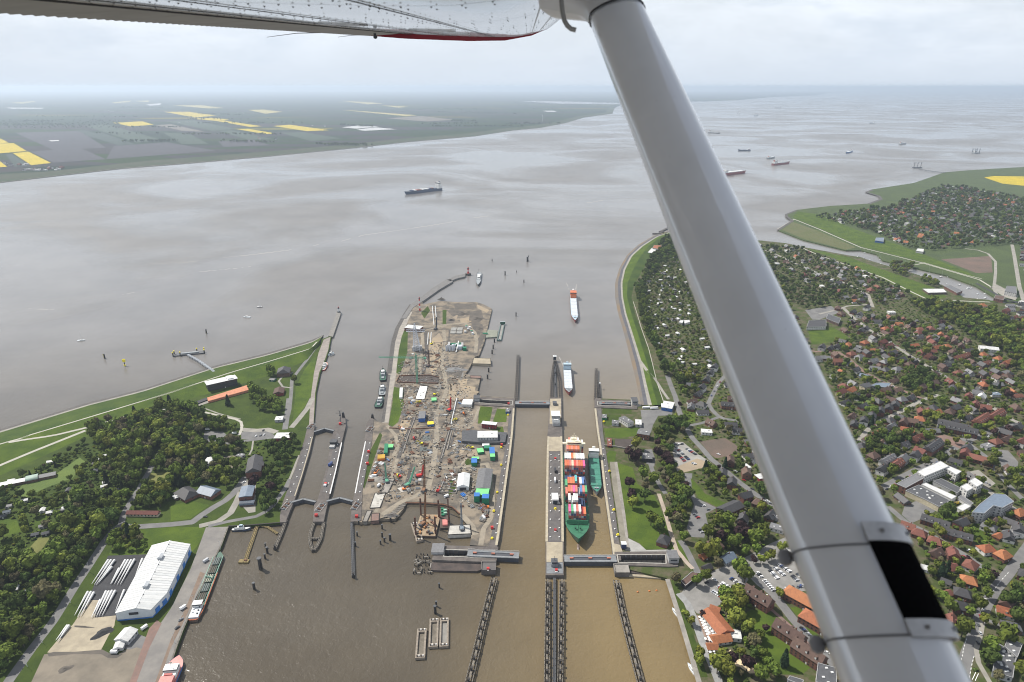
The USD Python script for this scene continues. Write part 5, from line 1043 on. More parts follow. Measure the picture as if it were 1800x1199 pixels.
BAYS=[([1,2,3,4,5,6,7],4,['pink','green','white','salmon','white','red','orange'],[4,4,4,4,4,3,3]),
  ([1,2,3,4,5,6,7],4,['white','white','white','pale grey','dark blue','dark blue','dark blue'],[5,4,5,5,3,3,2]),
  ([0,1,2,3,4,5,6,7,8],4,['salmon','orange','salmon','pink','salmon','pale grey','blue','salmon','green'],[4,5,5,5,5,4,5,5,5]),
  ([0,1,2,3,4,5,6,7,8],4,['green','orange','orange','orange','turquoise','rust red','white','blue','dark blue'],[4,5,5,5,6,5,5,5,4]),
  ([0,1,2,3,4,5,6,7,8],2,['dark blue','dark blue','blue','brown','pink','dark blue','dark blue','dark blue','dark blue'],[2,2,2,2,2,2,2,2,2]),
  ([0,1,2,3,4,5,6,7,8],5,['orange','orange','salmon','cream','red','salmon','orange','orange','pink'],[6,6,6,6,6,6,6,6,6]),
  ([0,1,2,3,4,5,6,7,8],5,['pale grey','white','white','orange','cream','white','pale grey','white','white'],[6,6,6,6,6,6,6,6,6]),
  ([1,2,3,4,5,6,7,8],5,['salmon','orange','salmon','orange','salmon','orange','rust red','brown'],[7,7,7,7,7,7,3,2]),
  ([1,2,3,4,5,6,7,8],5,['white','salmon','white','pale grey','orange','white','brown','white'],[6,7,7,7,7,7,4,6])]
bayname=['bow row','second row from the bow','third row from the bow','fourth row from the bow','low fifth row from the bow','sixth row from the bow','seventh row from the bow','eighth row from the bow','sternmost row']
ca,sa=math.cos(rz),math.sin(rz)
low=['brown','dark blue','rust red','salmon','dark blue','brown','pale grey','red']
for b,(cols,_,tops,tiers)in enumerate(BAYS):
 x=L*0.26-b*15.6+(0.0 if b else 0.0);below=tiers and min(tiers)
 front_open=b==0
 for k,(cl,tc,tn)in enumerate(zip(cols,tops,tiers)):
  y=-(4-cl)*2.48
  base=D+0.6
  for tier in range(tn):
   top=tier==tn-1
   prev=BAYS[b-1][3]if b else[0]*9
   vis=top or b==0 or tier>=max(min(prev)-2,0)or k==0 or k==len(cols)-1
   if not vis:continue
   cn=tc if top else low[(b*5+k*3+tier*7)%len(low)]
   wx,wy=c[0]+x*ca-y*sa,c[1]+x*sa+y*ca
   kk=f'{["", "second ", "third ", "fourth ", "fifth ", "sixth ", "seventh ", "eighth ", "ninth "][k]}stack from left' if k else 'leftmost stack'
   tt='on top' if top else f'{["lowest", "second", "third", "fourth", "fifth", "sixth", "seventh"][tier]} layer up' if tier else 'lowest layer'
   copy_of(CONT[cn],'container',f'{cn} container, {bayname[b]}, {kk}, {tt}','container',(wx,wy,base+tier*2.62),rz,'containers on the green container ship')
cargo('cargo_ship','small coaster with a long teal hatch deck beside the container ship',(1049,874),(1042.5,800),13,4.6,'grey','teal','teal',5,hatch_h=1.8,hatch_w=0.86,house=0.17,fore=2.2,funnel='white')
cargo('cargo_ship','red-hulled coaster with pale hatches leaving past the middle wall',(1000,697),(996.5,649),13,5.0,'maroon','grey','hatch',6,hatch_w=0.84,house=0.15,housec='paleblue',fore=2,funnel='paleblue')
cargo('cargo_ship','coaster with orange and white superstructure approaching the locks',(1011,569),(1007,519),14,5.0,'maroon','paleblue','hatch',5,hatch_w=0.80,house=0.20,housec='orange',fore=2.2,funnel='white',tower=11)
t,c1,rz1,L1=cargo('container_ship','navy container ship with a white tower steaming across the wide river',(711,342),(775,334),24,9,'navy','grey','navy',6,'container ship',house=0.11,fore=3,tower=26,funnel='navy',hatch_h=2.2)
for i in range(9):
 a,b_=math.cos(rz1),math.sin(rz1);x=L1*0.30-i*12.6;wc=['dark blue','white','rust red','brown','white','pale grey','white','dark blue','brown'][i]
 for kk,y in enumerate((-6.2,0,6.2)):
  copy_of(CONT[wc],'container',f'{wc} container, {ORD[i].replace("nearest", "from the bow").replace("second from", "second from") if i else "bowmost"}, {["near side", "middle", "far side"][kk]} of the navy ship','container',(c1[0]+x*a-y*b_,c1[1]+x*b_+y*a,10.7),rz1,'containers on the navy ship',scale=(1.0,2.0,1.15))
cargo('cargo_ship','red ro-ro ship with a red funnel block half behind the strut',(1311,304),(1266,309),24,12,'maroon','hatch','white',3,'ship',house=0.24,housec='white',tower=13,funnel='red',fore=2,hatch_h=3)
cargo('cargo_ship','dark maroon freighter with cranes out on the river',(1388,287.5),(1358,291),20,10,'maroon','brown','grey',4,'ship',house=0.2,tower=17,fore=3,cranes=3)
for lab,bw,st,hc,tw in[('little grey freighter just above the dark maroon freighter',(1362,277.5),(1349,279.5),'grey',8),('long low blue-grey tanker below the empty stretch of river',(1297,265),(1319,265),'navy',5),('dark freighter with its tower at the left, near the strut',(1266,235),(1245,234),'black',22),('blue coaster alone right of the freighters',(1487,270),(1497,267),'blue',12),
      ('grey freighter trailing a wake toward the right',(1593,253),(1581,254),'grey',12),('pale distant ship right of the middle horizon',(1528,217),(1537,217),'grey',12),('white distant ship nearest the strut',(1295,200),(1301,200),'white',25),('grey distant ship second from the strut',(1325,204),(1332,203),'grey',20),('faint distant ship below the horizon',(1362,190),(1373,190),'grey',20),('faintest tiny ship near the horizon on the right',(1505,190),(1511,190),'grey',20)]:
 cargo('freighter',lab,bw,st,16,7,hc,'grey','hatch' if hc!='white' else 'white',3,'ship',house=0.24,tower=tw,fore=2,funnel='red',group='ships far out on the river')
q=G(1715,270);t=thing('jackup_barge','grey jack-up barge on tall legs far right on the river','barge',q,0.3)
mb=MB();mb.box((0,0,5),(44,26,6));obj('hull',mb,SP['grey'],t);mb=MB();mb.box((-8,4,12),(14,12,8));obj('cabin',mb,SP['white'],t)
for sx in(-1,1):
 for sy in(-1,1):mb=MB();mb.bar((sx*18,sy*10,-3),(sx*18,sy*10,32),2.6);obj('leg',mb,SP['black'],t)
jetty('far pier running out from the right shore',[(1662,303.5),(1640,301),(1615,297)],6,5,16,0,STEEL)
q=G(1612,296);t=thing('loading_platform','dark loading platform with masts at the end of the far pier','loading platform',q)
mb=MB();mb.box((0,0,4),(46,16,4));obj('platform',mb,STEEL,t)
for x in(-18,0,18):mb=MB();mb.bar((x,0,6),(x,0,32),1.6);mb.bar((x,0,26),(x+8,0,31),1.0);obj('mast',mb,STEEL,t)
def workboat(name,label,cat,bow,stern,B,D,hullc,deckc,housec,topc='white',group=None,fore=1.2,mast=6,hpos=0.05,hlen=0.34,aft='grey'):
 c,rz,L=ship_frame(bow,stern);t=thing(name,label,cat,c,rz,group)
 mb,ring=hull_mb(L,B,D,bow=0.42,fore=fore,stern=0.75,rake=0.06);obj('hull',mb,SP[hullc],t,smooth=45);obj('deck',deck_mb(ring,0.25,0.94),SP[deckc],t)
 x=L*hpos;mb=MB();mb.box((x,0,D+1.2),(L*hlen,B*0.66,2.8),taper=0.95);obj('cabin',mb,SP[housec],t)
 mb=MB();mb.box((x+L*hlen*0.12,0,D+3.5),(L*hlen*0.52,B*0.54,2.0),taper=0.9);w_=obj('wheelhouse',mb,SP[topc],t)
 mb=MB();mb.box((x+L*hlen*0.12,0,D+3.7),(L*hlen*0.54,B*0.55,0.9));obj('window_band',mb,PANE,w_)
 mb=MB();mb.tube([(x,0,D+4),(x,0,D+4+mast)],0.16,6);mb.bar((x,-1.2,D+3+mast),(x,1.2,D+3+mast),0.18);obj('mast',mb,SP['black'],t)
 mb=MB();mb.box((-L*0.30,0,D+0.4),(L*0.14,B*0.4,1.2));mb.box((-L*0.17,B*0.2,D+1.0),(1.2,0.9,2.6));mb.box((-L*0.17,-B*0.2,D+1.0),(1.2,0.9,2.6));obj('winch',mb,SP[aft],t)
 mb=MB();a,b=ring
 for q in(a,b):
  for i in range(0,len(q)-1):mb.bar(q[i],q[i+1],0.45,0.5)
 obj('fender',mb,SP['black']if hullc!='red' else SP['orange'],t);return t
workboat('tugboat','farthest of three dark tugs moored along the island quay','tug',(673.5,651),(673,671),10,2.6,'black','darkgreen','grey','white','tugs moored at the island',mast=9)
workboat('tugboat','middle one of three dark tugs moored along the island quay','tug',(673,679),(671.5,697),10,2.6,'black','grey','grey','white','tugs moored at the island',mast=7)
workboat('tugboat','nearest of three dark tugs moored along the island quay','tug',(671,700),(664,718),10.5,2.6,'black','darkgreen','grey','white','tugs moored at the island',mast=6)
workboat('buoy_tender','black and white work vessel with derrick beside the red lighthouse','work vessel',(840,504),(843,481),11,3.2,'black','grey','white','white',mast=16,hpos=-0.1)
workboat('pilot_boat','white pilot boat moored at the left quay','pilot boat',(587,622),(577,626),7,1.8,'white','paleblue','white','white')
workboat('pilot_boat','red-hulled white pilot boat moored at the left quay','pilot boat',(574,640),(567,652),7.5,2.0,'red','white','white','white')
workboat('workboat','white and blue workboat lying against the small basin wall','workboat',(442,931),(408,932),5,1.4,'navy','white','white','paleblue',hpos=-0.05,mast=4)
c,rz,L=ship_frame((388,974),(340,1094));B,D=9.8,2.4
t=thing('tanker','slim green-decked tank barge with a red and white stern at the quay','tanker',c,rz)
mb,ring=hull_mb(L,B,D,bow=0.13,fore=0.8,stern=0.62,rake=0.02);obj('hull',mb,SP['brown'],t,smooth=45);obj('deck',deck_mb(ring,0.2,0.98),SP['darkgreen'],t)
for s in(-1,1):
 mb=MB();mb.bar((-L*0.28,s*B*0.44,D+0.5),(L*0.42,s*B*0.44,D+0.5),0.5,0.9);obj('trunk_rail',mb,mat('pale_green',(0.20,0.33,0.26),0.6),t)
for k in range(5):
 mb=MB();mb.box((-L*0.20+k*L*0.135,0,D+0.35),(L*0.115,B*0.62,1.0));h=obj('tank_trunk',mb,mat('tank_deck',(0.055,0.075,0.062),0.7),t)
 for y in(-1.6,0,1.6):mb=MB();mb.tube([(-L*0.255+k*L*0.135,y,D+1.1),(-L*0.145+k*L*0.135,y,D+1.1)],0.22,6);obj('pipe',mb,[RUST,SP['grey'],SP['cream']][k%3],h)
mb=MB()
for k in range(4):mb.box((L*0.06+k*0.8,(k-1.5)*2,D+1.6),(1.2,1.0,2.0))
obj('manifold',mb,mat('pale_green',(0.20,0.33,0.26)),t)
mb=MB();mb.box((-L*0.405,0,D+0.7),(L*0.16,B*0.78,1.8));obj('cabin',mb,SP['hatch'],t)
mb=MB();mb.box((-L*0.325,0,D+3.0),(L*0.055,B*0.74,2.8));w_=obj('wheelhouse',mb,SP['white'],t);mb=MB();mb.box((-L*0.325,0,D+4.5),(L*0.06,B*0.78,0.3));obj('roof',mb,SP['white'],w_);mb=MB();mb.box((-L*0.325,0,D+3.4),(L*0.057,B*0.75,1.0));obj('window_band',mb,PANE,w_)
mb=MB();a,b=ring
for q in(a,b):
 for i in range(6):mb.bar(q[i]+[0,0,0.2],q[i+1]+[0,0,0.2],0.35,0.8)
mb.bar(a[0]+[0,0,.2],b[0]+[0,0,.2],0.35,0.8);obj('stern_bulwark',mb,SP['orange'],t)
for k in range(5):mb=MB();mb.box((-L*0.44+k*1.9,(k%2-0.5)*4,D+1.9),(1.0,1.0,0.9));obj('deck_box',mb,[SP['black'],SP['white']][k%2],t)
c,rz,L=ship_frame((316,1158),(287,1226));B,D=11.5,3.0
t=thing('pilot_vessel','salmon-red decked vessel with white bridge at the lower edge','ship',c,rz)
mb,ring=hull_mb(L,B,D,bow=0.3,fore=1.0,stern=0.85);obj('hull',mb,SP['blue'],t,smooth=45);obj('deck',deck_mb(ring,0.2,0.98),SP['salmon'],t)
mb=MB();mb.box((L*0.02,0,D+1.4),(L*0.34,B*0.8,3.0));obj('superstructure',mb,SP['white'],t);mb=MB();mb.box((L*0.06,0,D+4.0),(L*0.16,B*0.84,2.2));w_=obj('bridge',mb,SP['white'],t);mb=MB();mb.box((L*0.06,0,D+4.2),(L*0.165,B*0.85,0.9));obj('window_band',mb,PANE,w_)
mb=MB();mb.box((-L*0.25,0,D+2.2),(L*0.22,B*0.82,4.0));obj('deck_house',mb,SP['salmon'],t);mb=MB();mb.box((-L*0.12,0,D+3.4),(L*0.05,B*0.5,2.6));obj('funnel',mb,SP['red'],t)
mb=MB();mb.tube([(L*0.06,0,D+5),(L*0.06,0,D+10)],0.2,6);mb.bar((L*0.06,-2,D+8.4),(L*0.06,2,D+8.4),0.2);obj('mast',mb,SP['white'],t)
def open_barge(label,quad,D=2.0,rimc='rust',floorc=None,depth=1.6,cat='barge',group=None,rim=1.4):
 q=Gs(quad,D)[:,:2];c=q.mean(0);e0=(q[1]-q[0]+q[2]-q[3])/2;e1=(q[0]-q[3]+q[1]-q[2])/2;W_,L_=np.linalg.norm(e0),np.linalg.norm(e1);rz=math.atan2(e1[1],e1[0])
 t=thing('hopper_barge',label,cat,(c[0],c[1],0),rz,group)
 for s in(-1,1):
  mb=MB();mb.box((0,s*(W_/2-rim/2),(D-1)/2),(L_,rim,D+1));obj('side',mb,SP[rimc]if rimc in SP else rimc,t)
  mb=MB();mb.box((s*(L_/2-1.8),0,(D-1)/2),(3.6,W_-2*rim,D+1));e=obj('end_deck',mb,SP[rimc]if rimc in SP else rimc,t)
  for k in range(4):mb=MB();mb.box((s*(L_/2-1.6),(k-1.5)*W_*0.2,D+0.5),(0.9,0.8,0.9));obj('bollard',mb,SP['black']if k%2 else SP['white'],e)
 mb=MB();mb.box((0,0,D-depth-0.3),(L_-7.0,W_-2*rim,0.6));obj('hold_floor',mb,floorc or mat('wet_hold',(0.10,0.085,0.065),0.5,scale=0.2,col2=(0.16,0.14,0.11)),t);return t
BR=mat('barge_rim',(0.26,0.225,0.18),0.8,scale=0.5,col2=(0.17,0.14,0.115))
open_barge('single open hopper barge at the left of the three',[(733.5,1105),(750,1104),(747,1157),(729.5,1155)],2.2,BR,group=None)
open_barge('open hopper barge in the middle of the three',[(755.5,1087),(771,1087),(770,1137),(753,1136)],2.2,BR)
open_barge('open hopper barge with silty water at the right of the three',[(773.3,1086),(789,1086),(788,1136),(772,1136)],2.2,BR,mat('silty_hold',(0.22,0.21,0.19),0.4))
open_barge('rusty open barge lying beside the piling pontoon',[(722.5,919),(733,918),(745,949),(731,951)],2.4,BR,mat('muddy_hold',(0.20,0.16,0.11),0.9))
open_barge('grey-green barge being loaded at the island pier',[(879.5,568),(887.5,568),(881,598),(873.5,597)],2.6,mat('barge_green',(0.10,0.14,0.13),0.7),mat('grey_cargo',(0.24,0.235,0.22),0.9))
gadget('deckhouse','dark green deckhouse on the barge at the island pier','deckhouse',883.5,569,[('body',(0,0,2),(9,5,4),SP['darkgreen']),('roof',(0,0,4.1),(9.4,5.4,0.3),SP['grey'])],z=2.0)
def yacht_proto(nm,hullc,L=9.5,mast=True,sail=False):
 p=proto('boat_'+nm);mb,ring=hull_mb(L,L*0.31,0.9,draft=0.5,bow=0.5,fore=0.25,stern=0.7);obj('hull',mb,SP[hullc],p,smooth=45);obj('deck',deck_mb(ring,0.05,0.98),SP['white']if hullc!='white' else SP['hatch'],p)
 mb=MB();mb.box((L*0.02,0,1.25),(L*0.36,L*0.19,0.8),taper=0.85);obj('cabin',mb,SP['white'],p);mb=MB();mb.box((L*0.03,0,1.35),(L*0.30,L*0.195,0.3));obj('window_band',mb,PANE,p)
 if mast:mb=MB();mb.tube([(L*0.08,0,1),(L*0.08,0,1+L*1.25)],[0.1,0.06],5);mb.bar((L*0.08,0,2.2),(-L*0.35,0,2.3),0.14);obj('mast',mb,SP['hatch'],p)
 if sail:mb=MB();mb.raw([[L*.07,.02,2.3],[-L*.34,.3,2.4],[L*.07,.02,1+L*1.2],[L*.07,-.02,2.3],[-L*.34,.26,2.4],[L*.07,-.02,1+L*1.2]],[[0,1,2],[5,4,3]]);obj('sail',mb,SP['white'],p)
 return p
YW,YB,YM=yacht_proto('white_yacht','white'),yacht_proto('blue_yacht','navy'),yacht_proto('motor_cruiser','white',9,False)
for pr,lab,x,y,rz,s in[(YW,'white sailing yacht alone on the river at the far left',143,599,0.2,1.35),(YB,'small dark sailing yacht off the mole',457,540,0.0,1.2),(YM,'white motor cruiser off the mole',434,558,2.9,1.7),(YM,'white motor cruiser moored by the riverside promenade',1187,1077,1.9,1.1),(YW,'white motor yacht at the end of the lower landing stage',1216,1177,1.9,1.2)]:
 q=G(x,y);copy_of(pr,'boat',lab,'boat',(q[0],q[1],0),rz,None,s)
hb=[]
for k in range(46):
 u=k/45.0;a=np.array([1512,446.5])*(1-u)+np.array([1735,520])*u;x,y=a+np.array([1,-1.4])*R.uniform(-1,1)*(4+6*u)
 hb.append((x,y,R.uniform(0.8,1.2)))
for(x,y,s),lab in zip(hb,singled([('little moored boat',G(x,y,1))for x,y,s in hb],[('the harbour mouth',1512,447),('the clubhouse',1640,515),('the harbour trees',1578,478),('the harbour slip',1735,520),('the wide mooring rows',1690,506)])):
 q=G(x,y);copy_of(R.choice([YW,YW,YB,YM]),'boat',lab,'boat',(q[0],q[1],0),R.choice([0.5,3.6])+R.uniform(-.1,.1),'boats in the small harbour',s)
def mark(label,x,y,h,m,top=None,cat='sea mark',w_=1.0):
 q=G(x,y);t=thing('sea_mark',label,cat,q);mb=MB();mb.tube([(0,0,-2),(0,0,h)],[w_*.5,w_*.3],6);obj('post',mb,DARKTIMBER,t)
 mb=MB();mb.box((0,0,h+0.8),(w_*2.6,w_*0.8,w_*2.8));obj('topmark',mb,m,t)
 mb=MB();mb.cyl((0,0,0),w_*0.8,2.0,8);obj('collar',mb,m,t)
mark('yellow square sea mark on a post left of the ferry pier',219.5,643,8,YELLOW,w_=1.7);mark('thin dark perch with basket in the river mouth',929,459,12,STEEL);mark('yellow post close to the left sea mark',182.5,628,3.5,YELLOW,w_=0.7);mark('yellow post behind the ferry pier',363,586,3.5,YELLOW,w_=0.7)
for lab,x,y in[('left of three orange floats in the lower basin',1121,1041),('middle of three orange floats in the lower basin',1141.5,1039.5),('right of three orange floats in the lower basin',1154,1038.5)]:
 q=G(x,y);mb=MB();mb.tube([(q[0]-0.9,q[1],0.2),(q[0],q[1],0.4),(q[0]+0.9,q[1],0.2)],[0.3,0.7,0.3],8);solo('float',mb,ORANGE,lab,'float')
jetty('slender footbridge from the dike to the ferry pier',[(387,662),(370,648),(350,634),(330,623)],3,4.2,14,0,mat('pale_steel',(0.33,0.36,0.40),0.5))
q=G(332,623);t=thing('ferry_pontoon','dark ferry pontoon with yellow-topped piles off the dike','pontoon',q,0.30)
mb=MB();mb.box((0,0,0.8),(46,9,2.0));obj('deck',mb,STEEL,t);mb=MB();mb.box((2,0,2.6),(26,4,1.8));obj('shelter',mb,SP['grey'],t)
for x,y in[(-23,-3),(-22,4),(-12,-5),(12,5),(23,4),(24,-4)]:
 mb=MB();mb.cyl((x,y,-2),0.9,9,8);pl=obj('pile',mb,DARKTIMBER,t);mb=MB();mb.cyl((x,y,6.2),1.0,1.6,8);obj('cap',mb,YELLOW,pl)
def lighthouse(label,x,y,base,bands,r=1.8,lantern=True):
 q=G(x,y,base);t=thing('lighthouse',label,'lighthouse',(q[0],q[1],base));z=0
 for m,h,r0,r1 in bands:
  mb=MB();mb.cyl((0,0,z),r0,h,14,r1);obj('drum',mb,m,t);z+=h
 mb=MB();mb.cyl((0,0,z),bands[-1][3]*1.7,0.35,14);obj('gallery',mb,STEEL,t);mb=MB();mb.cyl((0,0,z+.35),bands[-1][3]*0.8,1.8,10);obj('lantern',mb,PANE,t);mb=MB();mb.cyl((0,0,z+2.15),bands[-1][3]*1.0,1.2,10,0.1);obj('cap',mb,RED,t)
lighthouse('red lighthouse on its round base at the tip of the dark mole',823,483.5,0,[(STONE,4.0,6.5,6.5),(RED,5,2.4,2.1),(WHITEM,2.2,2.1,2.0),(RED,4.5,2.0,1.8)])
lighthouse('red and white banded mast tower at the head of the island',738,546,3,[(RED,5,1.5,1.5),(WHITEM,5,1.5,1.4),(RED,5,1.4,1.3),(WHITEM,5,1.3,1.2),(RED,4.5,1.2,1.2)])
lighthouse('white light tower at the tip of the left mole',595.5,549,3.4,[(STEEL,2,3,3),(WHITEM,5,1.6,1.3),(STEEL,1.2,1.3,1.3)])
lighthouse('thin dark beacon at the tip of the right mole',1174,401,3,[(STEEL,14,1.6,1.2),(WHITEM,3,1.4,1.4)])
# ================================================================ left bank and island: buildings and works
def rect(pts,z):
 """a traced four-sided roof: centre, length, width, turn"""
 q=Gs(pts,z)[:,:2];c=q.mean(0);e0=(q[1]-q[0]+q[2]-q[3])/2;e1=(q[3]-q[0]+q[2]-q[1])/2
 a,b=np.linalg.norm(e0),np.linalg.norm(e1)
 if a>=b:return c,a,b,math.atan2(e0[1],e0[0])
 return c,b,a,math.atan2(e1[1],e1[0])
def building(name,label,cat,pts,h,wall,roof,rh=2.5,flat=False,z=LAND,hip=0.0,storeys=1,dormers=0,chimney=False,group=None,extra=None):
 c,L,W,rz=rect(pts,z+h+rh*0.3)
 if math.sin(rz)>0.999 or math.cos(rz)<0:rz+=math.pi
 t=thing(name,label,cat,(c[0],c[1],z),rz,group);house_parts(t,L,W,h,rh,wall,roof,hip=hip,dormers=dormers,chimney=chimney,storeys=storeys,flat=flat)
 block(footprint(c[0],c[1],L,W,rz,0.6));
 if extra:extra(t,L,W)
 return t
er,ap=8.5,11.5
R_={k:G(x,y,LAND+z)for k,x,y,z in[('NW',267,958,er),('NA',298.5,950,ap),('NE',335,956,er),('K',293,1043,er),('SE',265,1072,er),('SA',238,1069,ap),('SW',202,1078,er)]}
c=np.mean([v for v in R_.values()],axis=0);c[2]=LAND;V={k:v-c for k,v in R_.items()}
t=thing('warehouse','long white gabled warehouse with ribbed roof and blue base by the quay','warehouse',c)
outline=[V[k][:2]for k in('NW','SW','SE','K','NE')];ctr_=np.mean(outline,axis=0)
wp=Polygon([ctr_+(p-ctr_)*0.985 for p in outline]);WW=mat('sheet_wall',(0.52,0.545,0.57),0.5,scale=0.3,col2=(0.46,0.48,0.51))
mb=MB();mb.prism(wp,1.2,er-0.1,top=False)
for a,b,k in(('SW','SE','SA'),('NE','NW','NA')):
 s=lambda p:np.r_[ctr_+(p[:2]-ctr_)*0.985,p[2]]
 pa,pb,pk=s(V[a]),s(V[b]),s(V[k]);pa[2]=pb[2]=er-0.1;pk[2]=ap-0.12;mb.raw([pa,pb,pk],[[0,1,2]])
obj('wall',mb,WW,t)
mb=MB();mb.prism(Polygon([ctr_+(p-ctr_)*0.988 for p in outline]),0,1.2,top=False);obj('base',mb,BLUEP,t)
def quadstrip(name,A,B,C_,D_,n,m):
 """roof sheets side by side between edge A-B (eave) and D_-C_ (ridge), each its own piece with a raised seam"""
 for i in range(n):
  u0,u1=i/n,(i+1)/n-0.004;p=[A+(B-A)*u0,A+(B-A)*u1,D_+(C_-D_)*u1,D_+(C_-D_)*u0]
  lift=0.05+0.025*(i%2);up=np.array([0,0,lift]);mb=MB();nn=np.cross(p[1]-p[0],p[3]-p[0]);p=p if nn[2]>0 else p[::-1]
  v=[x+up for x in p]+[x-[0,0,0.22]for x in p];mb.raw(v,[[0,1,2,3],[0,4,5,1],[1,5,6,2],[2,6,7,3],[3,7,4,0],[7,6,5,4]])
  obj(name,mb,m[i%len(m)],t)
RW=[mat('roof_sheet_a',(0.50,0.505,0.50),0.45,0.06,scale=0.2),mat('roof_sheet_b',(0.455,0.465,0.465),0.45,0.06,scale=0.2),mat('roof_sheet_c',(0.48,0.485,0.48),0.45,0.06,scale=0.2)]
quadstrip('roof_panel',V['SW'],V['NW'],V['NA'],V['SA'],30,RW)
mid=V['SA']+(V['NA']-V['SA'])*np.clip((V['K']-V['SE'])@(V['NA']-V['SA'])/np.dot(V['NA']-V['SA'],V['NA']-V['SA']),0,1)
quadstrip('roof_panel',V['SE'],V['K'],mid,V['SA'],8,RW);quadstrip('roof_panel',V['K'],V['NE'],V['NA'],mid,22,RW)
mb=MB();mb.bar(V['SA']+[0,0,.12],V['NA']+[0,0,.12],0.9,0.25);obj('ridge_cap',mb,WHITEM,t)
for u in(0.30,0.72):
 p=V['SA']+(V['NA']-V['SA'])*u;d=V['NA']-V['SA'];mb=MB();mb.box((p[0]-0.6,p[1],p[2]+0.9),(5.5,3.6,1.8),math.atan2(d[1],d[0]));mb.gable((p[0]-0.6,p[1],p[2]+1.8),(5.5,3.6),1.1,math.atan2(d[1],d[0]));obj('roof_ventilator',mb,mat('vent_metal',(0.48,0.50,0.52),0.5),t)
for k in range(9):
 p=V['SA']+(V['NA']-V['SA'])*(0.07+k*0.108);mb=MB();mb.box((p[0]+0.9,p[1],p[2]+0.25),(0.7,0.7,0.4));obj('roof_hatch',mb,STEEL,t)
for a,b,us in(('K','NE',(0.12,0.4,0.66,0.9)),('SE','K',(0.35,0.8))):
 for u in us:
  p=V[a]+(V[b]-V[a])*u;d=V[b]-V[a];p=np.r_[ctr_+(p[:2]-ctr_)*0.992,0];mb=MB();mb.box((p[0],p[1],2.6),(5.0,0.5,5.0),math.atan2(d[1],d[0]));obj('gate',mb,BLUEP,t)
p=(V['SW']+V['SE'])/2;d=V['SE']-V['SW'];mb=MB();mb.box((ctr_[0]+(p[0]-ctr_[0])*0.995,ctr_[1]+(p[1]-ctr_[1])*0.995,6.2),(7,0.4,2.2),math.atan2(d[1],d[0]));obj('gate',mb,mat('dark_opening',(0.03,0.03,0.035),0.7),t)
block(Polygon([(v[0],v[1])for v in(R_['NW'],R_['SW'],R_['SE'],R_['K'],R_['NE'])]).buffer(2))
BLADE=[('far left rack, first',(190,983),(161,1027)),('far left rack, second',(195,983),(165.5,1028)),('far left rack, third',(201,983),(168.5,1029)),('far left rack, short one',(196,995),(174,1024)),
         ('far middle rack, first',(220,983),(196,1026)),('far middle rack, second',(225,983),(201,1027)),('far middle rack, third',(230.5,983),(206,1028)),('far middle rack, fourth',(236,982),(211,1028)),('far middle rack, short one',(209,998),(194,1027)),('far right rack, first',(250,981),(238,1012)),('far right rack, second',(255.5,981),(242,1012)),
         ('near left rack, first',(154,1039),(131,1082)),('near left rack, second',(159.5,1039),(136,1085)),('near left rack, third',(164.5,1040),(141,1083)),('near middle rack, first',(186,1038),(165,1084)),('near middle rack, second',(191,1038),(169.5,1084)),('near middle rack, third',(196.5,1037),(174,1083)),('near middle rack, fourth',(202,1037),(179,1083)),('near middle rack, short one',(176,1053),(160.5,1086)),('near right rack against the warehouse',(218,1036),(203,1074)),
         ('lowest rack at the road verge, first',(118,1098),(98,1126)),('lowest rack at the road verge, second',(121,1098),(101,1128))]
BW=mat('blade_white',(0.55,0.55,0.545),0.35,0.05,scale=0.3,spec=0.5)
for lab,a,b in BLADE:
 A_,B_=G(*a,LAND+2.4),G(*b,LAND+1.2);L_=np.linalg.norm(B_-A_);t=thing('turbine_blade',f'white turbine blade in the {lab}','turbine blade',(A_[0],A_[1],LAND),0,'turbine blades on the dark yard')
 dd=(B_-A_)/L_;us=[0,.04,.12,.25,.45,.7,.9,1.0];rr=[1.05,1.05,1.0,0.95,0.7,0.45,0.28,0.1]
 mb=MB();mb.tube([np.array([0,0,1.6])+dd*[1,1,0.25]*L_*u for u in us],rr,10);obj('shell',mb,BW,t,smooth=50)
 mb=MB();mb.tube([np.array([0,0,1.6])-dd*0.25,np.array([0,0,1.6])-dd*0.02],0.85,10);obj('root_flange',mb,STEEL,t)
 for u in(0.12,0.62):p=dd*L_*u;mb=MB();mb.box((p[0],p[1],0.45),(2.6,1.2,0.9),math.atan2(dd[1],dd[0]));obj('cradle',mb,STEEL,t)
building('shed','larger of the twin grey gabled sheds beside the gravel lot','shed',[(201,1121),(222,1102),(238,1107),(224,1128)],4.2,'grey','white',2.2)
building('shed','smaller lean gabled shed joined in front of the twin sheds','shed',[(200,1137),(206,1125),(219,1126),(214,1140)],3.0,'grey','white',1.6)
building('house','long low red-tiled bungalow beside the lane corner','house',[(222,902),(226,897),(279,897),(279,904)],3.0,'cream','red',2.4)
building('house','house with a broad dark hipped roof beside the lane','house',[(306,864),(330,853),(348,862),(328,880)],3.6,'brick','dark',5.0,hip=5.5)
building('garage','small white-topped garage beside the dark hipped house','garage',[(303,871),(309,868),(314,872),(308,876)],2.6,'brown','white',flat=True)
building('house','brick house with a bright blue-grey roof next to the hipped house','house',[(351,864),(356,852),(386,858),(372,872)],4.6,'brick','blue',4.0,storeys=2)
building('house','tall red brick house with a plain blue-grey slab roof near the basin','house',[(421,872),(426,853),(447,855),(441,873)],7.5,'brick','blue',1.0,storeys=2)
c0=G(435,884,LAND+2);t=thing('boat_shelter','low arched grey shelter in front of the tall brick house','shelter',(c0[0],c0[1],LAND),0.12)
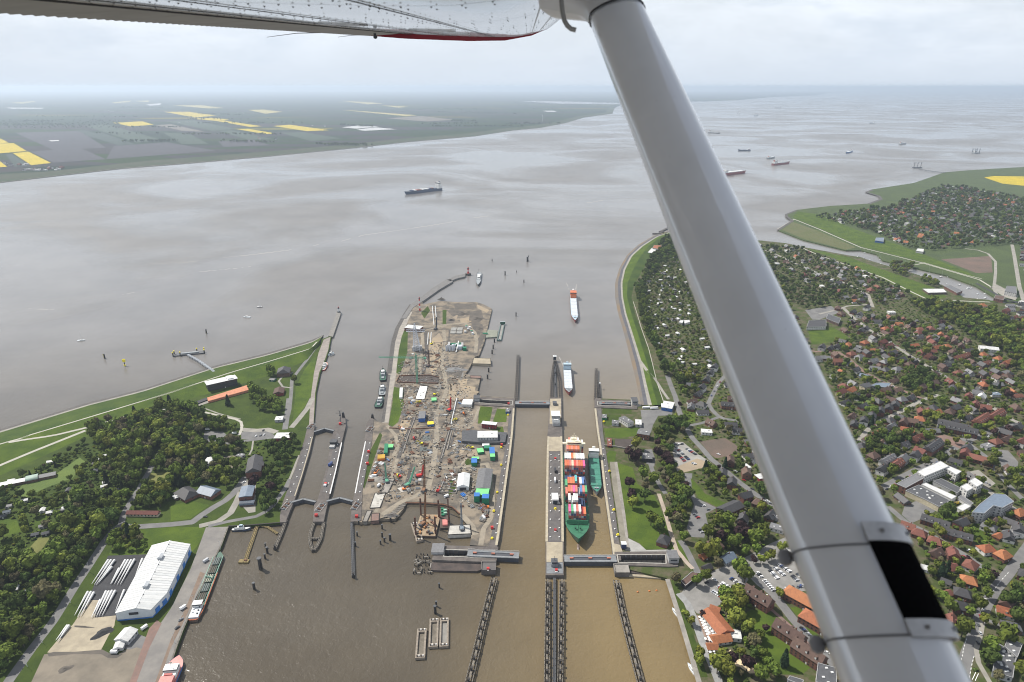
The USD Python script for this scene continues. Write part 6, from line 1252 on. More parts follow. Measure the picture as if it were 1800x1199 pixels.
mb=MB();pr=[(-4*math.cos(a),1.6+2.6*math.sin(a))for a in np.linspace(0,math.pi,9)];v=[(x,s*7.5,z)if False else(s*7.5,x,z)for s in(-1,1)for x,z in pr];mb.raw(v,[[i,i+1,9+i+1,9+i]for i in range(8)]);mb.raw(v,[[9+i,9+i+1,i+1,i]for i in range(8)]);obj('roof',mb,ROOFS['blue'],t)
mb=MB();mb.box((0,0,0.8),(14,7,1.6));obj('wall',mb,WALLS['brown'],t)
def villa_extra(t,L,W):
 mb=MB();mb.box((0,W*0.5,3.8),(7,4,7.6));obj('wing',mb,WALLS['brick'],t);mb=MB();mb.gable((0,W*0.5,7.6),(4.4,7.4),3.0,math.pi/2);obj('roof',mb,ROOFS['dark'],t)
 for x in(-4,4):mb=MB();mb.box((x,-W*0.22,9.3),(3.6,3.4,0.2));obj('skylight',mb,ROOFS['blue'],t)
building('villa','large brick villa with dark slate gables beside the old lock','villa',[(432,829),(436,803),(462,803),(457,826)],7.6,'brick','dark',5.0,storeys=2,extra=villa_extra)
building('shed','dark red lock shed with a pale flat roof at the end of the car park','shed',[(482,770),(486,760),(514,760),(508,769)],4.2,'red','white',flat=True)
building('hut','long pale-roofed hut between the trees left of the villa','hut',[(352,818),(366,804),(374,804),(364,820)],2.8,'white','white',0.8)
building('hut','grey open carport at the head of the villa yard','carport',[(414,800),(420,796),(428,797),(427,803)],2.6,'grey','grey',flat=True)
def ctl_extra(t,L,W):
 mb=MB();mb.box((L*0.30,W*0.05,11.4),(8,W*0.9,2.6));p=obj('roof_cabin',mb,WHITEM,t)
 mb=MB();mb.box((0,0,11.0),(L+2.2,W+2.4,0.5));obj('roof_slab',mb,WHITEM,t)
 mb=MB();mb.box((0,-W/2-0.08,5.6),(L*0.96,0.12,1.4));obj('window_band',mb,PANE,t)
building('control_building','long black control building with a bright white flat roof under the dike','office building',[(359,676),(366,671),(418,658),(410,666)],10.6,'black','white',flat=True,storeys=3,extra=ctl_extra)
for lab,pts,m,h in[('orange-paved raised deck before the black control building',[(364,699),(366,705),(438,685),(434,677)],mat('orange_paving',(0.46,0.20,0.12),0.85,scale=0.3),3.2),('dark sunken ramp wall leading down from the orange deck',[(318,716),(362,699),(366,702),(322,719)],WALLS['black'],1.6),('pale ramp pavement beside the dark ramp wall',[(322,720),(367,703),(370,707),(330,720)],PAVING,0.3)]:
 p=poly2(pts,LAND+h);mb=MB();mb.prism(p,LAND-0.5,LAND+h);solo('terrace',mb,m,lab,'terrace');block(p)
building('house','dark brick house with annex under poplars near the mole','house',[(487,654),(490,645),(510,646),(507,655)],6.0,'brown','dark',5,hip=4)
building('house','low dark red house in the tree group near the quay path','house',[(481,690),(484,681),(499,682),(497,691)],4.0,'red','brown',2.5)
building('hut','white-topped kiosk beside the path above the car park','kiosk',[(483,737),(486,731),(498,731),(496,738)],3.4,'grey','white',flat=True)
building('hut','greenish garden hut near the dark brick house','hut',[(474,667),(476,664),(484,664),(483,668)],2.6,'green','grey',1.2)
q=G(47,842,LAND+3);t=thing('stable','long white-roofed stable with a green barrel-roofed middle in the meadow','stable',(q[0],q[1],LAND),math.radians(27))
for x,L_,wl_,rf,nm in[(-13,24,'brown',WHITEM,'roof'),(19,16,'brown',ROOFS['grey'],'roof')]:
 mb=MB();mb.box((x,0,1.5),(L_,8,3.0));obj('wall',mb,WALLS[wl_],t);mb=MB();mb.gable((x,0,3.0),(L_,8),1.6);obj(nm,mb,rf,t)
mb=MB();mb.box((5,0,1.5),(11,10,3));obj('wall',mb,WALLS['brown'],t);mb=MB();pr=[(-5.4*math.cos(a),3.0+2.6*math.sin(a))for a in np.linspace(0,math.pi,9)];v=[(5+s*5.8,x,z)for s in(-1,1)for x,z in pr];f=[[i,i+1,9+i+1,9+i]for i in range(8)];mb.raw(v,[x[::-1]for x in f]);mb.raw(v,[[0,1,2],[0,2,3],[0,3,4],[0,4,5],[0,5,6],[0,6,7],[0,7,8]]);obj('barrel_roof',mb,mat('sage_roof',(0.26,0.34,0.29),0.6),t);block(footprint(q[0],q[1],54,11,math.radians(27)))
HUT={}
for i,(wl_,rf)in enumerate([('brown','dark'),('white','white'),('grey','grey'),('brown','white'),('black','felt'),('white','red')]):
 p=HUT[i]=proto(f'garden_hut_{i}');house_parts(p,6.0,4.2,2.4,1.1,wl_,rf,chimney=False,wins=True)
HUTW=['dark-roofed brown garden hut','white garden hut','grey garden hut','white-topped brown garden hut','black felted garden hut','white garden hut with a red roof']
huts=[(168,815,0),(178,806,3),(186,801,1),(196,795,1),(168,828,4),(120,862,0),(128,866,0),(140,856,0),(183,855,1),(186,848,3),(208,822,1),(115,896,4),(105,898,0),(88,901,3),(75,897,1),(112,895,1),(128,888,1),(12,900,1),(15,890,2),(5,908,4),(75,925,2),(62,940,4),(80,938,4),(27,1035,1),(38,1043,2),(26,1058,0),(40,1050,0),(5,1050,3),(155,880,1),(160,884,3),(20,845,1),(88,812,1),(43,880,1),(204,862,2)]
huts+=[(1172+1,484,1)]if False else[]
for(x,y,k),lab in zip(huts,singled([(HUTW[k],G(x,y,LAND))for x,y,k in huts])):
 q=G(x,y,LAND+1.5);copy_of(HUT[k],'garden_hut',lab,'garden hut',(q[0],q[1],LAND),R.choice([0.4,0.5,1.9]),'huts in the left gardens');block(footprint(q[0],q[1],6,4,0.4))
for lab,x,y,cl,kd,yaw in[('white van beside the twin sheds',254,1105,'white','van',60),('white car in front of the smaller twin shed',201,1148,'white','van',0),('white car with trailer on the quay yard',322,1070,'white','van',58),('grey car at the quay edge',318,1090,'grey','car',60),('silver van at the bow of the tanker',362,987,'silver','van',60),('white car on the lock car park, left one',450,767,'white','car',80),('white car on the lock car park, right one',464,765,'white','car',80),('grey car on the lock car park between the white ones',458,766,'grey','car',80),('dark car at the top of the lock car park',463,757,'black','car',80),('white van at the entrance of the lock car park',412,763,'white','van',10),('white parked car in the villa yard',391,812,'white','car',10),('black car at the head of the villa yard',396,803,'black','car',0),('white car on the forecourt of the tall brick house',429,848,'white','car',30),('white car by the dark hipped house',295,862,'white','car',10),('white flatbed at the edge of the empty car park',365,756,'white','van',0),('black car on the grass verge at the lane junction',361,909,'black','car',0),('dark car on the quay near the white van and trailer',312,1004+100,'black','car',60)]:
 q=G(x,y,LAND);copy_of(car(cl,kd),kd,lab,kd,(q[0],q[1],LAND+.09),math.radians(yaw))
q=G(180,1112,LAND);mb=MB();g_=np.random.default_rng(5)
def mound(name,label,x,y,rx,ry,h,m,cat='heap',yaw=0.0,z=LAND):
 q=G(x,y,z);n,k=18,6;V_,F_=[],[]
 for j in range(k+1):
  u=j/k
  for i in range(n):
   a=6.283*i/n;w_=1+0.16*math.sin(3*a+x)+0.10*math.sin(5*a+y+j)+g_.normal(0,.03);zz=h*(1-u)**1.1*(1+g_.normal(0,.06))
   V_.append([q[0]+rx*u*w_*math.cos(a)*math.cos(yaw)-ry*u*w_*math.sin(a)*math.sin(yaw),q[1]+rx*u*w_*math.cos(a)*math.sin(yaw)+ry*u*w_*math.sin(a)*math.cos(yaw),z-0.1+zz])
 for j in range(k):F_+=[[j*n+i,(j+1)*n+i,(j+1)*n+(i+1)%n,j*n+(i+1)%n]for i in range(n)]
 mb=MB();mb.raw(V_,F_);solo(name,mb,m,label,cat);block(Point(q[0],q[1]).buffer(max(rx,ry)))
mound('coal_heap','oval black heap on the sand-coloured yard',180,1113,9.5,5.0,1.6,BLACKSTUFF,yaw=0.9);mound('ash_heap','grey-black burnt heap on the gravel lot',115,1176,6,3.5,1.2,DARKSOIL,yaw=0.6)
mound('gravel_strip','thin dark ridge of spoil across the sand-coloured yard',146,1102,12,1.4,0.7,DARKSOIL,yaw=-0.1)
for(x,y),lab in zip([(388,966),(374,995),(356,1030),(340,1062),(325,1095),(307,1130),(75,1130),(124,1060),(157,1005),(48,1172)],['first lamp post on the quay from the basin','second lamp post on the quay from the basin','third lamp post on the quay from the basin','fourth lamp post on the quay from the basin','fifth lamp post on the quay from the basin','sixth lamp post on the quay from the basin','lamp post on the lane beside the sand yard','lamp post on the lane beside the blades','lamp post on the lane above the blades','lamp post on the lane beside the gravel lot']):
 q=G(x,y,LAND);copy_of(LAMP,'street_lamp',lab,'street lamp',(q[0],q[1],LAND),R.random()*6,'lamp posts on the left bank')
mb=MB();qe=Gs([(401,926),(389,958),(375,985),(359,1022),(344,1055),(321,1108),(309,1140),(280,1230)],LAND)
for i in range(len(qe)-1):mb.bar(qe[i]+[0,0,0.1],qe[i+1]+[0,0,0.1],1.2,0.5)
solo('quay_coping',mb,TIMBER,'long timber-faced coping along the left quay edge','quay edge')
mb=MB();qe=Gs([(401,925),(440,923),(501,918)],LAND)
for i in range(len(qe)-1):mb.bar(qe[i]+[0,0,0.1],qe[i+1]+[0,0,0.1],1.2,0.5);mb.bar(qe[i]+[0,-1.2,-2.0],qe[i+1]+[0,-1.2,-2.0],0.5,0.5)
solo('quay_coping',mb,DARKTIMBER,'dark timber edging at the head of the small basin','quay edge')
# ================================================================ the building site on the island
building('site_hall','grey-roofed long site hall between the tent and the lock wall','hall',[(841,824),(867,824),(860,858),(837,858)],6.0,'green','grey',1.2)
c,L,W,rz=rect([(837,858),(860,859),(858,871),(836,870)],LAND+6);t=thing('site_annex','light green topped annex in front of the grey site hall','annex',(c[0],c[1],LAND),rz)
mb=MB();mb.box((0,0,3),(L,W,6));obj('wall',mb,GREENP,t);mb=MB();mb.box((0,0,6.1),(L+.3,W+.3,0.3));obj('roof',mb,LGREEN,t);block(footprint(c[0],c[1],L,W,rz))
for lab,pts,h,m,tm in[('tall green container stack at the left corner below the site hall',[(834,866),(843,866),(843,873),(833,872)],7.5,GREENP,BLUEP),('tall green container stack at the right corner below the site hall',[(848,868),(860,869),(859,876),(847,876)],7.5,GREENP,BLUEP),('green container with a light green top on the dirt track',[(838,788),(848,788),(851,794),(840,796)],2.8,GREENP,LGREEN),('blue-topped stack of containers near the museum',[(860,786),(869,786),(870,797),(861,797)],5.4,GREENP,BLUEP),('light green container in front of the blue-topped stack',[(861,797),(870,797),(870,803),(862,803)],5.2,GREENP,LGREEN),('bright blue container block on the grass plot',[(829,806),(838,805),(839,813),(828,814)],5.0,GREENP,BLUEP),('light green roof block beside the bright blue container',[(829,803),(842,803),(842,807),(830,807)],2.6,GREENP,LGREEN),('white office container above the green shed',[(847,780),(860,780),(860,784),(848,784)],2.8,WALLS['grey'],WHITEM),
                       ('green shed behind the white office container',[(851,783),(862,783),(862,788),(851,788)],3.0,GREENP,GREENP),('light green container on the old lock side',[(682,781),(692,781),(690,786),(682,787)],2.8,GREENP,LGREEN),('dark green block on the old lock side',[(676,780),(682,780),(681,796),(675,796)],3.4,GREENP,GREENP),('yellow-brown block on the old lock side',[(664,799),(677,799),(676,806),(664,806)],2.8,ORANGE,mat('ochre',(0.42,0.25,0.03),0.7)),
                       ('grey office block of stacked cabins on the site',[(737,723),(748,723),(747,735),(735,736)],5.2,WALLS['blue'],ROOFS['grey']),('yellow and blue cabin beside the site track',[(751,741),(762,741),(762,746),(752,746)],3.0,WALLS['blue'],YELLOW),('long white cabin at the edge of the west lawn',[(703,682),(708,681),(707,698),(702,699)],2.8,WALLS['white'],WHITEM),('white sheet hall beside the far gate recess',[(814,701),(832,703),(828,712),(812,710)],4.0,WALLS['white'],WHITEM),('small green container beside the pit',[(758,699),(767,699),(767,704),(759,704)],2.6,GREENP,LGREEN)]:
 c,L,W,rz=rect(pts,LAND+h);t=thing('site_container',lab,'site container',(c[0],c[1],LAND),rz,'containers on the building site')
 mb=MB();mb.box((0,0,h/2),(L,W,h));obj('wall',mb,m,t);mb=MB();mb.box((0,0,h+0.1),(L+.15,W+.15,0.25));obj('roof',mb,tm,t)
 for k in range(max(2,int(L/3))):mb=MB();mb.box((-L/2+(k+.5)*L/max(2,int(L/3)),-W/2-0.05,h*0.5),(0.9,0.1,1.1));obj('window',mb,PANE,t)
 block(footprint(c[0],c[1],L,W,rz))
c,L,W,rz=rect([(806,832),(826,832),(824,856),(803,854)],LAND+5);t=thing('tent','big white tent hall with an open dark front on the site','tent',(c[0],c[1],LAND),rz)
mb=MB();mb.box((0,0,2.2),(L,W,4.4));obj('side_wall',mb,WHITEM,t);mb=MB();mb.gable((0,0,4.4),(L,W),2.6,over=0.2,hip=0.6);obj('roof',mb,WHITEM,t)
for s in(-1,1):mb=MB();mb.box((s*(L/2+0.05),0,1.8),(0.2,W*0.55,3.4));obj('opening',mb,mat('dark_opening',(0.03,0.03,0.035)),t)
block(footprint(c[0],c[1],L,W,rz))
def museum_extra(t,L,W):mb=MB();mb.box((0,0,6.4),(L+1,W+1,0.3));obj('roof_sheet',mb,WHITEM,t)
building('museum','dark red museum building with a white roof beside the small lawns','museum',[(847,743),(849,741),(873,741),(872,748)],6.0,'red','white',flat=True,storeys=2,extra=museum_extra)
p=poly2([(812,757),(831,756),(891,760),(888,777),(858,778),(812,775)],LAND+3.2);mb=MB();mb.prism(p,LAND-.5,LAND+3.2);solo('podium',mb,ROOFS['felt'],'dark flat podium roof below the red museum','podium');block(p)
building('pavilion','grey glazed pavilion with white roofs on the dark podium','pavilion',[(831,769),(848,757),(876,758),(873,767)],4.0,'grey','white',flat=True,z=LAND+3.2)
building('cabin','small blue-grey cabin at the head of the island lock wall','cabin',[(890,718),(896,717),(895,723),(889,723)],3.0,'blue','grey',flat=True)
for lab,pts,m,h,nm in[('bright white paved laydown slab littered with small gear',[(738,678),(752,679),(746,702),(730,701)],WHITEPAINT,0.5,'laydown_slab'),('white concrete slab at the old lock side of the site',[(659,867),(678,866),(668,892),(650,893)],mat('pale_slab',(0.40,0.385,0.35),0.85,scale=0.2),0.6,'laydown_slab'),('long pale foundation strip above the old lock side slab',[(680,842),(694,841),(682,866),(668,868)],CONCRETE,0.8,'laydown_slab'),('sand-coloured loading dock sticking out into the water',[(833,629),(862,630),(863,640),(830,639)],SANDSTONE,0.8,'loading_dock'),('short lower loading dock below the sand-coloured one',[(827,660),(846,661),(845,665),(826,664)],BRICKPAVE,0.6,'loading_dock'),('ramp of pale concrete at the south tip',[(645,898),(654,897),(645,917),(637,917)],CONCRETE,0.5,'ramp'),('pinkish landing ramp beside the pale ramp',[(653,903),(667,902),(666,915),(652,916)],BRICKPAVE,0.5,'ramp'),('white loading platform with dark fenders above the gate recess',[(790,924),(826,922),(828,938),(787,940)],mat('pale_slab',(0.40,0.385,0.35)),1.0,'loading_platform')]:
 p=poly2(pts,LAND+h);c=p.centroid;t=thing(nm,lab,'slab',(c.x,c.y,LAND));mb=MB();mb.prism(affinity.translate(p,-c.x,-c.y),-4,h);obj('slab',mb,m,t);ring=affinity.translate(p,-c.x,-c.y)
 mb=MB();e=np.array(ring.exterior.coords)
 for i in range(len(e)-1):mb.bar((*e[i],h-0.1),(*e[i+1],h-0.1),0.7,0.6)
 obj('edge_beam',mb,DARKTIMBER,t)
p=poly2([(843,582),(847,579),(875,581),(874,592),(848,594)],2);c=p.centroid;t=thing('pier','green-edged loading pier reaching out to the grey barge','pier',(c.x,c.y,0));mb=MB();mb.prism(affinity.translate(p,-c.x,-c.y),-2,2.2);obj('deck',mb,mat('mossy_deck',(0.20,0.21,0.17),0.9,scale=0.2),t);mb=MB();mb.box((-6,-4,3.2),(9,4,2));obj('cabin',mb,GREENP,t)
p=poly2([(697,671),(702,661),(755,660),(772,664),(770,674),(698,672)],LAND);c=p.centroid;t=thing('sheet_pile_trench','long rusty sheet-piled trench across the island','trench',(c.x,c.y,LAND))
mb=MB();v,f=tri(affinity.translate(p,-c.x,-c.y));mb.raw(np.c_[v,np.full(len(v),0.06)],f);obj('floor',mb,mat('trench_mud',(0.060,0.048,0.042),0.8),t)
for pts in([(697,671),(702,661),(755,660),(772,664)],[(698,672.5),(740,673.5),(770,674.5)]):
 q=Gs(pts,LAND)[:,:2];q=resample(q,26)-[c.x,c.y]
 for i in range(25):mb=MB();mb.bar((*q[i],0.7),(*q[i+1],0.7),0.9 if i%2 else 0.6,1.4);obj('sheet_pile',mb,RUST,t)
def pipe(label,pts,r,m,z=LAND+0.6,nm='pipe',k=6):
 g=Gs(pts,z);mb=MB();mb.tube(g,r,k);solo(nm,mb,m,label,'pipe')
for i,(lab,pts)in enumerate([('white pipe along the trench left of the mixing plant, left one',[(760,538),(762,560),(763,571)]),('white pipe along the trench left of the mixing plant, right one',[(765,538),(767,560),(768,571)]),('white pipeline below the site road, left one',[(753,585),(752,600),(751,606)]),('white pipeline below the site road, right one',[(758,584),(757,602),(756,606)]),('long pale rail beside the deep trench',[(730,733),(718,765),(708,796)]),('long pale rail near the middle trench',[(790,757),(782,785),(776,806)]),('second long pale rail near the middle trench',[(794,757),(786,790)]),('brown conveyor belt crossing the site',[(684,752),(720,754),(765,752)]),('yellow-white edge rail right of the middle trench',[(803,700),(795,735),(793,746)])]):pipe(lab,pts,0.7,RUST if 'brown' in lab else WHITEM if 'white' in lab else CONCRETE)
q=G(802,612,LAND);t=thing('mixing_plant','silver concrete mixing plant with silos and green conveyors','mixing plant',(q[0],q[1],LAND),0.06)
for k in range(6):mb=MB();mb.cyl((-16+k*2.6,-12+(k%2)*2,0),1.2,9+(k%3),8);obj('silo',mb,mat('silo_metal',(0.46,0.49,0.53),0.45),t)
for x,y,sx,sy,h,m in[(-12,6,3.5,22,5,'g'),(10,4,3.5,20,5,'g'),(0,8,16,5,4,'d'),(6,-4,7,8,6,'s'),(-4,-2,6,6,7,'s'),(14,-10,6,6,5,'d'),(-2,16,20,3,3,'d')]:mb=MB();mb.box((x,y,h/2),(sx,sy,h));obj('hopper',mb,{'g':WALLS['grey'],'d':GREENP,'s':mat('silo_metal',(0.46,0.49,0.53),0.45)}[m],t)
for a,b in(((0,-20,1),(4,12,8)),((-14,-6,2),(2,4,7))):mb=MB();mb.bar(a,b,1.6,0.8);obj('conveyor',mb,WHITEM,t)
block(Point(q[0],q[1]).buffer(22))
for lab,x,y in[('grey settling basins behind the mixing plant',803,582),]:
 q=G(x,y,LAND);t=thing('settling_basin',lab,'basins',(q[0],q[1],LAND))
 for i in range(2):
  for j in range(2):
   mb=MB();mb.box((i*11-6,j*17-8,0.6),(10,15,1.2));bsn=obj('basin',mb,CONCRETE,t);mb=MB();mb.box((i*11-6,j*17-8,1.22),(8.8,13.8,0.06));obj('slurry',mb,mat('slurry',(0.24,0.235,0.215),0.4),bsn)
for k,(x,y)in enumerate([(820,575),(823,580),(826,577),(829,584),(831,588),(818,585)]):
 q=G(x,y,LAND);t=thing('tank',f'small pale tank in the cluster right of the basins, {ORD[k].replace("nearest", "from left")}' if k else 'small pale tank leftmost in the cluster right of the basins','tank',(q[0],q[1],LAND));mb=MB();mb.cyl((0,0,0),2.2,3.4,10);obj('shell',mb,[WHITEM,WALLS['grey']][k%2],t);mb=MB();mb.cyl((0,0,3.4),2.3,0.6,10,0.5);obj('lid',mb,WALLS['green']if k%3==0 else WHITEM,t)
def lattice(mb,base,top,b0,b1,n=9,r=0.25):
 base,top=np.array(base,float),np.array(top,float);cs=[(-1,-1),(1,-1),(1,1),(-1,1)]
 P=[[base+(top-base)*u+np.array([s[0],s[1],0])*(b0+(b1-b0)*u)/2 for s in cs]for u in np.linspace(0,1,n)]
 for k in range(4):mb.bar(P[0][k],P[-1][k],r*1.5)
 for i in range(n-1):
  for k in range(4):mb.bar(P[i][k],P[i+1][(k+1)%4],r);mb.bar(P[i+1][k],P[i+1][(k+1)%4],r)
def hor_lattice(mb,a,b,w_,n=12,r=0.2):
 a,b=np.array(a,float),np.array(b,float);up=np.array([0,0,w_])
 d=(b-a)/np.linalg.norm(b-a);s=np.cross(d,[0,0,1.0])*w_/2;ps=[a+(b-a)*u for u in np.linspace(0,1,n)]
 mb.bar(a+s,b+s,r*1.4);mb.bar(a-s,b-s,r*1.4);mb.bar(a+up,b+up,r*1.4)
 for i in range(n-1):mb.bar(ps[i]+s,ps[i+1]+up,r);mb.bar(ps[i]-s,ps[i+1]+up,r);mb.bar(ps[i]+s,ps[i]-s,r)
q=G(733,616,LAND);t=thing('pylon','tall pale lattice tower on the west side of the island','pylon',(q[0],q[1],LAND))
GAL=mat('galvanised',(0.52,0.54,0.58),0.45)
mb=MB();lattice(mb,(0,0,0),(-2,0,40),11,3.0,12,0.42);obj('mast',mb,GAL,t);mb=MB();hor_lattice(mb,(-16,0,33),(14,0,33),3,12,0.35);obj('cross_arm',mb,GAL,t);mb=MB();lattice(mb,(-2,0,40),(-2,0,47),3,1,4,0.3);obj('mast_head',mb,GAL,t)
for s in(-1,1):mb=MB();mb.box((s*4,4,3),(7,12,6));obj('transformer_cell',mb,WALLS['grey'],t)
building('substation','red-brown substation with a white roof behind the pale lattice tower','substation',[(713,575),(715,571),(741,572),(740,579)],6,'brick','white',flat=True)
def tower_crane(label,x,y,h,jl,jr,yaw,m):
 q=G(x,y,LAND);t=thing('tower_crane',label,'crane',(q[0],q[1],LAND),yaw);mb=MB();lattice(mb,(0,0,0),(0,0,h),2.2,2.2,14,0.25);obj('mast',mb,m,t)
 mb=MB();hor_lattice(mb,(0,0,h),(jl,0,h),1.8,16,0.22);obj('jib',mb,m,t);mb=MB();hor_lattice(mb,(0,0,h),(-jr,0,h),1.8,6,0.22);mb.box((-jr,0,h),(3,2.4,2.6));obj('counter_jib',mb,m,t);mb=MB();lattice(mb,(0,0,h),(0,0,h+7),2,0.4,3,.2);mb.bar((0,0,h+7),(jl*.7,0,h+1.6),0.14);mb.bar((0,0,h+7),(-jr,0,h+1.6),0.14);obj('apex',mb,m,t);mb=MB();mb.box((1.6,-1.2,h-1.5),(2,1.6,2.2));obj('cab',mb,WHITEM,t)
tower_crane('tall green tower crane over the sheet-piled trench',733.5,674,40,54,13,math.pi-0.03,mat('crane_green',(0.10,0.30,0.20),0.5))
def rig(label,x,y,h,lean,m,yaw=0.0,z=LAND,cat='crane'):
 """crawler crane: tracks, cab, counterweight and lattice boom"""
 q=G(x,y,z);t=thing('crawler_crane',label,cat,(q[0],q[1],z),yaw)
 for s in(-1,1):mb=MB();mb.box((0,s*2.2,0.6),(6.5,1.1,1.2));obj('track',mb,STEEL,t)
 mb=MB();mb.box((-1,0,2.2),(6,3.4,2.0));obj('machine_house',mb,m,t);mb=MB();mb.box((2.4,1.3,2.4),(1.8,1.4,2.0));obj('cab',mb,PANE,t);mb=MB();mb.box((-4.4,0,2.0),(1.6,3.6,1.8));obj('counterweight',mb,STEEL,t)
 mb=MB();lattice(mb,(2.5,0,2),(2.5+lean,0,h),1.6,0.8,12,0.26);obj('boom',mb,m,t);mb=MB();mb.bar((2.5+lean,0,h),(-3.5,0,3),0.14);mb.bar((2.5+lean,0,h),(2.5+lean+0.6,0,h*.35),0.12);obj('rope',mb,STEEL,t)
OR_=mat('rig_brown',(0.20,0.105,0.055),0.7);GR_=mat('crane_green',(0.10,0.30,0.20),0.5)
for a in[('green crawler crane beside the yellow-brown block',680,855-8,20,4,GR_,1.9),('green rubber-tyred crane on the pale rubble ground',717,854,18,9,GR_,0.9),('ochre crawler crane with a tall boom at the head of the inlet',745,863,34,5,OR_,1.4),('dark drill rig beside the sandy pit at the north',753,644,26,1,mat('rig_dark',(0.10,0.07,0.06),0.6),1.2),('red drill rig beside the sunken pit',790,722,18,1,RED,1.0),('thin dark crane in the northern trench',766,579,22,2,STEEL,1.2),('grey crane on the white loading platform',812,930,26,3,mat('rig_bluegrey',(0.16,0.20,0.24),0.6),1.7),('red and white piling rig on the pale rubble',738,838,14,2,RED,0.3)]:
 rig(*a)
EXC={}
for nm,m in(('yellow',YELLOW),('orange',ORANGE),('red',RED)):
 p=EXC[nm]=proto('excavator_'+nm)
 for s in(-1,1):mb=MB();mb.box((0,s*1.2,0.45),(4.2,0.7,0.9));obj('track',mb,STEEL,p)
 mb=MB();mb.box((-0.5,0,1.7),(3.6,2.6,1.5));obj('body',mb,m,p);mb=MB();mb.box((0.6,0.7,2.6),(1.5,1.1,1.5));obj('cab',mb,PANE,p);mb=MB();mb.bar((1.2,-0.3,2),(4.2,-0.3,4.4),0.5);mb.bar((4.2,-0.3,4.4),(6.2,-0.3,1.6),0.4);obj('arm',mb,m,p);mb=MB();mb.box((6.2,-0.3,1.0),(1.0,1.2,1.0));obj('bucket',mb,STEEL,p)
PAL={}
for nm,m in(('white',WHITEM),('rust',RUST),('timber',TIMBER),('grey',DECKGREY),('blue',BLUEP)):
 p=PAL[nm]=proto('stack_'+nm);mb=MB()
 for k in range(4):mb.box((0,(k-1.5)*0.9,0.35+0.35*(k%2)),(5.5,0.7,0.7+0.4*(k%2)))
 obj('bundle',mb,m,p);mb=MB()
 for x in(-2,2):mb.box((x,0,0.06),(0.3,3.8,0.12))
 obj('bearer',mb,DARKTIMBER,p)
SLM=[('the white tent hall',817,845),('the red museum',860,747),('the big mixing plant',802,612),('the tall pale lattice tower',733,610),('the rusty sheet-piled trench',730,667),('the bright white laydown slab',741,690),('the stacked grey cabins',741,730),('the deep water pit',745,790),('the old lock side slab',665,880),('the grey site hall',850,845),('the bright blue container block',834,810),('the loading platform',808,930),('the sunken round pit',777,717),('the light green old-lock container',686,784),('the northern gravel',820,550),('the settling basins',803,582)]
sitep=[poly2(q,LAND)for q in([(700,700),(820,690),(828,760),(835,815),(830,905),(770,870),(700,875),(660,890),(690,800),(700,745)],[(715,625),(765,600),(775,640),(765,660),(715,655)],[(655,790),(690,770),(695,800),(665,860),(645,860)],[(845,885),(862,890),(856,925),(846,915)])]
items=[];bl_site=prep(unary_union(BLOCK))
tries=0
while len(items)<230 and tries<9000:
 tries+=1;pg=R.choice(sitep+sitep[:1]*3);a,b,c_,d=pg.bounds;x,y=R.uniform(a,c_),R.uniform(b,d)
 if not pg.contains(Point(x,y))or bl_site.intersects(Point(x,y).buffer(2.4)):continue
 kind=R.choices(['w','r','t','g','b','ey','eo','er','vw','cb'],[1.8,7,8,8,0.25,0.4,0.7,0.25,0.8,0.3])[0];items.append((x,y,kind))
words_={'w':'white stack of site material','r':'rusty bundle of steel','t':'stack of grey timber','g':'stack of grey formwork','b':'blue stack of panels','ey':'yellow excavator','eo':'orange excavator','er':'red excavator','vw':'white site van','cb':'blue site cabin'}
for(x,y,k),lab in zip(items,singled([(words_[k],(x,y,LAND))for x,y,k in items],SLM)):
 pr={'w':PAL['white'],'r':PAL['rust'],'t':PAL['timber'],'g':PAL['grey'],'b':PAL['blue'],'ey':EXC['yellow'],'eo':EXC['orange'],'er':EXC['red'],'vw':car('white','van'),'cb':CONT['blue']}[k]
 nm,ct={'e':('excavator','excavator'),'v':('van','van'),'c':('site_cabin','cabin')}.get(k[0],('material_stack','material stack'));copy_of(pr,nm,lab,ct,(x,y,LAND+0.1),R.uniform(0,6.28),'plant and material on the building site',R.uniform(0.5,1.2)if ct=='material stack' else(0.5 if ct=='cabin' else 1))
for lab,x,y,rx,ry,h,m in[('pale sand heap beside the deep trench at the west',712,748,8,5,2.0,SAND),('grey gravel heap at the north head of the island',812,552,16,8,3,DARKSOIL),('dark heap with grey flanks at the north point',838,560,14,10,3,DARKSOIL),('dark soil bank near the top left of the island',776,526,8,6,4,DARKSOIL),('small black heap in the middle of the northern gravel',793,563,6,4,2.4,BLACKSTUFF),('long grey gravel ridge above the loading dock',800,650,18,9,2.6,mat('grey_gravel',(0.17,0.17,0.17),0.95,scale=0.2)),('brown excavation heap beside the round pit',818,795,9,6,3,SAND),('rubble heap along the old lock at the south',665,842,9,7,2.5,CONCRETE),('white rubble heap at the foot of the green mobile crane',710,860,7,5,1.6,mat('pale_slab',(0.40,0.385,0.35))),('sand heap below the far loading docks',830,690,9,6,1.5,SAND),('grey rubble heap beside the south ramp',688,906,8,4,1.6,STONE),('gravel heap behind the round copse of tanks',842,578,8,6,2.4,DARKSOIL),('pale heap on the sandy ground near the basins',822,565,9,4,1.5,SAND)]:
 mound('gravel_heap',lab,x,y,rx,ry,h,m)
q=G(793,850,LAND);t=thing('foundation','rectangular foundation pit full of formwork left of the tent','foundation',(q[0],q[1],LAND),-0.12)
for s in(-1,1):mb=MB();mb.box((s*9,0,0.6),(0.8,38,1.2));obj('wall',mb,CONCRETE,t)
for y in np.linspace(-18,18,7):mb=MB();mb.box((0,y,0.4),(18,0.6,0.9));obj('beam',mb,CONCRETE,t)
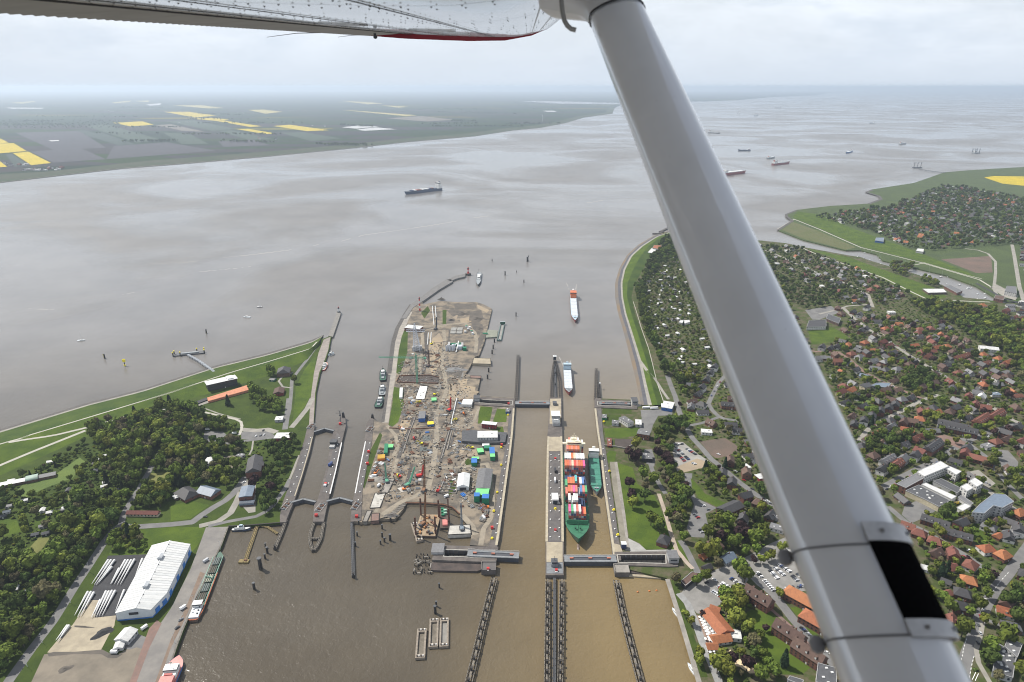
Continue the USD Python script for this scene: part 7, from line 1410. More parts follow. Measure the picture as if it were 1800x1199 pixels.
for k in range(22):mb=MB();mb.box((R.uniform(-8,8),R.uniform(-17,17),0.6),(R.uniform(1,5),R.uniform(0.6,2),R.uniform(0.4,1.4)),R.uniform(0,3));obj('formwork',mb,[WHITEM,RUST,TIMBER,PAVING,STEEL][k%5],t)
q=G(752,926,0);t=thing('pontoon','rusty piling pontoon cluttered with gear and tall dark spuds','pontoon',(q[0],q[1],0),-0.05)
mb=MB();mb.box((0,0,0.6),(21,36,3.2));obj('hull',mb,mat('rusty_hull',(0.075,0.055,0.045),0.8),t);mb=MB();mb.box((0,0,2.25),(20.4,35,0.14));obj('deck',mb,mat('rusty_deck',(0.22,0.15,0.095),0.9,scale=0.3,col2=(0.30,0.24,0.16)),t)
for x,y in((-9.5,16),(9,14),(-9,-16),(10,-14)):mb=MB();mb.cyl((x,y,-2),0.9,24,8);obj('spud',mb,mat('spud_brown',(0.10,0.05,0.035),0.8),t)
for k in range(34):mb=MB();mb.box((R.uniform(-9,9),R.uniform(-16,16),2.9),(R.uniform(.8,4),R.uniform(.8,3),R.uniform(.6,2.6)),R.uniform(0,3));obj('gear',mb,[RUST,STEEL,mat('rig_ochre',(0.36,0.17,0.06),0.6),CONCRETE,DARKTIMBER][k%5],t)
rig('ochre crane with a high boom on the rusty pontoon',744,922,34,3,OR_,1.0,2.3)
q=G(781,913,0);t=thing('pontoon','narrow pontoon with green tanks and pink deck house in the inlet','pontoon',(q[0],q[1],0),0.12)
mb=MB();mb.box((0,0,0.6),(9,34,3.0));obj('hull',mb,mat('rusty_hull',(0.075,0.055,0.045)),t)
for k in range(5):mb=MB();mb.box((-1.2+k%2*2.4,14-k*2.6,3.0),(3.2,2.3,1.8));obj('tank',mb,[GREENP,mat('seafoam',(0.25,0.42,0.32),0.6)][k%2],t)
mb=MB();mb.box((0.5,-10,3.0),(5,9,2.0));obj('cabin',mb,SP['salmon'],t)
for x,y in((4.4,10),(4.4,-8),(-4.6,0)):mb=MB();mb.cyl((x,y,-2),0.7,20,8);obj('spud',mb,mat('spud_brown',(0.10,0.05,0.035)),t)
q=G(774,962,0);
q=G(745,990,1);t=thing('ruined_jetty','crumbling pile field of an old jetty left of the gate recess','ruined jetty',(q[0],q[1],0))
for k in range(34):x,y=(k%6-2.5)*3.2+R.uniform(-.6,.6),(k//6-2.5)*5+R.uniform(-1,1);mb=MB();mb.cyl((x,y,-2),0.5,3.6+R.random(),6);obj('pile',mb,DARKTIMBER,t)
for k in range(16):x,y=R.uniform(-8,8),R.uniform(-14,12);mb=MB();mb.box((x,y,1.7),(R.uniform(3,8),0.9,0.5),R.choice([0,0,1.57,0.7]));obj('beam',mb,TIMBER if k%2 else CONCRETE,t)
mb=MB();qe=Gs([(713,884),(737,884),(753,885),(780,887),(796,892),(808,903)],LAND)
for i in range(len(qe)-1):mb.bar(qe[i],qe[i+1],1.0,1.0)
solo('sheet_pile_edge',mb,RUST,'rusty sheet-pile edge along the head of the inlet','quay edge')
pp=Gs([(667,905),(690,905),(712,884)],LAND);t=thing('mooring_deck','slatted timber deck along the south shore of the island','deck',tuple(G(690,902,LAND)))
for k in range(16):
 u=k/15;x,y=(672+36*u,911-24*u**1.5);q=G(x,y,LAND+.4)-G(690,902,LAND);mb=MB();mb.box((q[0],q[1],0.3),(8.5,0.9,0.3),0.35);obj('plank',mb,TIMBER if k%2 else CONCRETE,t)
def depot_extra(t,L,W):
 for k in range(5):mb=MB();mb.box((-L*0.42+k*L*0.1,W*0.2+k*0.4,5.1),(L*0.1,W*0.7,0.3));obj('roof_step',mb,WHITEM,t)
building('depot','blue-walled depot with a stepped white roof at the foot of the dike','depot',[(1160,715),(1170,706),(1183,705),(1184,718)],4.6,'blue','white',flat=True,extra=depot_extra)
for lab,pts,h,wl_,rf in[('grey-roofed lock yard house, tallest of the group',[(1089,733),(1097,731),(1110,738),(1108,746)],6.0,'white','grey'),('square grey shed at the left of the lock yard',[(1076,738),(1088,738),(1087,744),(1076,744)],3.4,'grey','grey'),('square white-roofed shed at the right of the lock yard',[(1117,737),(1127,737),(1128,746),(1117,745)],3.8,'grey','white'),('greenish shed at the lock wall edge',[(1058,728),(1067,728),(1066,734),(1059,734)],2.8,'green','grey'),('low rusty-red slab shed at the right lock wall',[(1068,770),(1075,770),(1075,784),(1068,782)],2.0,'red','red'),('dark brick gatehouse with a grey flat roof',[(1120,760),(1122,755),(1143,756),(1142,766)],7.0,'brick','grey'),('flat-roofed white-edged pavilion at the head of the park',[(1128,804),(1129,796),(1146,796),(1147,807)],4.2,'black','grey')]:
 building('lock_shed',lab,'lock building',pts,h,wl_,rf,flat=True)
for lab,x,y,cl in[('white coach parked beside the blue depot',1150,719,'white'),('white van between the coach and the gate engine house',1136,718,'white')]:
 q=G(x,y,LAND);copy_of(car(cl,'lorry'),'coach',lab,'bus',(q[0],q[1],LAND+.09),0.1,None,(1.5,1,0.9))
p=poly2([(1081,782),(1081,772),(1118,772),(1118,776),(1120,782),(1100,790)],LAND);mb=MB();v,f=tri(p);mb.raw(np.c_[v,np.full(len(v),LAND+0.16)],f);solo('sunken_yard',mb,mat('trench_mud',(0.060,0.048,0.042)),'sunken dark museum yard ringed by pale walls','yard')
mb=MB();qe=Gs([(1062,783),(1078,784),(1100,788),(1122,776),(1124,770)],LAND+1)
for i in range(len(qe)-1):mb.bar(qe[i],qe[i+1],0.8,1.6)
solo('retaining_wall',mb,PAVING,'pale zigzag retaining wall round the sunken yard','wall')
# ================================================================ the town on the right bank
def polyprism(name,label,cat,pts,h,wall,roof,group=None,parapet=True,storeys=2,win=True,skylights=0,z=LAND):
 """flat-roofed block on a traced roof outline"""
 p=poly2(pts,z+h);p=p if p.geom_type=='Polygon' else max(p.geoms,key=lambda g:g.area);c=p.centroid;q=affinity.translate(p,-c.x,-c.y);q=q if q.exterior.is_ccw else Polygon(list(q.exterior.coords)[::-1])
 t=thing(name,label,cat,(c.x,c.y,z),0,group);mb=MB();mb.prism(q,-0.5,h);obj('wall',mb,WALLS[wall],t)
 mb=MB();mb.prism(q.buffer(0.25,join_style=2),h,h+0.3);rp=obj('roof',mb,ROOFS[roof],t);e=np.array(q.exterior.coords)
 if parapet:
  mb=MB()
  for i in range(len(e)-1):mb.bar((*e[i],h+0.45),(*e[i+1],h+0.45),0.4,0.35)
  obj('parapet',mb,WALLS['grey'],rp)
 for k in range(skylights):
  for _ in range(20):
   a,b,c_,d=q.bounds;x,y=R.uniform(a,c_),R.uniform(b,d)
   if q.buffer(-2.5).contains(Point(x,y)):mb=MB();mb.box((x,y,h+0.6),(1.8,1.4,0.6));obj('skylight',mb,FRAMEW,rp);break
 if win:
  for i in range(len(e)-1):
   d=e[i+1]-e[i];L_=np.linalg.norm(d)
   if L_<5:continue
   d /= L_;nrm=np.array([d[1],-d[0]])
   if(c.y+(e[i]+e[i+1])[1]/2)*nrm[1]+(c.x+(e[i]+e[i+1])[0]/2)*nrm[0]>0:continue
   for s in range(storeys):
    for k in range(min(16,int(L_/3.2))):
     pt=e[i]+d*(k+0.5)*L_/min(16,int(L_/3.2))+nrm*0.04;mb=MB();mb.box((pt[0],pt[1],h/storeys*(s+0.55)),(1.4,0.08,h/storeys*0.42),math.atan2(d[1],d[0]));obj('window',mb,PANE,t)
 block(p,0.6);return t
polyprism('store','white main block of the store complex with a tall white front','store',[(1612,830),(1623,824),(1653,811),(1668,820),(1637,833),(1625,838)],10,'white','white',storeys=3)
polyprism('store','white wing with rows of windows running right from the white store','store',[(1658,821),(1664,818),(1690,829),(1681,835)],9,'white','white',storeys=3)
polyprism('store','grey-roofed brick wing running left from the white store','store',[(1576,851),(1611,832),(1625,840),(1592,858)],8,'brick','grey',storeys=2)
polyprism('supermarket','wide dark flat roof with white skylights below the white store','supermarket',[(1592,863),(1615,853),(1669,880),(1662,887),(1650,891),(1625,878)],6,'cream','felt',storeys=1,skylights=9,win=False)
polyprism('store','long narrow white roof strip behind the dark supermarket roof','store',[(1620,852),(1627,849),(1681,873),(1673,878)],6.5,'white','white',storeys=1,win=False)
polyprism('store','dark flat inner roof between the store wings','store',[(1640,846),(1655,842),(1692,860),(1682,867)],5,'grey','felt',storeys=1,win=False)
polyprism('house','white cube house with a bright gabled roof beside the store yard','house',[(1688,856),(1699,850),(1711,858),(1700,864)],9,'white','white',storeys=3)
polyprism('house','taller white cube house behind the bright gabled one','house',[(1703,846),(1713,840),(1728,850),(1717,856)],11,'white','white',storeys=3)
polyprism('apartment_block','pale grey stepped apartment block with a bluish metal roof','apartment block',[(1709,901),(1722,887),(1747,868),(1767,870),(1782,882),(1762,893),(1746,889),(1730,903)],12,'grey','blue',storeys=4)
polyprism('canopy','white flat canopy roof on the lawn side of the store yard','canopy',[(1681,893),(1695,885),(1707,890),(1692,899)],3.4,'white','white',storeys=1,win=False)
polyprism('garage','grey strip roof left of the white canopy','garage',[(1683,875),(1690,871),(1711,885),(1705,889)],3.2,'white','grey',storeys=1,win=False)
polyprism('shop','dark flat-roofed shop with a double row of white skylights','shop',[(1745,1180),(1753,1131),(1786,1150),(1780,1192)],5,'grey','felt',storeys=1,skylights=12)
polyprism('shop','pale grey raised roof block above the dark skylight shop','shop',[(1766,1137),(1772,1122),(1797,1133),(1788,1156)],7.5,'grey','grey',storeys=2,skylights=2)
polyprism('office','black roofed building with solar panels at the lower edge','office',[(1434,1199),(1438,1166),(1470,1175),(1470,1215)],9,'cream','felt',storeys=3,skylights=4)
polyprism('garage','row of dark solar-topped garages at the lower edge','garage',[(1384,1195),(1388,1189),(1412,1196),(1410,1205)],3,'white','felt',storeys=1)
polyprism('gate_pavilion','long black roofed pavilion with reddish deck beside the lower basin','pavilion',[(1197,1022),(1216,1006),(1232,1008),(1205,1030)],4,'black','brown',storeys=1)
polyprism('clubhouse','white flat-roofed clubhouse at the boat harbour','clubhouse',[(1622,508),(1658,508),(1664,514),(1632,515)],4,'brown','white',storeys=1)
polyprism('harbour_shed','long grey harbour shed beside the moored boats','shed',[(1660,503),(1672,502),(1692,511),(1682,515)],5,'brick','grey',storeys=1)
polyprism('school','long dark school with white front windows beside the school lawn','school',[(1418,575),(1422,564),(1452,562),(1452,574)],6,'white','dark',storeys=2)
polyprism('school','flat grey school wing behind the school lawn','school',[(1452,560),(1456,552),(1478,560),(1474,569)],5,'brown','felt',storeys=1)
polyprism('hall','blue-grey flat roofed hall beside the curved brick road','hall',[(1530,678),(1542,673),(1566,674),(1560,682)],4.5,'grey','blue',storeys=1)
polyprism('pool_basin','pale turquoise open-air pool with white decks near the sea dike','pool',[(1138,444),(1146,436),(1156,438),(1152,446)],1.0,'white','white',storeys=1,win=False)
polyprism('pool_house','flat pool building with an orange roof terrace','pool house',[(1147,436),(1150,431),(1163,432),(1160,438)],4,'grey','orange',storeys=1,win=False)
polyprism('shop','pale blue shed in the far meadow beyond the creek','shed',[(1538,423),(1540,418),(1554,418),(1553,425)],5,'blue','blue',storeys=1,win=False)
polyprism('farm','white-roofed farm shed in the far meadow','farm shed',[(1610,441),(1613,437),(1624,438),(1623,443)],5,'grey','white',storeys=1,win=False)
polyprism('pump_house','red-brown pump house on the harbour dam','pump house',[(1747,524),(1750,519),(1766,521),(1764,528)],6,'brick','brown',storeys=1)
polyprism('harbour_office','white glazed harbour office beside the lock dam','office',[(1766,512),(1770,503),(1786,504),(1787,516)],8,'white','grey',storeys=3)
for row in[(1167,949,'hip','dark','brick',60),(1233,711,'hip','dark','white',-40),(1235,724,'bungalow','dark','white',0),(1285,746,'bungalow','dark','white',-6),(1242,759,'flat','white','white',-10),(1217,706,'gable','brown','white',20),(1256,645,'tall','dark','white',60),(1249,655,'gable','dark','white',60),(1242,667,'gable','dark','brick',60),(1234,681,'tall','dark','white',55),(1227,693,'gable','dark','brick',50),(1284,712,'terrace','dark','brick',-10),(1296,702,'terrace','brown','brick',-10),(1283,676,'bungalow','dark','white',-5),(1290,655,'gable','dark','white',50),
   (1270,832,'tall','dark','brick',70),(1287,848,'tall','dark','brick',70),(1311,871,'tall','dark','brick',20),(1335,884,'hip','brown','brick',-40),(1312,830,'tall','brown','brick',80),(1339,838,'flat','white','red',20),(1284,892,'hall','dark','brick',32),(1307,911,'tall','dark','white',60),(1354,906,'gable','dark','brick',50),(1371,910,'flat','grey','grey',-40),(1366,928,'flat','grey','white',-30),(1396,967,'flat','white','white',40),(1279,980,'bungalow','blue','grey',35),(1238,977,'small','orange','brick',30),(1258,956,'hip','brown','brick',10),(1243,997,'small','dark','brown',30),(1283,809,'tall','brown','brick',75),(1318,801,'bungalow','dark','white',10),(1332,799,'flat','white','white',-30),
   (1333,1048,'flats','brown','brick',-52),(1388,1111,'flats','brown','brick',-52),(1422,1146,'flats','brown','brick',-52),(1415,1053,'longhip','orange','brick',-48),(1446,1096,'longhip','orange','brick',-48),(1260,1093,'hall','orange','white',-72),(1267,1121,'bungalow','orange','white',10),(1252,1136,'small','orange','white',0),(1257,1070,'small','orange','white',-30),(1287,1116,'flat','white','white',-10),
   (1763,975,'hip','orange','brick',25),(1734,964,'hip','orange','white',10),(1676,973,'tall','red','brick',70),(1706,993,'hip','red','white',40),(1703,1020,'hip','orange','brick',-30),(1692,1042,'hip','dark','brick',-30),(1689,1065,'hip','dark','brick',-20),(1673,1092,'gable','red','brick',60),(1768,1075,'gable','orange','white',-30),(1777,1102,'flat','felt','brown',-20),(1664,1043,'small','red','brick',20),(1628,998,'small','white','grey',-30),(1646,972,'gable','brown','brick',30),
   (1616,937,'hip','red','brick',-40),(1644,951,'hip','red','brick',-40),(1596,925,'gable','red','brick',-40),(1644,917,'terrace','dark','brick',-38),(1683,940,'terrace','dark','brick',-32),(1754,942,'small','orange','brick',30),(1792,901,'hip','orange','brick',20),(1790,930,'tall','dark','white',60),(1773,943,'gable','dark','white',60),(1778,938,'flat','grey','white',10),(1678,810,'bungalow','dark','white',-38),(1697,796,'tall','red','brick',50),(1724,806,'hall','red','brick',-38),(1700,788,'tall','dark','brown',40),
   (1604,741,'tall','brown','brick',-30),(1617,737,'hip','orange','white',-30),(1589,742,'tall','brown','brick',50),(1595,755,'bungalow','orange','white',-30),(1676,748,'long','dark','white',-33),(1690,755,'long','dark','brick',-33),(1726,737,'long','red','brick',36),(1752,729,'long','red','brick',36),(1641,784,'long','dark','brick',38),(1609,800,'tall','dark','white',42),(1576,816,'terrace','red','brick',38),(1588,806,'tall','grey','grey',40),(1551,825,'tall','dark','white',40),(1561,808,'terrace','grey','white',35),(1751,776,'hip','red','brick',20),(1736,784,'flat','grey','grey',20),(1789,750,'tall','dark','brick',40),(1768,761,'tall','dark','brick',-50),(1770,772,'gable','brown','brick',30),
   (1703,696,'gable','red','brick',50),(1718,691,'tall','grey','white',-30),(1726,697,'tall','white','cream',50),(1749,693,'flat','blue','white',0),(1733,717,'tall','red','brick',-30),(1715,710,'gable','red','brick',50),(1640,717,'hip','dark','brick',40),(1620,723,'gable','red','brick',70),(1633,724,'gable','red','brick',70),(1647,725,'gable','orange','brick',30),(1675,683,'tall','dark','brick',60),(1585,702,'hip','grey','brick',20),(1601,699,'gable','dark','brick',40),(1574,711,'tall','dark','brick',60),(1563,717,'tall','dark','brick',60),(1548,722,'tall','dark','brick',60),(1533,731,'tall','dark','white',60),(1519,739,'tall','dark','white',60),(1502,745,'gable','dark','brick',60),(1506,697,'gable','dark','white',40),(1486,707,'bungalow','dark','white',30),(1526,772,'hip','brown','white',40),(1541,761,'small','orange','brick',30),(1568,749,'gable','grey','brick',40),(1557,757,'gable','dark','brick',40),
   (1642,657,'hip','brown','brick',30),(1684,655,'hip','red','brick',30),(1697,659,'gable','dark','brick',50),(1754,630,'hip','orange','white',30),(1773,637,'tall','orange','brick',20),(1764,642,'gable','red','brick',50),(1735,638,'gable','red','brick',20),(1770,661,'hip','brown','cream',30),(1511,627,'hip','grey','white',30),(1555,636,'hip','grey','brick',30),(1538,647,'bungalow','grey','white',-20),(1578,649,'hip','grey','white',10),(1521,661,'bungalow','blue','white',-40),(1488,636,'bungalow','grey','white',-40),(1505,650,'gable','dark','white',40),(1536,634,'gable','grey','white',20),(1556,650,'hip','dark','brick',30),(1571,669,'bungalow','brown','cream',30),(1497,622,'hip','red','brick',20),(1490,606,'hip','orange','brick',40),(1520,602,'hip','orange','brick',30),(1534,615,'small','orange','brick',10),(1471,609,'gable','dark','white',50),(1445,610,'tall','dark','white',50),(1460,612,'gable','dark','brick',50),(1437,630,'hip','grey','white',0),(1432,645,'bungalow','dark','brick',20),
   (1479,551,'hip','brown','brick',30),(1473,541,'hip','brown','brick',60),(1524,540,'tall','dark','white',40),(1511,553,'tall','dark','white',50),(1500,548,'gable','dark','brick',40),(1567,549,'flat','white','white',0),(1557,578,'hip','orange','brick',10),(1568,580,'gable','red','brick',20),(1615,585,'hip','red','white',20),(1607,607,'bungalow','orange','brick',20),(1553,601,'tall','red','brick',30),(1564,607,'gable','red','brick',30),(1664,609,'hip','orange','brick',20),(1648,611,'gable','orange','brick',20),(1620,618,'hip','red','brick',30),(1632,626,'gable','red','brick',30),(1699,625,'terrace','red','brick',30),(1686,628,'gable','red','brick',20),(1727,623,'hip','orange','white',30),(1738,612,'hall','white','white',-20),(1654,573,'tall','grey','grey',30),(1727,537,'hip','orange','white',10),(1769,546,'tall','red','brick',30),(1785,558,'gable','red','brick',40),(1745,540,'gable','red','brick',20),(1796,560,'gable','red','brick',40),
   (1592,590,'gable','dark','brick',40),(1535,590,'gable','brown','brick',30),(1522,578,'tall','dark','white',50),(1506,572,'gable','brown','brick',50),(1514,581,'tall','dark','brick',50),(1547,612,'gable','brown','brick',30),(1570,620,'tall','dark','brick',30),(1586,632,'tall','dark','brick',30),(1598,640,'hip','brown','brick',30),(1612,646,'hip','red','brick',30),(1634,594,'gable','red','brick',60),(1645,599,'gable','dark','brick',60),(1654,588,'gable','orange','brick',60),(1664,594,'gable','red','brick',60),(1678,600,'gable','brown','brick',60),(1690,607,'gable','brown','brick',60)]:
 hs(*row[:5],yaw=row[5])
for h in HOUSES:L,W=SIZE[h[2]];block(footprint(h[0],h[1],L,W,h[5],1.0))
def inside(pts,z=LAND):return poly2(pts,z)
def fill(poly,gap,n,avoid,rr,grid=None):
 """random points at least GAP apart"""
 pts=[];a,b,c_,d=poly.bounds;pp=prep(poly);cell={}
 for _ in range(n*14):
  x,y=rr.uniform(a,c_),rr.uniform(b,d);k=(int(x//gap),int(y//gap))
  if any((x-u)**2+(y-v)**2<gap*gap for i in(-1,0,1)for j in(-1,0,1)for u,v in cell.get((k[0]+i,k[1]+j),())):continue
  if not pp.contains(Point(x,y))or avoid(x,y):continue
  pts.append((x,y));cell.setdefault(k,[]).append((x,y))
  if len(pts)>=n:break
 return pts
from shapely.strtree import STRtree
tree_=STRtree(BLOCK)
def clear(r):
 return lambda x,y:len(tree_.query(Point(x,y).buffer(r),predicate='intersects'))>0
town=[inside([(1440,630),(1500,560),(1560,560),(1660,570),(1720,620),(1800,640),(1800,960),(1700,960),(1600,900),(1520,830),(1490,740)]),inside([(1620,960),(1720,985),(1740,1020),(1700,1110),(1680,1120),(1640,1040)]),inside([(1330,432),(1410,436),(1500,470),(1560,500),(1600,520),(1540,536),(1490,532),(1440,505),(1360,470)]),inside([(1200,660),(1285,640),(1320,740),(1360,860),(1300,845),(1210,760)]),inside([(1760,1010),(1815,985),(1815,1100),(1760,1090)])]
fr=random.Random(3)
rt_=STRtree(ROADS)
def street_yaw(x,y):
 ln=ROADS[rt_.nearest(Point(x,y))];d=ln.project(Point(x,y));a,b=ln.interpolate(max(0,d-6)),ln.interpolate(d+6);return math.atan2(b.y-a.y,b.x-a.x)
near=[]
for k,pg in enumerate(town):
 for x,y in fill(pg,[15.5,15,17,17,16][k],[110,14,60,10,8][k],clear(6.2),fr):
  red=fr.random()<[0.26,0.45,0.05,0.08,0.5][k];near.append((x,y,fr.choice(['gable','hip','gable','bungalow','small','tall']),fr.choice(['red','orange','red','brown'])if red else fr.choice(['dark','grey','dark','brown']),fr.choice(['brick','brick','white','cream','brown']),street_yaw(x,y)+fr.choice([0,0,math.pi/2])+fr.gauss(0,.05)))
allh=HOUSES+near
over=allh[300:];allh=allh[:300]
def hlabel(h):return f'{ROOF_WORD[h[3]]} {WALL_WORD[h[4]]} {SHAPE_WORD[h[2]]}'
for h,lab in zip(allh,singled([(hlabel(h),(h[0],h[1],LAND+4))for h in allh])):
 nm={'small':'cottage','flats':'flats','long':'town_block','terrace':'terrace_house','hall':'hall','longhip':'school'}.get(h[2],'house')
 copy_of(house(h[2],h[3],h[4]),nm,lab,'house' if nm in('house','cottage','terrace_house')else nm.replace('_',' '),(h[0],h[1],LAND),h[5],'houses of the town')
 if h in near:block(footprint(h[0],h[1],*SIZE[h[2]],h[5],0.8))
far_town=[inside([(1432,382),(1480,374),(1570,364),(1655,326),(1700,331),(1800,352),(2000,330),(2100,420),(1900,470),(1795,440),(1776,425),(1700,432),(1640,440),(1590,432),(1530,405)]),inside([(1792,440),(2000,460),(2100,700),(2100,1100),(1830,1000),(1815,640),(1800,540)]),inside([(1300,440),(1400,560),(1440,660),(1500,800),(1560,900),(1600,1000),(1480,950),(1400,850),(1330,720),(1290,600)]),inside([(1780,505),(1900,520),(1900,600),(1790,600),(1770,560)])]
FH=[house('gable','dark','white'),house('gable','grey','brick'),house('hip','red','brick'),house('gable','orange','white'),house('bungalow','grey','white'),house('flat','white','white'),house('gable','brown','brick'),house('hip','dark','brick')]
fx=[]
tree_=STRtree(BLOCK)
for k,pg in enumerate(far_town):fx+=fill(pg,[18,18,19,18][k],[820,300,150,50][k],clear(7),fr)
fx+=[(h[0],h[1])for h in over];rx=np.array(fx);wgt=np.array([.2,.22,.1,.1,.14,.08,.08,.08])
scatter('far_houses',FH,np.c_[rx,np.full(len(rx),LAND)],[street_yaw(x,y)+rng.choice([0,0,1.57])+rng.normal(0,.08)for x,y in fx],rng.uniform(0.85,1.1,(len(rx),1)),rng.choice(8,len(rx),p=wgt),label='distant houses of the suburb beyond the creek and the strut',cat='houses')
BLOCK+=[Point(x,y).buffer(7)for x,y in fx]
al=inside([(1128,500),(1165,462),(1200,440),(1215,470),(1240,520),(1268,600),(1284,640),(1225,652),(1180,640),(1150,600),(1135,550)])
hut_pts=fill(al,9,120,lambda x,y:False,random.Random(8));hk=[random.Random(i).choice([1,1,3,2,1,4,0])for i in range(len(hut_pts))]
ALM=[('the white greenhouse roof',1203,565),('the open-air pool',1152,442),('the tree belt along the dike',1140,545),('the strut edge',1255,590),('the bright cluster of huts',1170,550),('the lower allotments',1230,640),('the upper allotments',1190,490),('the middle allotment lane',1215,530)]
for(x,y),k,lab in zip(hut_pts,hk,singled([('little '+HUTW[k],(x,y,LAND))for(x,y),k in zip(hut_pts,hk)],ALM)):copy_of(HUT[k],'garden_hut',lab,'garden hut',(x,y,LAND),R.choice([0.2,1.8])+R.uniform(-.2,.2),'huts in the right allotments',R.uniform(0.8,1.4))
BLOCK+=[Point(x,y).buffer(2.5)for x,y in hut_pts]
polyprism('greenhouse','large white-roofed greenhouse among the right allotments','greenhouse',[(1193,567),(1196,563),(1212,563),(1213,566),(1204,569)],3.5,'white','white',storeys=1,win=False)
# ---------------------------------------------------------------- cars
cars=[]
def carrow(x0,y0,x1,y1,n,yaw,gap=0.12,cols=('white','silver','black','grey','white','black','blue','silver','grey','white','red')):
 for k in range(n):
  if fr.random()<gap:continue
  u=(k+.5)/n;cars.append((x0+(x1-x0)*u,y0+(y1-y0)*u,fr.choice(cols),yaw))
for a in[(1187,786,1211,809,10,25),(1185,792,1204,812,8,25),(1206,789,1224,800,6,25),(1184,782,1202,781,3,25),(1216,814,1223,817,2,25),(1330,1006,1361,1040,10,20),(1353,1003,1367,1018,8,25),(1361,998,1378,1012,8,25),(1368,992,1389,1006,9,25),(1392,1012,1402,1022,4,25),(1401,1009,1413,1018,5,25),(1378,1036,1418,1029,9,60),(1248,1037,1269,1050,6,30),(1262,1031,1278,1041,6,30),(1268,1025,1287,1037,7,30),(1284,1017,1307,1031,7,30),(1408,1104,1434,1126,7,-45),(1218,903,1229,912,3,20),(1235,888,1247,898,3,20),(1229,930,1236,938,2,20),(1340,875,1358,888,3,-38),(1692,878,1706,868,5,0),(1700,832,1742,854,7,55),(1600,935,1700,982,8,-32),(1555,862,1650,812,14,38),(1740,1035,1712,1120,6,75),(1500,560,1690,680,16,-35),(1530,752,1640,700,8,25),(1440,622,1580,684,7,-25),(1395,462,1520,515,8,-25),(1268,668,1248,700,4,60),(1196,730,1330,868,9,-42),(1655,800,1790,748,9,35)]:carrow(*a[:5],yaw=math.radians(a[5]))
cars+=[(1256,1020,'white',-.8),(1242,1025,'black',.4),(1348,1049,'white',1.0),(1315,993,'grey',1.4),(1392,985,'grey',.5),(1405,995,'black',-.6),(1667,957,'red',-.6),(1703,968,'white',.4),(1796,1166,'yellow',-.1),(1797,1174,'yellow',-.1),(1681,886,'yellow',.3),(1454,1148,'white',-.7),(1723,1114,'silver',1.4),(1719,1131,'black',1.4)]
for(x,y,cl,yw),lab in zip(cars,singled([(f'{cl} {"van" if cl == "yellow" else "car"}',G(x,y,LAND))for x,y,cl,yw in cars],LANDMARKS+[('the lower car rows of the plaza',1370,1004),('the upper strip of the plaza',1345,1022),('the square below the lime trees',1265,1040),('the main street bend',1600,628),('the shopping street',1600,838)])):
 q=G(x,y,LAND);copy_of(car(cl,'van' if cl=='yellow' else 'car'),'parked_car',lab,'van' if cl=='yellow' else 'car',(q[0],q[1],LAND+.14),yw,'cars of the town')
PAR=proto('parasol');mb=MB();mb.tube([(0,0,0),(0,0,2.5)],0.05,5);obj('pole',mb,STEEL,PAR);mb=MB();mb.tube([(0,0,2.2),(0,0,2.9)],[1.5,0.05],8);obj('canopy',mb,WHITEPAINT,PAR);mb=MB();mb.box((0.9,0.3,0.72),(1.6,0.8,0.08));obj('table',mb,BARK,PAR)
pz=[(1230+c_*5.2+r_*2.2,1088+r_*5.0+(c_%2)*2.2)for r_ in range(9)for c_ in range(3)]+[(1240,1126),(1247,1126),(1254,1127),(1248,1149),(1255,1148),(1261,1147),(1250,1155),(1257,1154)]
for k,(x,y)in enumerate(pz):
 q=G(x,y,LAND);lab=f'white parasol, {["left", "middle", "right"][k % 3]} column, {ORD[k // 3].replace("nearest", "row") if k // 3 else "top row"} of the beer garden' if k<27 else f'white parasol, {ORD[k - 27].replace("nearest", "along") if k > 27 else "first along"} the orange-roofed front building'
 copy_of(PAR,'parasol',lab,'parasol',(q[0],q[1],LAND+.1),R.random()*3,'parasols of the beer garden',0.85)
for i,pts in enumerate([[(1690,1160),(1694,1140),(1700,1120)],[(1745,1040),(1760,1020),(1775,1004)],[(1702,1199),(1708,1170),(1713,1150)],[(1709,1195),(1716,1180)],[(1714,1197),(1720,1184)]]):
 g=resample(Gs(pts,LAND)[:,:2],15 if i<3 else 3);mb=MB()
 for k in range(0,len(g)-1,2 if i<3 else 1):
  a,b=g[k],g[k+1];d=(b-a)/np.linalg.norm(b-a);n_=np.array([-d[1],d[0]])*0.18;mb.raw([[*(a-n_),LAND+.135],[*(b-n_),LAND+.135],[*(b+n_),LAND+.135],[*(a+n_),LAND+.135]],[[0,1,2,3]])
 V_,F_=mb.mesh();
 if np.cross(V_[F_[0,1]]-V_[F_[0,0]],V_[F_[0,2]]-V_[F_[0,0]])[2]<0:mb.f=[f[:,::-1]for f in mb.f]
 struct('road_marking',mb,WHITEPAINT)
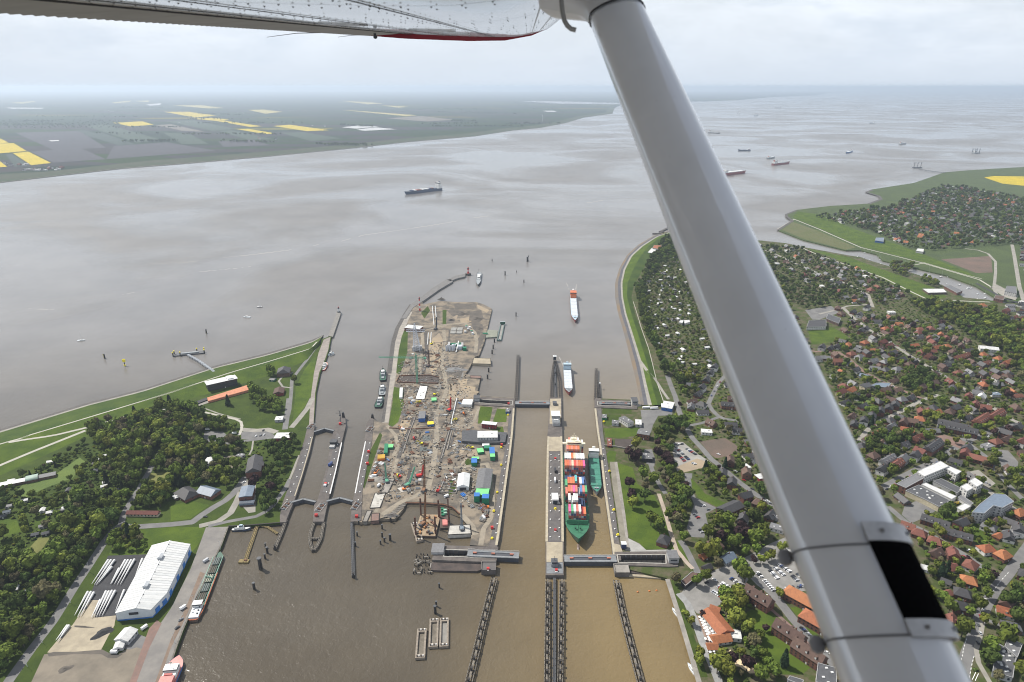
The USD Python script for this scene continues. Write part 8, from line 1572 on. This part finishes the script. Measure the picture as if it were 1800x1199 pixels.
# ================================================================ trees
tree_=STRtree(BLOCK)
T=[]
def tr(kind,s,*pts):
 for x,y in pts:
  q=G(x,y,LAND+5.5*s);T.append((q[0],q[1],kind,s*1.22*fr.uniform(.9,1.1)))
tr('copper',1.15,(1105,797),(1115,806),(1122,799),(1106,850),(1111,872),(1305,930),(1312,940),(1268,945),(1172,806),(1178,815),(1285,1160),(1314,1168),(1266,947),(1299,938),(446,850),(476,858),(383,825),(1605,572),(1655,570))
tr('copper',0.6,(1346,1105),(1325,985),(1236,1081),(1195,712),(1263,822))
tr('broad_mid',1.35,(1130,833),(1149,843),(1145,913),(1158,922),(1265,915),(1280,918),(1246,938),(1290,955),(1328,950),(1342,935),(1300,1001),(1310,1013),(1693,1108),(1770,1120),(1275,1050),(1285,1060),(1745,812),(1780,832),(1790,850))
tr('broad_light',1.25,(1112,884),(1232,967),(1255,966),(1250,974),(1270,1165),(1262,1172),(1278,1180),(1280,1068),(1296,1048),(1300,1062),(1290,1090),(1315,1103),(1300,1086),(1118,782),(1645,735),(1630,730))
tr('broad_light',0.75,(1338,985),(1350,980),(1357,977),(1205,1080),(1215,1092),(1230,1150),(1228,1162),(1630,905),(1640,914),(1646,930),(1656,938),(1686,957),(1712,974),(1730,1090),(1640,1040),(1372,964),(1382,960),(1190,1020),(1370,1045),(1350,1060),(1666,780),(1680,775),(1700,770),(1728,765),(1745,758),(1765,745))
tr('budding',1.0,(1135,855),(1187,1018),(1263,990),(1160,790),(1168,796),(1178,880),(1190,914),(1325,1130),(170,742),(182,750),(190,738),(200,755),(210,748),(178,762),(280,708),(1755,830),(1330,905),(405,772))
tr('conifer',1.1,(1380,1160),(236,725),(240,745),(233,755),(400,706),(400,704),(1655,1005),(1275,815),(1240,822),(210,850),(215,858),(186,842),(310,845),(318,850),(225,935),(1665,1002),(1533,742))
tr('broad_dark',1.2,(1160,927),(1134,872),(1172,745),(1182,742),(1192,748),(1200,740),(1203,750),(1168,757),(1785,1050),(1770,1055),(1790,1040),(1740,1160),(1345,862),(1335,858),(1660,905),(1668,898),(1790,1085),(1325,910))
tr('broad_mid',0.85,(1158,770),(1165,780),(1175,826),(1186,838),(1180,850),(1192,858),(1196,845),(1200,864),(1190,885),(1196,896),(1175,905),(1196,930),(1202,945),(1310,970),(1330,968),(1225,1022),(1238,1014),(1705,1076),(1725,1065),(1735,1045),(1740,1015),(1730,1010),(1650,1045),(1738,925),(1700,935),(1627,812),(1340,1150),(1350,1165),(1360,1180),(1335,1120),(1245,820),(1256,828),(1262,836),(1243,1012))
tr('poplar',0.95,(472,655),(476,652),(480,655),(442,692),(448,690),(454,692),(460,694),(466,696))
tr('broad_mid',1.0,(444,700),(452,702),(462,706),(468,702),(474,706),(480,703),(486,706),(455,712),(465,715),(478,716),(490,712),(486,720),(480,655),(475,660),(517,668),(440,680),(446,683))
tr('broad_dark',0.9,(470,785),(480,780),(490,785),(500,775),(505,785),(495,797),(482,795),(510,795),(488,807),(500,805),(492,820),(478,822),(470,830),(484,838),(476,850),(490,850),(468,870),(476,878),(464,885),(480,885),(466,895),(500,815),(508,780),(515,770),(520,780))
def wood(polys,gap,n,kinds,smin,smax,seed,r=2.6):
 rr=random.Random(seed)
 for pg in polys:
  for x,y in fill(inside(pg),gap,n,clear(r),rr):T.append((x,y,rr.choices(*kinds)[0],rr.uniform(smin,smax)*(1.5 if rr.random()<.16 else 1.0)))
KF=(['broad_dark','broad_mid','budding','conifer','broad_light'],[3.0,4.4,1.2,.35,1.2])
wood([[(150,752),(200,738),(262,728),(305,722),(332,724),(352,738),(356,752),(348,770),(352,800),(320,808),(290,812),(255,845),(232,880),(222,880),(210,860),(195,800),(165,775)]],6.3,420,KF,0.85,1.45,1)
wood([[(355,740),(385,745),(418,752),(412,765),(392,757),(360,757),(350,765)],[(350,780),(384,778),(430,782),(420,800),(380,800),(352,812),(300,830),(320,800)]],6.5,120,KF,0.7,1.2,2)
wood([[(228,885),(245,862),(262,845),(300,850),(300,880),(286,893),(240,896)]],6.4,90,(['broad_mid','broad_light','broad_dark'],[4,1,3]),0.8,1.2,3)
wood([[(300,840),(340,815),(400,815),(430,830),(420,850),(400,858),(350,852),(310,850)]],8.2,70,KF,0.8,1.3,31)
wood([[(125,895),(150,880),(210,868),(215,905),(196,930),(178,955),(150,985),(130,1010),(100,985),(110,940)]],6.4,170,KF,0.9,1.4,4)
wood([[(-40,1010),(30,1000),(100,985),(140,1000),(110,1048),(85,1085),(50,1130),(8,1180),(-40,1199)]],6.6,260,(['broad_dark','broad_mid','budding','broad_light'],[5,3,.8,.6]),0.85,1.35,5)
wood([[(-30,880),(50,870),(120,890),(125,945),(100,985),(20,1000),(-40,1000)]],10.5,110,KF,0.6,1.15,6)
wood([[(-20,860),(30,840),(75,820),(130,790),(150,775),(158,782),(130,803),(80,832),(40,846),(0,872),(-20,880)]],6.5,80,KF,0.5,0.85,7)
wood([[(120,850),(160,800),(215,800),(240,830),(215,860),(170,890),(120,890),(90,875)]],9.0,80,KF,0.55,1.1,8)
wood([[(190,945),(215,932),(240,935),(262,955),(264,968),(196,972)]],5.6,60,KF,0.6,1.0,9)
wood([[(1166,421),(1200,416),(1225,440),(1195,452),(1165,462),(1150,478),(1130,505),(1122,502),(1134,478),(1152,440)],[(1116,505),(1130,505),(1140,560),(1160,625),(1180,655),(1188,690),(1172,668),(1150,620),(1130,575)]],8.0,330,(['broad_dark','broad_mid'],[5,2]),0.85,1.25,10)
wood([[(1130,500),(1165,462),(1205,440),(1235,500),(1268,600),(1284,645),(1225,660),(1190,650),(1155,600),(1138,550)]],8.6,620,KF,0.35,0.8,11)
wood([[(1190,650),(1225,655),(1230,690),(1205,700),(1186,680)],[(1192,735),(1205,755),(1198,765),(1180,760),(1165,765),(1155,775),(1160,745),(1185,735)],[(1150,765),(1168,765),(1182,790),(1186,828),(1176,845),(1170,860),(1160,835)],[(1176,846),(1198,834),(1206,855),(1216,884),(1208,906),(1204,930),(1198,945),(1188,930),(1178,890)]],7.5,90,(['broad_mid','broad_dark','budding','copper','broad_light'],[4,3,1,.5,1]),0.65,1.05,12)
wood([[(1250,745),(1300,745),(1350,830),(1330,850),(1270,810),(1306,790),(1278,768)]],9,60,KF,0.5,0.95,13)
wood([[(1345,432),(1400,437),(1500,470),(1600,520),(1540,540),(1470,535),(1400,500),(1350,460)],[(1360,480),(1400,500),(1440,520),(1462,535),(1420,545),(1390,530)]],9.5,330,(['broad_dark','broad_mid','budding'],[5,2,1]),0.5,1.0,14)
wood([[(1598,530),(1640,535),(1700,540),(1745,555),(1800,570),(1830,640),(1800,662),(1760,620),(1716,600),(1680,575),(1620,550)]],8.6,420,(['broad_mid','broad_dark','broad_light','copper'],[5,3,2,.4]),0.95,1.4,15)
wood([[(1585,660),(1605,650),(1630,655),(1642,668),(1635,684),(1605,690),(1588,682)],[(1518,780),(1560,765),(1595,770),(1600,785),(1570,800),(1530,808)]],7.0,130,(['broad_mid','broad_dark'],[2,4]),0.9,1.3,16)
wood([[(1440,630),(1500,560),(1560,560),(1660,570),(1720,620),(1830,640),(1830,960),(1700,960),(1600,900),(1520,830),(1490,740)],[(1600,930),(1720,985),(1740,1020),(1700,1120),(1650,1060)],[(1740,1010),(1830,985),(1830,1199),(1735,1199),(1730,1100)]],9.4,620,(['broad_mid','broad_dark','broad_light','conifer','copper','budding'],[5,3,2.2,.6,.5,.7]),0.45,1.05,17,2.2)
wood([[(1280,1040),(1330,1065),(1345,1100),(1330,1130),(1300,1140),(1275,1120),(1272,1080)],[(1300,1140),(1330,1120),(1375,1190),(1340,1190),(1300,1160)],[(1255,900),(1350,890),(1360,940),(1310,970),(1260,985),(1240,960)],[(1238,830),(1265,832),(1300,875),(1280,880),(1240,860)],[(1260,1160),(1275,1185),(1340,1192),(1400,1199),(1260,1230)]],9.0,80,(['broad_mid','broad_light','broad_dark','budding'],[4,2.4,2,.5]),0.55,1.0,18)
wood([[(1300,430),(1345,440),(1400,560),(1440,660),(1500,800),(1560,900),(1600,1000),(1560,1020),(1480,950),(1400,850),(1330,720),(1290,600)]],11,360,KF,0.5,1.0,19)
wood([[(1432,382),(1480,374),(1570,364),(1655,326),(1700,331),(1830,355),(1830,445),(1776,430),(1700,436),(1640,442),(1590,436),(1530,407)]],8,1700,(['broad_dark','broad_mid','budding'],[5,2,1]),0.6,1.2,20)
wood([[(1800,345),(2000,330),(2100,420),(1830,440)],[(1800,440),(2000,460),(2100,700),(2100,1000),(1830,1000),(1815,640)]],14,500,KF,0.6,1.1,21)
wood([[(1568,462),(1605,470),(1590,486),(1560,482)],[(1625,486),(1650,500),(1640,508),(1615,500)]],8,30,(['broad_mid','broad_light','budding'],[2,1,1]),0.8,1.2,22)
vis=lambda t:(lambda p:-30<p[0]<1830 and p[1]<1225 and not(1035+.3807*(p[1]-30)+6<p[0]<1135+.4876*(p[1]-30)-6))(pix((t[0],t[1],LAND+5)))
order=sorted(range(len(T)),key=lambda i:(not vis(T[i]),math.hypot(T[i][0],T[i][1])/max(T[i][3],.3)))
solo_n=292;chosen=[T[i]for i in order[:solo_n]];rest=[T[i]for i in order[solo_n:]]
for(x,y,k,s),lab in zip(chosen,singled([(TREE_WORDS[k],(x,y,LAND+5))for x,y,k,s in chosen])):
 copy_of(fr.choice(TREE[k]),{'conifer':'conifer_tree','copper':'copper_beech','poplar':'poplar_tree'}.get(k,'broadleaf_tree'),lab,'tree',(x,y,LAND),fr.uniform(0,6.28),'trees nearest to the camera',(s*fr.uniform(.92,1.1),s*fr.uniform(.92,1.1),s))
flat_=[p for k in TREE for p in TREE[k]];off={};n0=0
for k in TREE:off[k]=n0;n0+=len(TREE[k])
scatter('tree_cover',flat_,[(x,y,LAND)for x,y,k,s in rest],[fr.uniform(0,6.28)for _ in rest],[(s*fr.uniform(.9,1.12),s*fr.uniform(.9,1.12),s)for x,y,k,s in rest],[off[k]+fr.randrange(len(TREE[k]))for x,y,k,s in rest],label='mass of woods and garden trees on both banks',cat='trees')
sh=[]
for pg,gap,n,seed in[([(-40,880),(120,800),(300,722),(340,760),(330,840),(240,890),(180,960),(110,1060),(0,1190),(-40,1199)],4.6,2300,40),([(1130,490),(1200,430),(1240,500),(1290,650),(1240,660),(1180,660),(1140,560)],6.0,900,41),([(1440,630),(1500,550),(1600,530),(1830,600),(1830,1199),(1720,1199),(1600,920),(1500,760)],6.0,2600,42),([(1180,650),(1280,640),(1400,930),(1300,1000),(1240,960),(1200,760)],5.6,700,43),([(1340,430),(1420,437),(1620,525),(1540,540),(1440,530),(1350,470)],8,700,44),([(1255,1040),(1330,1060),(1390,1190),(1260,1199)],5.0,160,45),([(400,770),(520,765),(500,880),(470,890),(430,850),(300,850),(320,810)],5.2,260,46)]:
 rr=random.Random(seed);sh+=[(x,y,rr.uniform(.5,1.15))for x,y in fill(inside(pg),gap,n,clear(1.6),rr)]
scatter('undergrowth',SHRUB,[(x,y,LAND)for x,y,s in sh],[fr.uniform(0,6.28)for _ in sh],[(s,s,s*.8)for x,y,s in sh],[fr.choice([0,1,2,0,4,3])if fr.random()<.5 else fr.choice([0,2,1])for _ in sh],label='hedges and undergrowth in gardens and woods',cat='shrubs')
hg=[];rr=random.Random(70)
for k in range(46):
 x,y=rr.uniform(-60,1150),160+95*rr.random()**1.2;x2,y2=x+rr.uniform(40,190),y+rr.uniform(-1.2,3.0);n=int(10+50*rr.random())
 for j in range(n):
  u=rr.random();q=G(x+(x2-x)*u,y+(y2-y)*u,2);
  if far_poly.contains(Point(q[0],q[1]))and q[1]<40000:hg.append((q[0]+rr.gauss(0,10),q[1]+rr.gauss(0,25),rr.uniform(1.4,2.8)))
for k in range(260):q=G(rr.uniform(-30,210),rr.uniform(211,226),2);hg.append((q[0],q[1],rr.uniform(1.2,2.2)))
scatter('far_hedgerows',flat_[:6],[(x,y,1.5)for x,y,s in hg],[rr.uniform(0,6.28)for _ in hg],[(s,s,s*.8)for x,y,s in hg],[rr.randrange(6)for _ in hg],label='hedgerows and copses on the far shore',cat='hedgerows')
fv=[]
for cx_,cy_,n in[(60,299,14),(95,297,10),(200,196,14),(420,200,10),(460,245,4),(520,193,12),(30,290,6),(560,222,3),(330,215,3)]:
 for k in range(n):q=G(cx_+rr.gauss(0,16),cy_+rr.gauss(0,1.0),2);fv.append((q[0],q[1]))
fv=[p for p in fv if far_poly.contains(Point(p))]
scatter('far_farms',FH,[(x,y,1.5)for x,y in fv],[rr.uniform(0,3)for _ in fv],[(1.4,)*3 for _ in fv],[rr.choice([0,4,5,5,2])for _ in fv],label='farmsteads on the far shore',cat='farms')
for k,(x,y)in enumerate([(953,214),(487,178),(560,186),(300,172),(720,180)]):
 q=G(x,y,2);t=thing('wind_turbine',['pale wind turbine nearest the far water edge','hazy wind turbine above the rapeseed fields','hazy wind turbine right of the rapeseed fields','faint wind turbine at the far left','faint wind turbine in the middle distance'][k],'wind turbine',(q[0],q[1],1.5),0,'wind turbines on the far shore')
 mb=MB();mb.tube([(0,0,0),(0,0,80)],[2.6,1.4],8);obj('tower',mb,WHITEM,t);mb=MB();mb.box((0,0,81),(3,8,3));obj('nacelle',mb,WHITEM,t)
 for j in range(3):a=0.5+k+j*2.094;mb=MB();mb.bar((0,-5,81),(34*math.sin(a),-5,81+34*math.cos(a)),1.6,0.6);obj('rotor_blade',mb,WHITEM,t)
# ================================================================ the aeroplane the picture is taken from: wing and strut
def RP(x,y,d):return EYE+ray(x,y)*d
PW=mat('aircraft_white',(0.56,0.575,0.60),0.25,0.14,scale=2.2,spec=0.5,coat=0.6)
PG=mat('aircraft_grey',(0.27,0.265,0.255),0.5,0.1,scale=4.0);PR=mat('aircraft_red',(0.16,0.010,0.016),0.35,0.1,scale=4.0,coat=0.4)
SEAM=mat('seam_dark',(0.05,0.05,0.055),0.7);ALU=mat('bare_metal',(0.50,0.50,0.50),0.35,0.1,metal=0.7);FELT=mat('black_felt',(0.006,0.006,0.007),1.0,0.3,scale=400.0,spec=0.02,bump=0.001,bscale=1500.0)
STRUTM=usdkit.material(stage,LOOKS+'/strut_white',{'geo':('geometry',{}),'n':('noise_texture',{'scale':9.0,'detail':6.0,'roughness':0.65}),'mr':('map_range',{'from_min':0.35,'from_max':0.7,'clamp':True}),'mix':('mix',{'color1':(0.68,0.70,0.74),'color2':(0.62,0.64,0.68)}),
 'n2':('noise_texture',{'scale':160.0,'detail':3.0,'roughness':0.7}),'sp':('map_range',{'from_min':0.70,'from_max':0.76,'to_min':0.0,'to_max':0.45,'clamp':True}),'dirt':('mix',{'color2':(0.16,0.15,0.14)}),'rg':('map_range',{'from_min':0.3,'from_max':0.7,'to_min':0.05,'to_max':0.13}),
 'p':('principled_bsdf',{'roughness':0.4,'coat_weight':1.0,'coat_ior':2.3})},[('geo.position','n.vector'),('n.fac','mr.value'),('mr.result','mix.fac'),('geo.position','n2.vector'),('n2.fac','sp.value'),('sp.result','dirt.fac'),('mix.color','dirt.color1'),('dirt.color','p.base_color'),('n.fac','rg.value'),('rg.result','p.coat_roughness')],surface='p.BSDF')
K,F=1.6,0.608
T1=RP(966,66,4.3*K);SD=ray(928,80);SD=SD/np.linalg.norm(SD)
d2=(SD@(T1-EYE))/(SD@ray(650,55));T2=RP(650,55,d2);CD=T2-T1;CH=float(np.linalg.norm(CD));CD /= CH
NU=np.cross(CD,SD);NU /= np.linalg.norm(NU);NU=NU if NU[2]>0 else-NU
def WP(s,c,up=0.0):
 """point of the wing: s metres inboard of the tip, c along the chord from the leading edge (0..1), up off the underside"""
 return T1-SD*s*K+CD*CH*c+NU*K*(up+0.028*(1-min(1,c/0.25))**2*2-0.010*math.sin(math.pi*min(c,1)))
wing=thing('aeroplane_wing','white riveted wing underside with a red tip along the top edge','aeroplane wing',WP(1.5,0.5));W0=WP(1.5,0.5)
def wmesh(f,ss,cs,flip=False):
 v=[f(s,c)-W0 for s in ss for c in cs];n=len(cs);q=[[i*n+j,i*n+j+1,(i+1)*n+j+1,(i+1)*n+j]for i in range(len(ss)-1)for j in range(n-1)]
 mb=MB();mb.raw(v,[x[::-1]for x in q]if flip else q);return mb
SS=np.r_[0.0,np.linspace(0.05,4.4,30)];c1=0.775
panels=[0.0,0.5,1.05,1.65,2.3,3.0,3.7,4.4]
panels+=[5.2];SS=np.r_[SS,4.8,5.2]
for a,b in zip(panels[:-1],panels[1:]):obj('skin_panel',wmesh(lambda s,c:WP(s,c,0.0),np.linspace(a+0.002,b-0.002,8),np.linspace(0,c1-0.004,16)),PW,wing,smooth=50)
obj('rib_backing',wmesh(lambda s,c:WP(s,c,0.012),SS,np.linspace(0.0,c1+.02,10)),SEAM,wing)
obj('upper_skin',wmesh(lambda s,c:WP(s,c,0.02+0.11*math.sin(math.pi*min(1,c)**0.55)+0.0),SS,np.linspace(0,1.0,16),True),PW,wing,smooth=50)
mb=MB();n_=120;ss=np.linspace(0.03,4.4,n_+1)
for i in range(n_):
 a,b=ss[i],ss[i+1];e=0.012;st=0.010
 p=[WP(a,c1,0.004),WP(b,c1,0.004),WP(b,1.0,-0.018),WP(a,1.0,-0.018-st)];mb.raw([x-W0 for x in p]+[WP(a,1.0,0.012)-W0,WP(b,1.0,0.012)-W0],[[0,3,2],[0,2,1],[3,4,5],[3,5,2]])
obj('aileron',mb,PG,wing)
mb=MB()
for i in range(2):mb.bar(WP(0.05,c1-0.012+0.02*i,-0.004)-W0,WP(4.4,c1-0.012+0.02*i,-0.004)-W0,0.004,0.004)
obj('hinge_line',mb,SEAM,wing)
mb=MB();prof=[(0.02,0.0),(0.10,0.010),(0.25,0.02),(0.45,0.027),(0.8,0.030),(1.02,0.026)]
for(ca_,da),(cb_,db)in zip(prof[:-1],prof[1:]):
 q=[WP(0.0,ca_,0.02),WP(0.0,cb_,0.02),WP(0.0,cb_,-db),WP(0.0,ca_,-da),WP(-0.12,ca_,0.06),WP(-0.12,cb_,0.06),WP(-0.10,cb_,-db*0.8),WP(-0.10,ca_,-da*0.8)]
 mb.raw([x-W0 for x in q],[[0,1,2,3],[7,6,5,4],[3,2,6,7],[1,0,4,5],[2,1,5,6],[0,3,7,4]])
obj('wing_tip',mb,PR,wing)
for cc in(0.06,0.10,0.30,0.52,0.68):
 mb=MB();pts=[WP(s,cc,-0.0015)-W0 for s in np.linspace(0.02,4.4,24)]
 for a,b in zip(pts[:-1],pts[1:]):mb.bar(a,b,0.0024,0.002)
 obj('seam',mb,SEAM if cc>.1 else ALU,wing)
rv=MB();oct_=[(math.cos(a),math.sin(a))for a in np.linspace(0,6.283,7)[:-1]]
def rivet(s,c,r=0.0034):
 p=WP(s,c,-0.002)-W0;rv.raw([p+(SD*u+CD*w_)*r for u,w_ in oct_]+[p-NU*0.0032],[[(i+1)%6,i,6]for i in range(6)]);rv.raw([p+(SD*u+CD*w_)*r for u,w_ in oct_]+[p-NU*0.0032],[[i,(i+1)%6,6]for i in range(6)])
for a in panels[1:-1]+[0.03]:
 for c in np.linspace(0.02,c1-.02,22):rivet(a+0.03,c);rivet(a-0.03 if a>.1 else a+0.06,c)
for a in(0.25,0.78,1.35,2.0,2.65,3.3):
 for c in np.linspace(0.04,c1-.04,11):rivet(a,c)
for c in(0.285,0.315,0.505,0.535,0.665,0.695,0.02,0.76):
 for s in np.arange(0.08,4.3,0.065):rivet(s,c,0.0028)
obj('rivets',rv,mat('rivet_grey',(0.11,0.11,0.115),0.5),wing,kind='stuff')
for s,c,r in((1.25,0.42,0.07),(1.95,0.43,0.085),(2.5,0.60,0.07),(0.75,0.60,0.06)):
 mb=MB();k=20;ring=[WP(s,c,-0.002)+(SD*math.cos(a)+CD*math.sin(a))*r*K-W0 for a in np.linspace(0,2*math.pi,k+1)]
 for a,b in zip(ring[:-1],ring[1:]):mb.bar(a,b,0.008,0.005)
 obj('inspection_cover',mb,ALU,wing)
for s,c,l_ in((0.06,0.99,0.20),(0.9,1.0,0.34)):
 p=WP(s,c,-0.02)-W0;mb=MB();mb.tube([p,p+CD*l_*.9+SD*0.03-NU*l_*0.05,p+CD*l_*1.6-NU*l_*0.16],[0.005,0.003,0.0015],5);obj('static_wick',mb,SEAM,wing)
p=WP(0.62,0.86,-0.03)-W0;mb=MB();mb.tube([p+NU*.03,p],0.012,8);mb.tube([p,p+SD*0.03],0.016,8);obj('hinge_bracket',mb,SEAM,wing)
hk=[RP(x,y,1.25)-W0 for x,y in[(986,-14),(987,4),(989,22),(992,36),(997,45),(1004,51),(1012.5,53)]]
mb=MB();mb.tube(hk,0.0044,10);obj('vent_tube',mb,PG,wing,smooth=50)
SA_,SB_=RP(1085,30,1.228),RP(1588,1199,0.574);AX=SB_-SA_;AXL=np.linalg.norm(AX);AX /= AXL
def axis_at(y):
 lo,hi=-0.6,1.8
 for _ in range(40):
  m_=(lo+hi)/2
  if pix(SA_+AX*AXL*m_)[1]<y:lo=m_
  else:hi=m_
 return SA_+AX*AXL*lo
VM=(SA_+SB_)/2-EYE;VM /= np.linalg.norm(VM);E1=np.cross(AX,VM);E1 /= np.linalg.norm(E1);E1=E1 if E1[0]>0 else-E1;E2=np.cross(E1,AX);E2=E2 if E2@VM<0 else-E2
HA,HB=0.0475,0.028
def sec(phi,off=0.0,k=1.0,kb=1.0):
 off=off*F
 """teardrop section: round nose on the right, long thin tail on the left"""
 x=math.cos(phi);th=(1 if math.sin(phi)>=0 else-1)*(math.sqrt(max(0.0,1-x*x))if x>0 else max(0.0,1-0.30*abs(x)**2-0.70*abs(x)**8))
 ct,st=math.cos(0.05),math.sin(0.05);ox,oy=HA*k*x*1.02,HB*kb*th;ox,oy=ox*ct-oy*st,ox*st+oy*ct
 return E1*(ox+off*math.cos(phi))+E2*(oy+off*math.sin(phi))
strut=thing('wing_strut','thick pale wing strut slanting down across the right half of the picture','wing strut',axis_at(600));S0=axis_at(600)
ph=np.linspace(0,2*math.pi,81)[:-1]
def smesh(rows,cols=None,closed=True):
 n=len(rows[0]);mb=MB();v=[p-S0 for r in rows for p in r]
 f=[[i*n+j,i*n+(j+1)%n,(i+1)*n+(j+1)%n,(i+1)*n+j]for i in range(len(rows)-1)for j in range(n if closed else n-1)]
 V=np.array(v);F=np.array(f);c_=V.mean(0);nn=np.cross(V[F[:,1]]-V[F[:,0]],V[F[:,3]]-V[F[:,0]]);ctr_line=AX[None]*((V[F].mean(1))@AX)[:,None]
 if((V[F].mean(1)-ctr_line)*nn).sum()<0:F=F[:,::-1]
 mb.raw(V,F);return mb
ys=[14,60,200,400,600,800,940,1000,1120,1199,1300,1420]
obj('strut_tube',smesh([[axis_at(y)+sec(p)for p in ph]for y in ys]),STRUTM,strut,smooth=60)
rows=[]
for y,k,kb,sh in[(27,1.03,1.08,0.0),(16,1.05,1.12,-0.003),(7,1.09,1.16,-0.007),(-6,1.25,1.30,-0.020),(-21,1.52,1.55,-0.036),(-42,1.95,1.95,-0.058)]:rows.append([axis_at(y+9*math.cos(p))+sec(p,0.0,k,kb)+E1*sh*F for p in ph])
obj('fairing',smesh(rows),mat('fairing_white',(0.60,0.60,0.61),0.35,0.04,scale=6.0,coat=0.5),strut,smooth=60)
obj('fairing_seal',smesh([[axis_at(y+9*math.cos(p))+sec(p,0.0,1.04,1.10)for p in ph]for y in(25.5,28.5)]),SEAM,strut)
TILT=20.0
def ringpts(y0,off,phis):return[axis_at(y0+TILT*math.cos(p))+sec(p,off)for p in phis]
def sleeve(name,y0,y1,off,p0,p1,m,k=5,thick=0.004,kind=None):
 phs=np.linspace(math.radians(p0),math.radians(p1),22);yy=np.linspace(y0,y1,k)
 mb=smesh([ringpts(y,off,phs)for y in yy],closed=False);lo=smesh([ringpts(y,off-thick,phs)for y in yy],closed=False);mb.raw(*lo.mesh())
 for edge in([(y0,p)for p in phs],[(y1,p)for p in phs],[(y,phs[0])for y in yy],[(y,phs[-1])for y in yy]):
  a=[axis_at(y+TILT*math.cos(p))+sec(p,off)-S0 for y,p in edge];b=[axis_at(y+TILT*math.cos(p))+sec(p,off-thick)-S0 for y,p in edge];n=len(a)
  mb.raw(a+b,[[i,i+1,n+i+1,n+i]for i in range(n-1)]);mb.raw(a+b,[[n+i,n+i+1,i+1,i]for i in range(n-1)])
 return obj(name,mb,m,strut,smooth=40)
sleeve('felt_pad',966,1104,0.0075,64,-110,FELT,14,0.007)
CL=mat('clamp_white',(0.60,0.61,0.63),0.45,0.15,scale=40.0,col2=(0.46,0.47,0.49))
for y0,y1 in((937,968),(1101,1131)):
 br_=sleeve('clamp_plate',y0,y1,0.0105,66,-100,CL,4,0.004)
 for p in(50,14):
  q=axis_at((y0+y1)/2+TILT*math.cos(math.radians(p)))+sec(math.radians(p),0.0115)-S0;d=sec(math.radians(p));d=d/np.linalg.norm(d);nn=E2 if p>30 else(E1*.5+E2)/1.118;mb=MB();mb.tube([q-nn*0.0012,q+nn*0.0012],0.0019,10);obj('screw',mb,mat('screw_grey',(0.24,0.24,0.25),0.4,metal=0.6),br_)
for y0 in(971,1126):
 mb=MB();mb.tube([p-S0 for p in ringpts(y0,0.0012,np.linspace(0,2*math.pi,41))],0.0010,6);obj('clamp_wire',mb,mat('wire_grey',(0.16,0.16,0.17),0.5),strut)
for y0 in(971,1126):
 q=axis_at(y0+TILT*math.cos(math.pi))+sec(math.pi,0.004)-S0;mb=MB();mb.tube([q+(-AX*0.012-E1*0.006)*F,q+(-AX*.006-E1*0.007)*F,q+(AX*0.006-E1*0.007)*F,q+(AX*0.012-E1*0.006)*F],[0.006*F,0.011*F,0.011*F,0.006*F],12);obj('clamp_knob',mb,mat('knob_grey',(0.22,0.22,0.235),0.45),strut,smooth=50)
fus=thing('aeroplane_fuselage','white cabin side of the aeroplane round the open window','aeroplane fuselage',(0,-0.35,ALT));FW=mat('fuselage_white',(0.62,0.62,0.63),0.4,0.04,scale=3.0,coat=0.3);LIN=mat('cabin_lining',(0.035,0.033,0.032),0.9)
mb=MB()
for cx_,cz_,sx,sz in((-2.25,-0.62,3.3,1.36),(1.75,-0.62,2.3,1.36),(0,-0.85,1.2,0.9)):mb.box((cx_,0,cz_),(sx,0.05,sz))
obj('side_panel',mb,FW,fus)
mb=MB();mb.box((0,-1.2,-0.62),(7,0.05,1.36));mb.box((0,-0.6,-1.32),(7,1.25,0.05));mb.box((-3.6,-0.6,-0.62),(0.05,1.25,1.36));mb.box((2.9,-0.6,-0.62),(0.05,1.25,1.36));mb.box((0,-0.62,0.0),(7,1.15,0.04));obj('cabin',mb,LIN,fus)
mb=MB();mb.tube([(-0.62,0.01,-0.42),(-0.62,0.01,0.0)],0.03,8);mb.tube([(0.62,0.01,-0.42),(0.62,0.01,0.0)],0.03,8);mb.tube([(-0.62,0.01,-0.42),(0.62,0.01,-0.42)],0.03,8);obj('window_frame',mb,SEAM,fus)
# ---------------------------------------------------------------- the air
HAZE=usdkit.material(stage,LOOKS+'/haze',{'v':('principled_volume',{'color':(0.64,0.745,0.87),'density':0.000053,'anisotropy':0.35})},[],volume='v.volume')
mb=MB();mb.box((0,31000,218),(126000,63200,442));struct('haze',mb,HAZE,kind='stuff')
